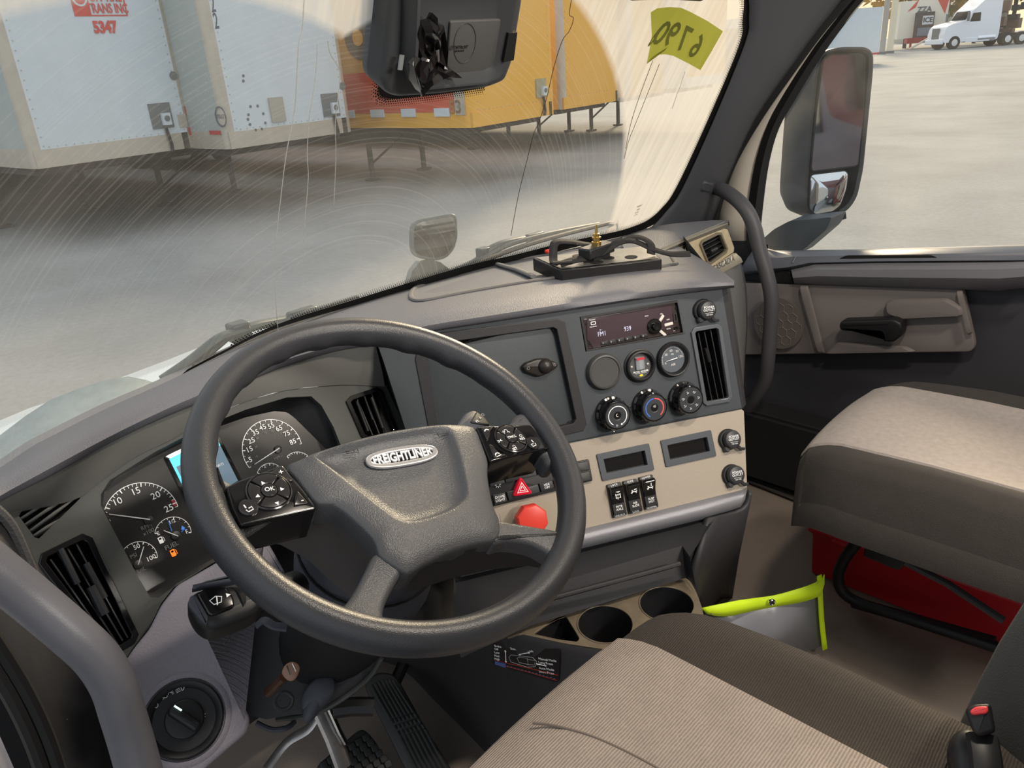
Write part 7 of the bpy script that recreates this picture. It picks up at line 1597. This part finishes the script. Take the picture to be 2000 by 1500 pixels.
def mk2(pt, F, r):
    X, Y, _ = F.loc(540, 214); pt('document_box', box(X, Y, .02, .30, .42, .04), mat('doc_box', s2l(176, 170, 156), .6)); glad(pt, *F.loc(645, 205)[:2], 1.0); X, Y, _ = F.loc(668, 168); pt('lamp_socket', prism(circ(.07, 16, X, Y), 0, .02), M_cb)
    g = MB()
    for px, py in ((475, 148), (475, 158), (485, 224), (484, 233), (489, 208), (503, 207), (514, 222), (518, 240), (499, 254), (511, 252), (488, 243)): X, Y, _ = F.loc(px, py); g.add(prism(circ(.025, 8, X, Y), 0, .01))
    pt('bolt_holes', g, M_cb)
    SFr = PL(F.w(0, 0, 0), E2*-1, -E1); 
    q = SFr.loc(420, 26); v = text('2\n2', .34, .002, q[0]+.0, q[1], .012, line=.72, bold=.004, sx=.8); part('corner_number', ([SFr.w(*p) for p in v[0]], v[1]), M_gp, r, world=True, smooth=False)
    q = SFr.loc(421, 259); part('side_reflector', ([SFr.w(*p) for p in box(q[0], q[1], .012, .34, .07, .01)[0]], box(0, 0, 0, 1, 1, 1)[1]), M_re, r, world=True)
    q = SFr.loc(432, 228); g = MB().add(arc(.16, 0, 360, .03, 20, .012, q[0], q[1])).add(text('UTILITY', .10, .002, q[0], q[1], .012)); part('maker_mark', ([SFr.w(*p) for p in g.v], g.f), M_gp, r, world=True, smooth=False)
def mk3(pt, F, r):
    glad(pt, *F.loc(1056, 172)[:2], .9, mat('grey_box', s2l(170, 160, 130), .6))
    SFr = PL(F.w(0, 0, 0), E2*-1, -E1)
    def sq(px, py): return SFr.loc(px, py)[:2]
    yb = SFr.loc(880, 245)[1]; x0 = -15; v = ([(x0, .30, .006), (-.35, .30, .006), (-.35, 1.12, .006), (x0, 1.12, .006)], [(0, 1, 2, 3)]); part('red_band', ([SFr.w(*p) for p in v[0]], v[1]), M_or, r, world=True, smooth=False)
    v = box(-.26, .72, .012, .26, .95, .02); part('corner_plate', ([SFr.w(*p) for p in v[0]], v[1]), M_al, r, world=True)
    g = MB()
    for k in range(14): g.add(box(-.75-k*.95, .30, .02, .42, .16, .02))
    part('reflector_strip', ([SFr.w(*p) for p in g.v], g.f), M_tw, r, world=True)
    q = sq(890, 210); v = text('53', .34, .002, q[0], q[1], .02, bold=.012); part('length_mark', ([SFr.w(*p) for p in v[0]], v[1]), mat('ochre_print', s2l(176, 116, 62), .5), r, world=True, smooth=False)
    q = sq(700, 74); v = prism(circ(.42, 20, *q), 0, .02); part('side_logo', ([SFr.w(*p) for p in v[0]], v[1]), mat('logo_brown', s2l(120, 104, 88), .6), r, world=True)
    v = prism(circ(.16, 16, *q), .0, .03); part('side_logo_centre', ([SFr.w(*p) for p in v[0]], v[1]), M_oc, r, world=True)
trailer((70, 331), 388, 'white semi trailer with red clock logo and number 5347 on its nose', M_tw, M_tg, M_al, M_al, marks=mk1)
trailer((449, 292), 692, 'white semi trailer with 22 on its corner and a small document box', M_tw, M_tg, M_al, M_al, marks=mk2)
trailer((922, 250), 1087, 'yellow nosed semi trailer with orange side, red band and number 53', M_ty, M_oc, M_ty, M_ty, marks=mk3)
trailer((1100, 214), 1212, 'farther yellow semi trailer with silver corner, right of the orange sided one', M_ty, M_ty, M_al, M_ty)
def mk0(pt, F, r):
    pt('unit_number', text('5341', .22, .002, 2.1, 1.35, .01, bold=.01), M_rt, smooth=False)
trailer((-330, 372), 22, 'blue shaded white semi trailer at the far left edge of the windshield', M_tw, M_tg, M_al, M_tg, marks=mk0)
trailer((1230, 190), 1322, 'yellow semi trailer seen dimly through the misted right glass', M_ty, M_ty, M_al, M_ty)
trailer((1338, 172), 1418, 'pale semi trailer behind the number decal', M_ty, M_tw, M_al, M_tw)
bw = root('light_blocker', 'added dark wall blocking light behind the parked trailers', 'light blocker', loc=(4, 32, 0))  # added wall, keeps sky light off the ground under the trailers
for k in range(1):
    c0_, c1_ = np.array([-30, 24, 0]), np.array([60, 32, 0]); v = rings2([[tuple(p) for p in (c0_, c1_, c1_+np.array([-.8, 9, 0]), c0_+np.array([-.8, 9, 0]))], [tuple(p+np.array([0, 0, 3.3])) for p in (c0_, c1_, c1_+np.array([-.8, 9, 0]), c0_+np.array([-.8, 9, 0]))]], True, True); part('walls', v, mat('blocker_dark', s2l(60, 54, 50), .9, noise=.2, nscale=3), bw, world=True, smooth=False)
# white trailer seen at the top of the door window
wt0 = root('semi_trailer', 'white semi trailer in the top left of the passenger window', 'trailer', loc=(24, 10, 0), group='parked semi trailers')
Pw = [at(1560, 96, 30), at(1716, 100, 30)]
bz0 = .9
q0, q1 = onz(1540, 118, .75)*1, onz(1716, 104, .75)*1
dqq = nrm((q1-q0)*[1, 1, 0]); q1 = q0+dqq*np.linalg.norm(q1-q0)
part('side_panel', rings2([[tuple(p) for p in (q0, q1, q1+np.array([4, 8, 0]), q0+np.array([4, 8, 0]))], [tuple(p+np.array([0, 0, 3.4])) for p in (q0, q1, q1+np.array([4, 8, 0]), q0+np.array([4, 8, 0]))]], True, True), M_tw, wt0, world=True, smooth=False)
part('bottom_rail', tube([q0, q1], .08, 6), M_re, wt0, world=True)
for t in (.3, .8): 
    c_ = q0*(1-t)+q1*t+np.array([1, 2, 0]); part('support', box(c_[0], c_[1], .36, .3, .3, .72), M_und, wt0, world=True)
# light pole and white column
def vpole(px, py, w, label, m, cat, name, h=9):
    b = onz(px, py, 0); r = root(name, label, cat, loc=b); d = np.linalg.norm(b-CP)*w/1500
    part('shaft', tube([b, b+np.array([0, 0, h])], d/2, 12), m, r, world=True); part('base', tube([b, b+np.array([0, 0, .25])], d*.7, 12), M_cb, r, world=True); return r
vpole(1722, 106, 9, 'grey round pole beside the white trailer across the yard', mat('pole_grey', s2l(176, 170, 160), .6), 'pole', 'lamp_post')
vpole(1737, 104, 10, 'pale square looking column right of the grey pole', mat('column_cream', s2l(232, 222, 196), .6), 'column', 'yard_column')
# generic far vehicles
def yaw_frame(px, py, heading_deg, dscale=None):
    b = onz(px, py, 0); a = math.radians(heading_deg); return PL(b, (math.cos(a), math.sin(a), 0), (math.cos(a+PI/2-PI), math.sin(a+PI/2-PI), 0)), b
def semi(fr, label, paint, trim, k=1.0, name='semi_truck'):
    """tractor: x forward, y up, z towards its left side; origin on the ground under the middle"""
    r = root(name, label, 'truck', fr=fr, group=None)
    def pt(nm, v, m, **kw): return part(nm, ([(a*k, b*k, c*k) for a, b, c in v[0]], v[1]), m, r, **kw)
    prof = [(3.3, .55), (3.35, 1.2), (3.2, 1.75), (2.9, 1.95), (1.5, 2.2), (1.35, 2.25), (1.0, 2.95), (.6, 3.25), (-.2, 3.95), (-1.6, 4.05), (-1.7, 1.0), (-1.6, .55)]
    prof = roundpoly(prof, .15, 3)
    v = prism(prof, -1.2, 1.2, .12, 3); v2 = rings2([[(a, b, -c-0) for a, b in prof] for c in (-1.2, 1.2)], True, True); pt('cab_body', v, paint)
    pt('windshield', ([(1.43, 2.28, .95), (1.04, 2.92, .88), (1.04, 2.92, -.88), (1.43, 2.28, -.95)], [(0, 1, 2, 3)]), M_hole, solid=-.03)
    for s in (-1, 1):
        pt('side_window', prism([(1.15, 2.1), (.95, 2.75), (.25, 2.78), (.2, 2.1)], s*1.205-.01, s*1.205+.01), M_hole)
        pt('headlamp', box(3.15, 1.15, s*.95, .3, .28, .35), M_chr, bevel=.05)
        pt('mirror', box(1.5, 2.5, s*1.45, .15, .7, .22), trim, bevel=.04)
        for x in (2.3, -2.6, -3.9):
            w = tube([(x, .52, s*.85), (x, .52, s*1.22)], .52, 28); pt('wheel', w, M_tire); pt('wheel_hub', tube([(x, .52, s*1.2), (x, .52, s*1.25)], .28, 16), M_chr)
        pt('side_step', box(.2, .65, s*1.15, 2.2, .35, .15), paint if s else trim, bevel=.03)
        pt('fuel_tank', tube([(-1.4, .75, s*.95), (.2, .75, s*.95)], .32, 16), M_chr)
    pt('grille', box(3.33, 1.3, 0, .06, .85, 1.0), M_cb, bevel=.02); pt('bumper', box(3.4, .65, 0, .25, .42, 2.35), paint, bevel=.08)
    pt('frame', box(-2.9, .85, 0, 3.2, .25, .9), M_und)
    return r
f, b = yaw_frame(1893, 93, 140); 
semi(f, 'white semi truck with tall sleeper parked across the yard, facing left', mat('far_truck_white', s2l(238, 240, 244), .35), M_cb, k=1.28)
f2 = PL(onz(1990, 88, 0), (math.cos(math.radians(188)), math.sin(math.radians(188)), 0), (math.cos(math.radians(98)), math.sin(math.radians(98)), 0))
lo2 = root('loaded_flatbed', 'dark cluttered flatbed load behind the far white truck at the right edge', 'trailer', loc=onz(1990, 86, 0)); random.seed(5)
B0 = onz(1975, 86, 0)
for k in range(26): p = B0+np.array([random.uniform(-4, 5), random.uniform(0, 3), random.uniform(.5, 4.2)]); part('load_piece', box(*p, random.uniform(.4, 1.6), random.uniform(.5, 1.4), random.uniform(.3, 1.1)), random.choice([M_und, mat('rust_brown', s2l(110, 84, 66), .7), mat('dusty_grey', s2l(150, 140, 124), .7)]), lo2, world=True)
part('deck', box(*(B0+np.array([0, 1, .9])), 10, 2.4, .25), M_und, lo2, world=True)
for x in (-3, -1.6, 2.5, 3.9): c_ = B0+np.array([x, -.2, .55]); part('wheel', tube([c_, c_+np.array([0, .3, 0])], .52, 20), M_tire, lo2, world=True)
# red and white trailer with dark door, machine and ramp
zc_ = onz(1790, 94, 0); zt_ = root('food_trailer', 'white box trailer with red stripes and dark letters ZZA behind the ramp', 'trailer', loc=zc_)
ZF = PL(onz(1748, 98, 0), onz(1825, 92, 0)-onz(1748, 98, 0), (-.8, -.6, 0)); wz = np.linalg.norm(onz(1825, 92, 0)-onz(1748, 98, 0)); kz = wz/77
def zp(nm, v, m, par=None, **kw): return part(nm, ([ZF.w(*p) for p in v[0]], v[1]), m, par or zt_, world=True, **kw)
zp('body', box(38*kz, 44*kz, -1.5, 74*kz, 56*kz, 3), mat('trailer_cream', s2l(240, 232, 214), .5)); zp('red_stripe', prism([(56*kz, 72*kz), (74*kz, 72*kz), (70*kz, 50*kz)], 0, .05), M_rt); zp('red_stripe', prism([(12*kz, 56*kz), (28*kz, 74*kz), (24*kz, 62*kz)], 0, .05), M_rt)
zp('lettering', text('ZZA', 11*kz, .02, 38*kz, 58*kz, .05, bold=.3*kz), M_gp, smooth=False)
ic = root('ice_merchandiser', 'dark cabinet with a white sign reading ICE beside the ramp', 'cabinet', loc=ZF.w(36*kz, 0, .6)); zp('cabinet', box(38*kz, 32*kz, .4, 26*kz, 44*kz, 1.0), mat('cab_dark', s2l(66, 60, 60), .6), ic, bevel=.03); zp('sign', box(41*kz, 42*kz, .93, 16*kz, 13*kz, .05), M_tw, ic); zp('sign_lettering', text('ICE', 10*kz, .02, 41*kz, 42*kz, .98, bold=.2*kz), M_und, ic, smooth=False); zp('glass_door', box(38*kz, 25*kz, .92, 22*kz, 12*kz, .04), mat('blue_grey_glass', s2l(120, 130, 145), .3), ic)
rd_ = root('red_flatbed', 'low red flatbed deck under the dark cabinet', 'trailer', loc=ZF.w(40*kz, 0, 1.2)); zp('deck', box(38*kz, 13*kz, 1.6, 60*kz, 8*kz, 1.2), mat('deck_red', s2l(150, 30, 40), .5), rd_); zp('leg', box(16*kz, 5*kz, 1.6, 3*kz, 12*kz, .2), M_red, rd_); zp('leg', box(64*kz, 5*kz, 1.6, 3*kz, 12*kz, .2), M_red, rd_)
rp = root('loading_ramp', 'pale loading ramp rising to the right in front of the red flatbed', 'ramp', loc=ZF.w(30*kz, 0, 2.4)); zp('ramp_deck', tube([(12*kz, 1*kz, 2.4), (54*kz, 23*kz, 2.4), (68*kz, 24*kz, 2.4)], 1.6*kz, 6), mat('ramp_pale', s2l(225, 212, 196), .5), rp); zp('ramp_leg', box(50*kz, 9*kz, 2.4, 3*kz, 18*kz, .2), M_und, rp)
# house roof and trees on the skyline
hs2 = root('house', 'low house with a pale grey roof behind the white truck', 'house', loc=onz(1850, 80, 0)); hb_ = onz(1858, 78, 0); u_ = nrm([.6, -.8, 0])
part('walls', box(*(hb_+np.array([3, 3, 2.6])), 12, 12, 5.2), mat('house_wall', s2l(200, 192, 176), .8), hs2, world=True); part('roof', ([tuple(hb_+np.array(p)) for p in ((-5, -5, 5), (11, -5, 5), (11, 11, 5), (-5, 11, 5), (3, 3, 8.2))], [(0, 1, 4), (1, 2, 4), (2, 3, 4), (3, 0, 4)]), mat('house_roof', s2l(190, 184, 172), .8), hs2, world=True, smooth=False)
def tree(p, h, w, label, m, seed):
    random.seed(seed); r = root('tree', label, 'tree', loc=p, group='trees beyond the yard'); part('trunk', tube([p, p+np.array([0, 0, h*.5])], .25, 8), M_und, r, world=True); g = MB()
    for k in range(420):
        a, b = random.uniform(0, 2*PI), math.acos(random.uniform(-1, 1)); q = random.uniform(.55, 1)**.5; c_ = p+np.array([w*q*math.sin(b)*math.cos(a), w*q*math.sin(b)*math.sin(a), h*.62+h*.38*q*math.cos(b)]); s = random.uniform(.35, .8)
        d1, d2 = nrm(np.random.RandomState(seed*999+k).randn(3)), nrm(np.random.RandomState(seed*777+k).randn(3)); g.add(([tuple(c_+d1*s), tuple(c_+d2*s), tuple(c_-d1*s), tuple(c_-d2*s)], [(0, 1, 2, 3)]))
    part('foliage', g, m, r, world=True, smooth=False)
M_lf = mat('leaves_olive', s2l(120, 118, 60), .8); M_lf2 = mat('leaves_gold', s2l(190, 150, 80), .8)
for i, (px, d, h, w, m, l) in enumerate(((1770, 125, 14, 7, M_lf2, 'golden lit tree left of the far house'), (1830, 130, 13, 6, M_lf, 'olive tree over the house roof'), (1905, 130, 16, 8, M_lf2, 'tall golden tree above the white truck'), (1975, 128, 17, 8, M_lf, 'olive tree at the right edge of the skyline'), (2060, 125, 17, 8, M_lf, 'olive tree farthest to the right beyond the yard'))):
    dd_ = ray(px, 60); q = CP+dd_/np.linalg.norm(dd_[:2])*d; tree(np.array([q[0], q[1], 0]), h, w, l, m, i+1)
# behind us: what the mirrors show
M_mar = mat('maroon_paint', s2l(64, 15, 24), .4)
f = PL((5.6, -5.5, 0), (0, 1, 0), (-1, 0, 0)); f = PL((5.6, -5.5, 0), (0, 1, 0), (1, 0, 0))
semi(PL((5.4, -6.5, 0), (0, 1, 0), (1, 0, 0)), 'maroon semi truck parked behind on the right, seen in the side mirror', M_mar, M_cb, k=1.1)
semi(PL((10.5, -20, 0), (.1, 1, 0), (1, -.1, 0)), 'white semi truck behind, left one of the pair in the convex mirror', MATS['far_truck_white'], M_cb)
semi(PL((14.5, -20, 0), (.1, 1, 0), (1, -.1, 0)), 'white semi truck behind, right one of the pair in the convex mirror', MATS['far_truck_white'], M_cb)
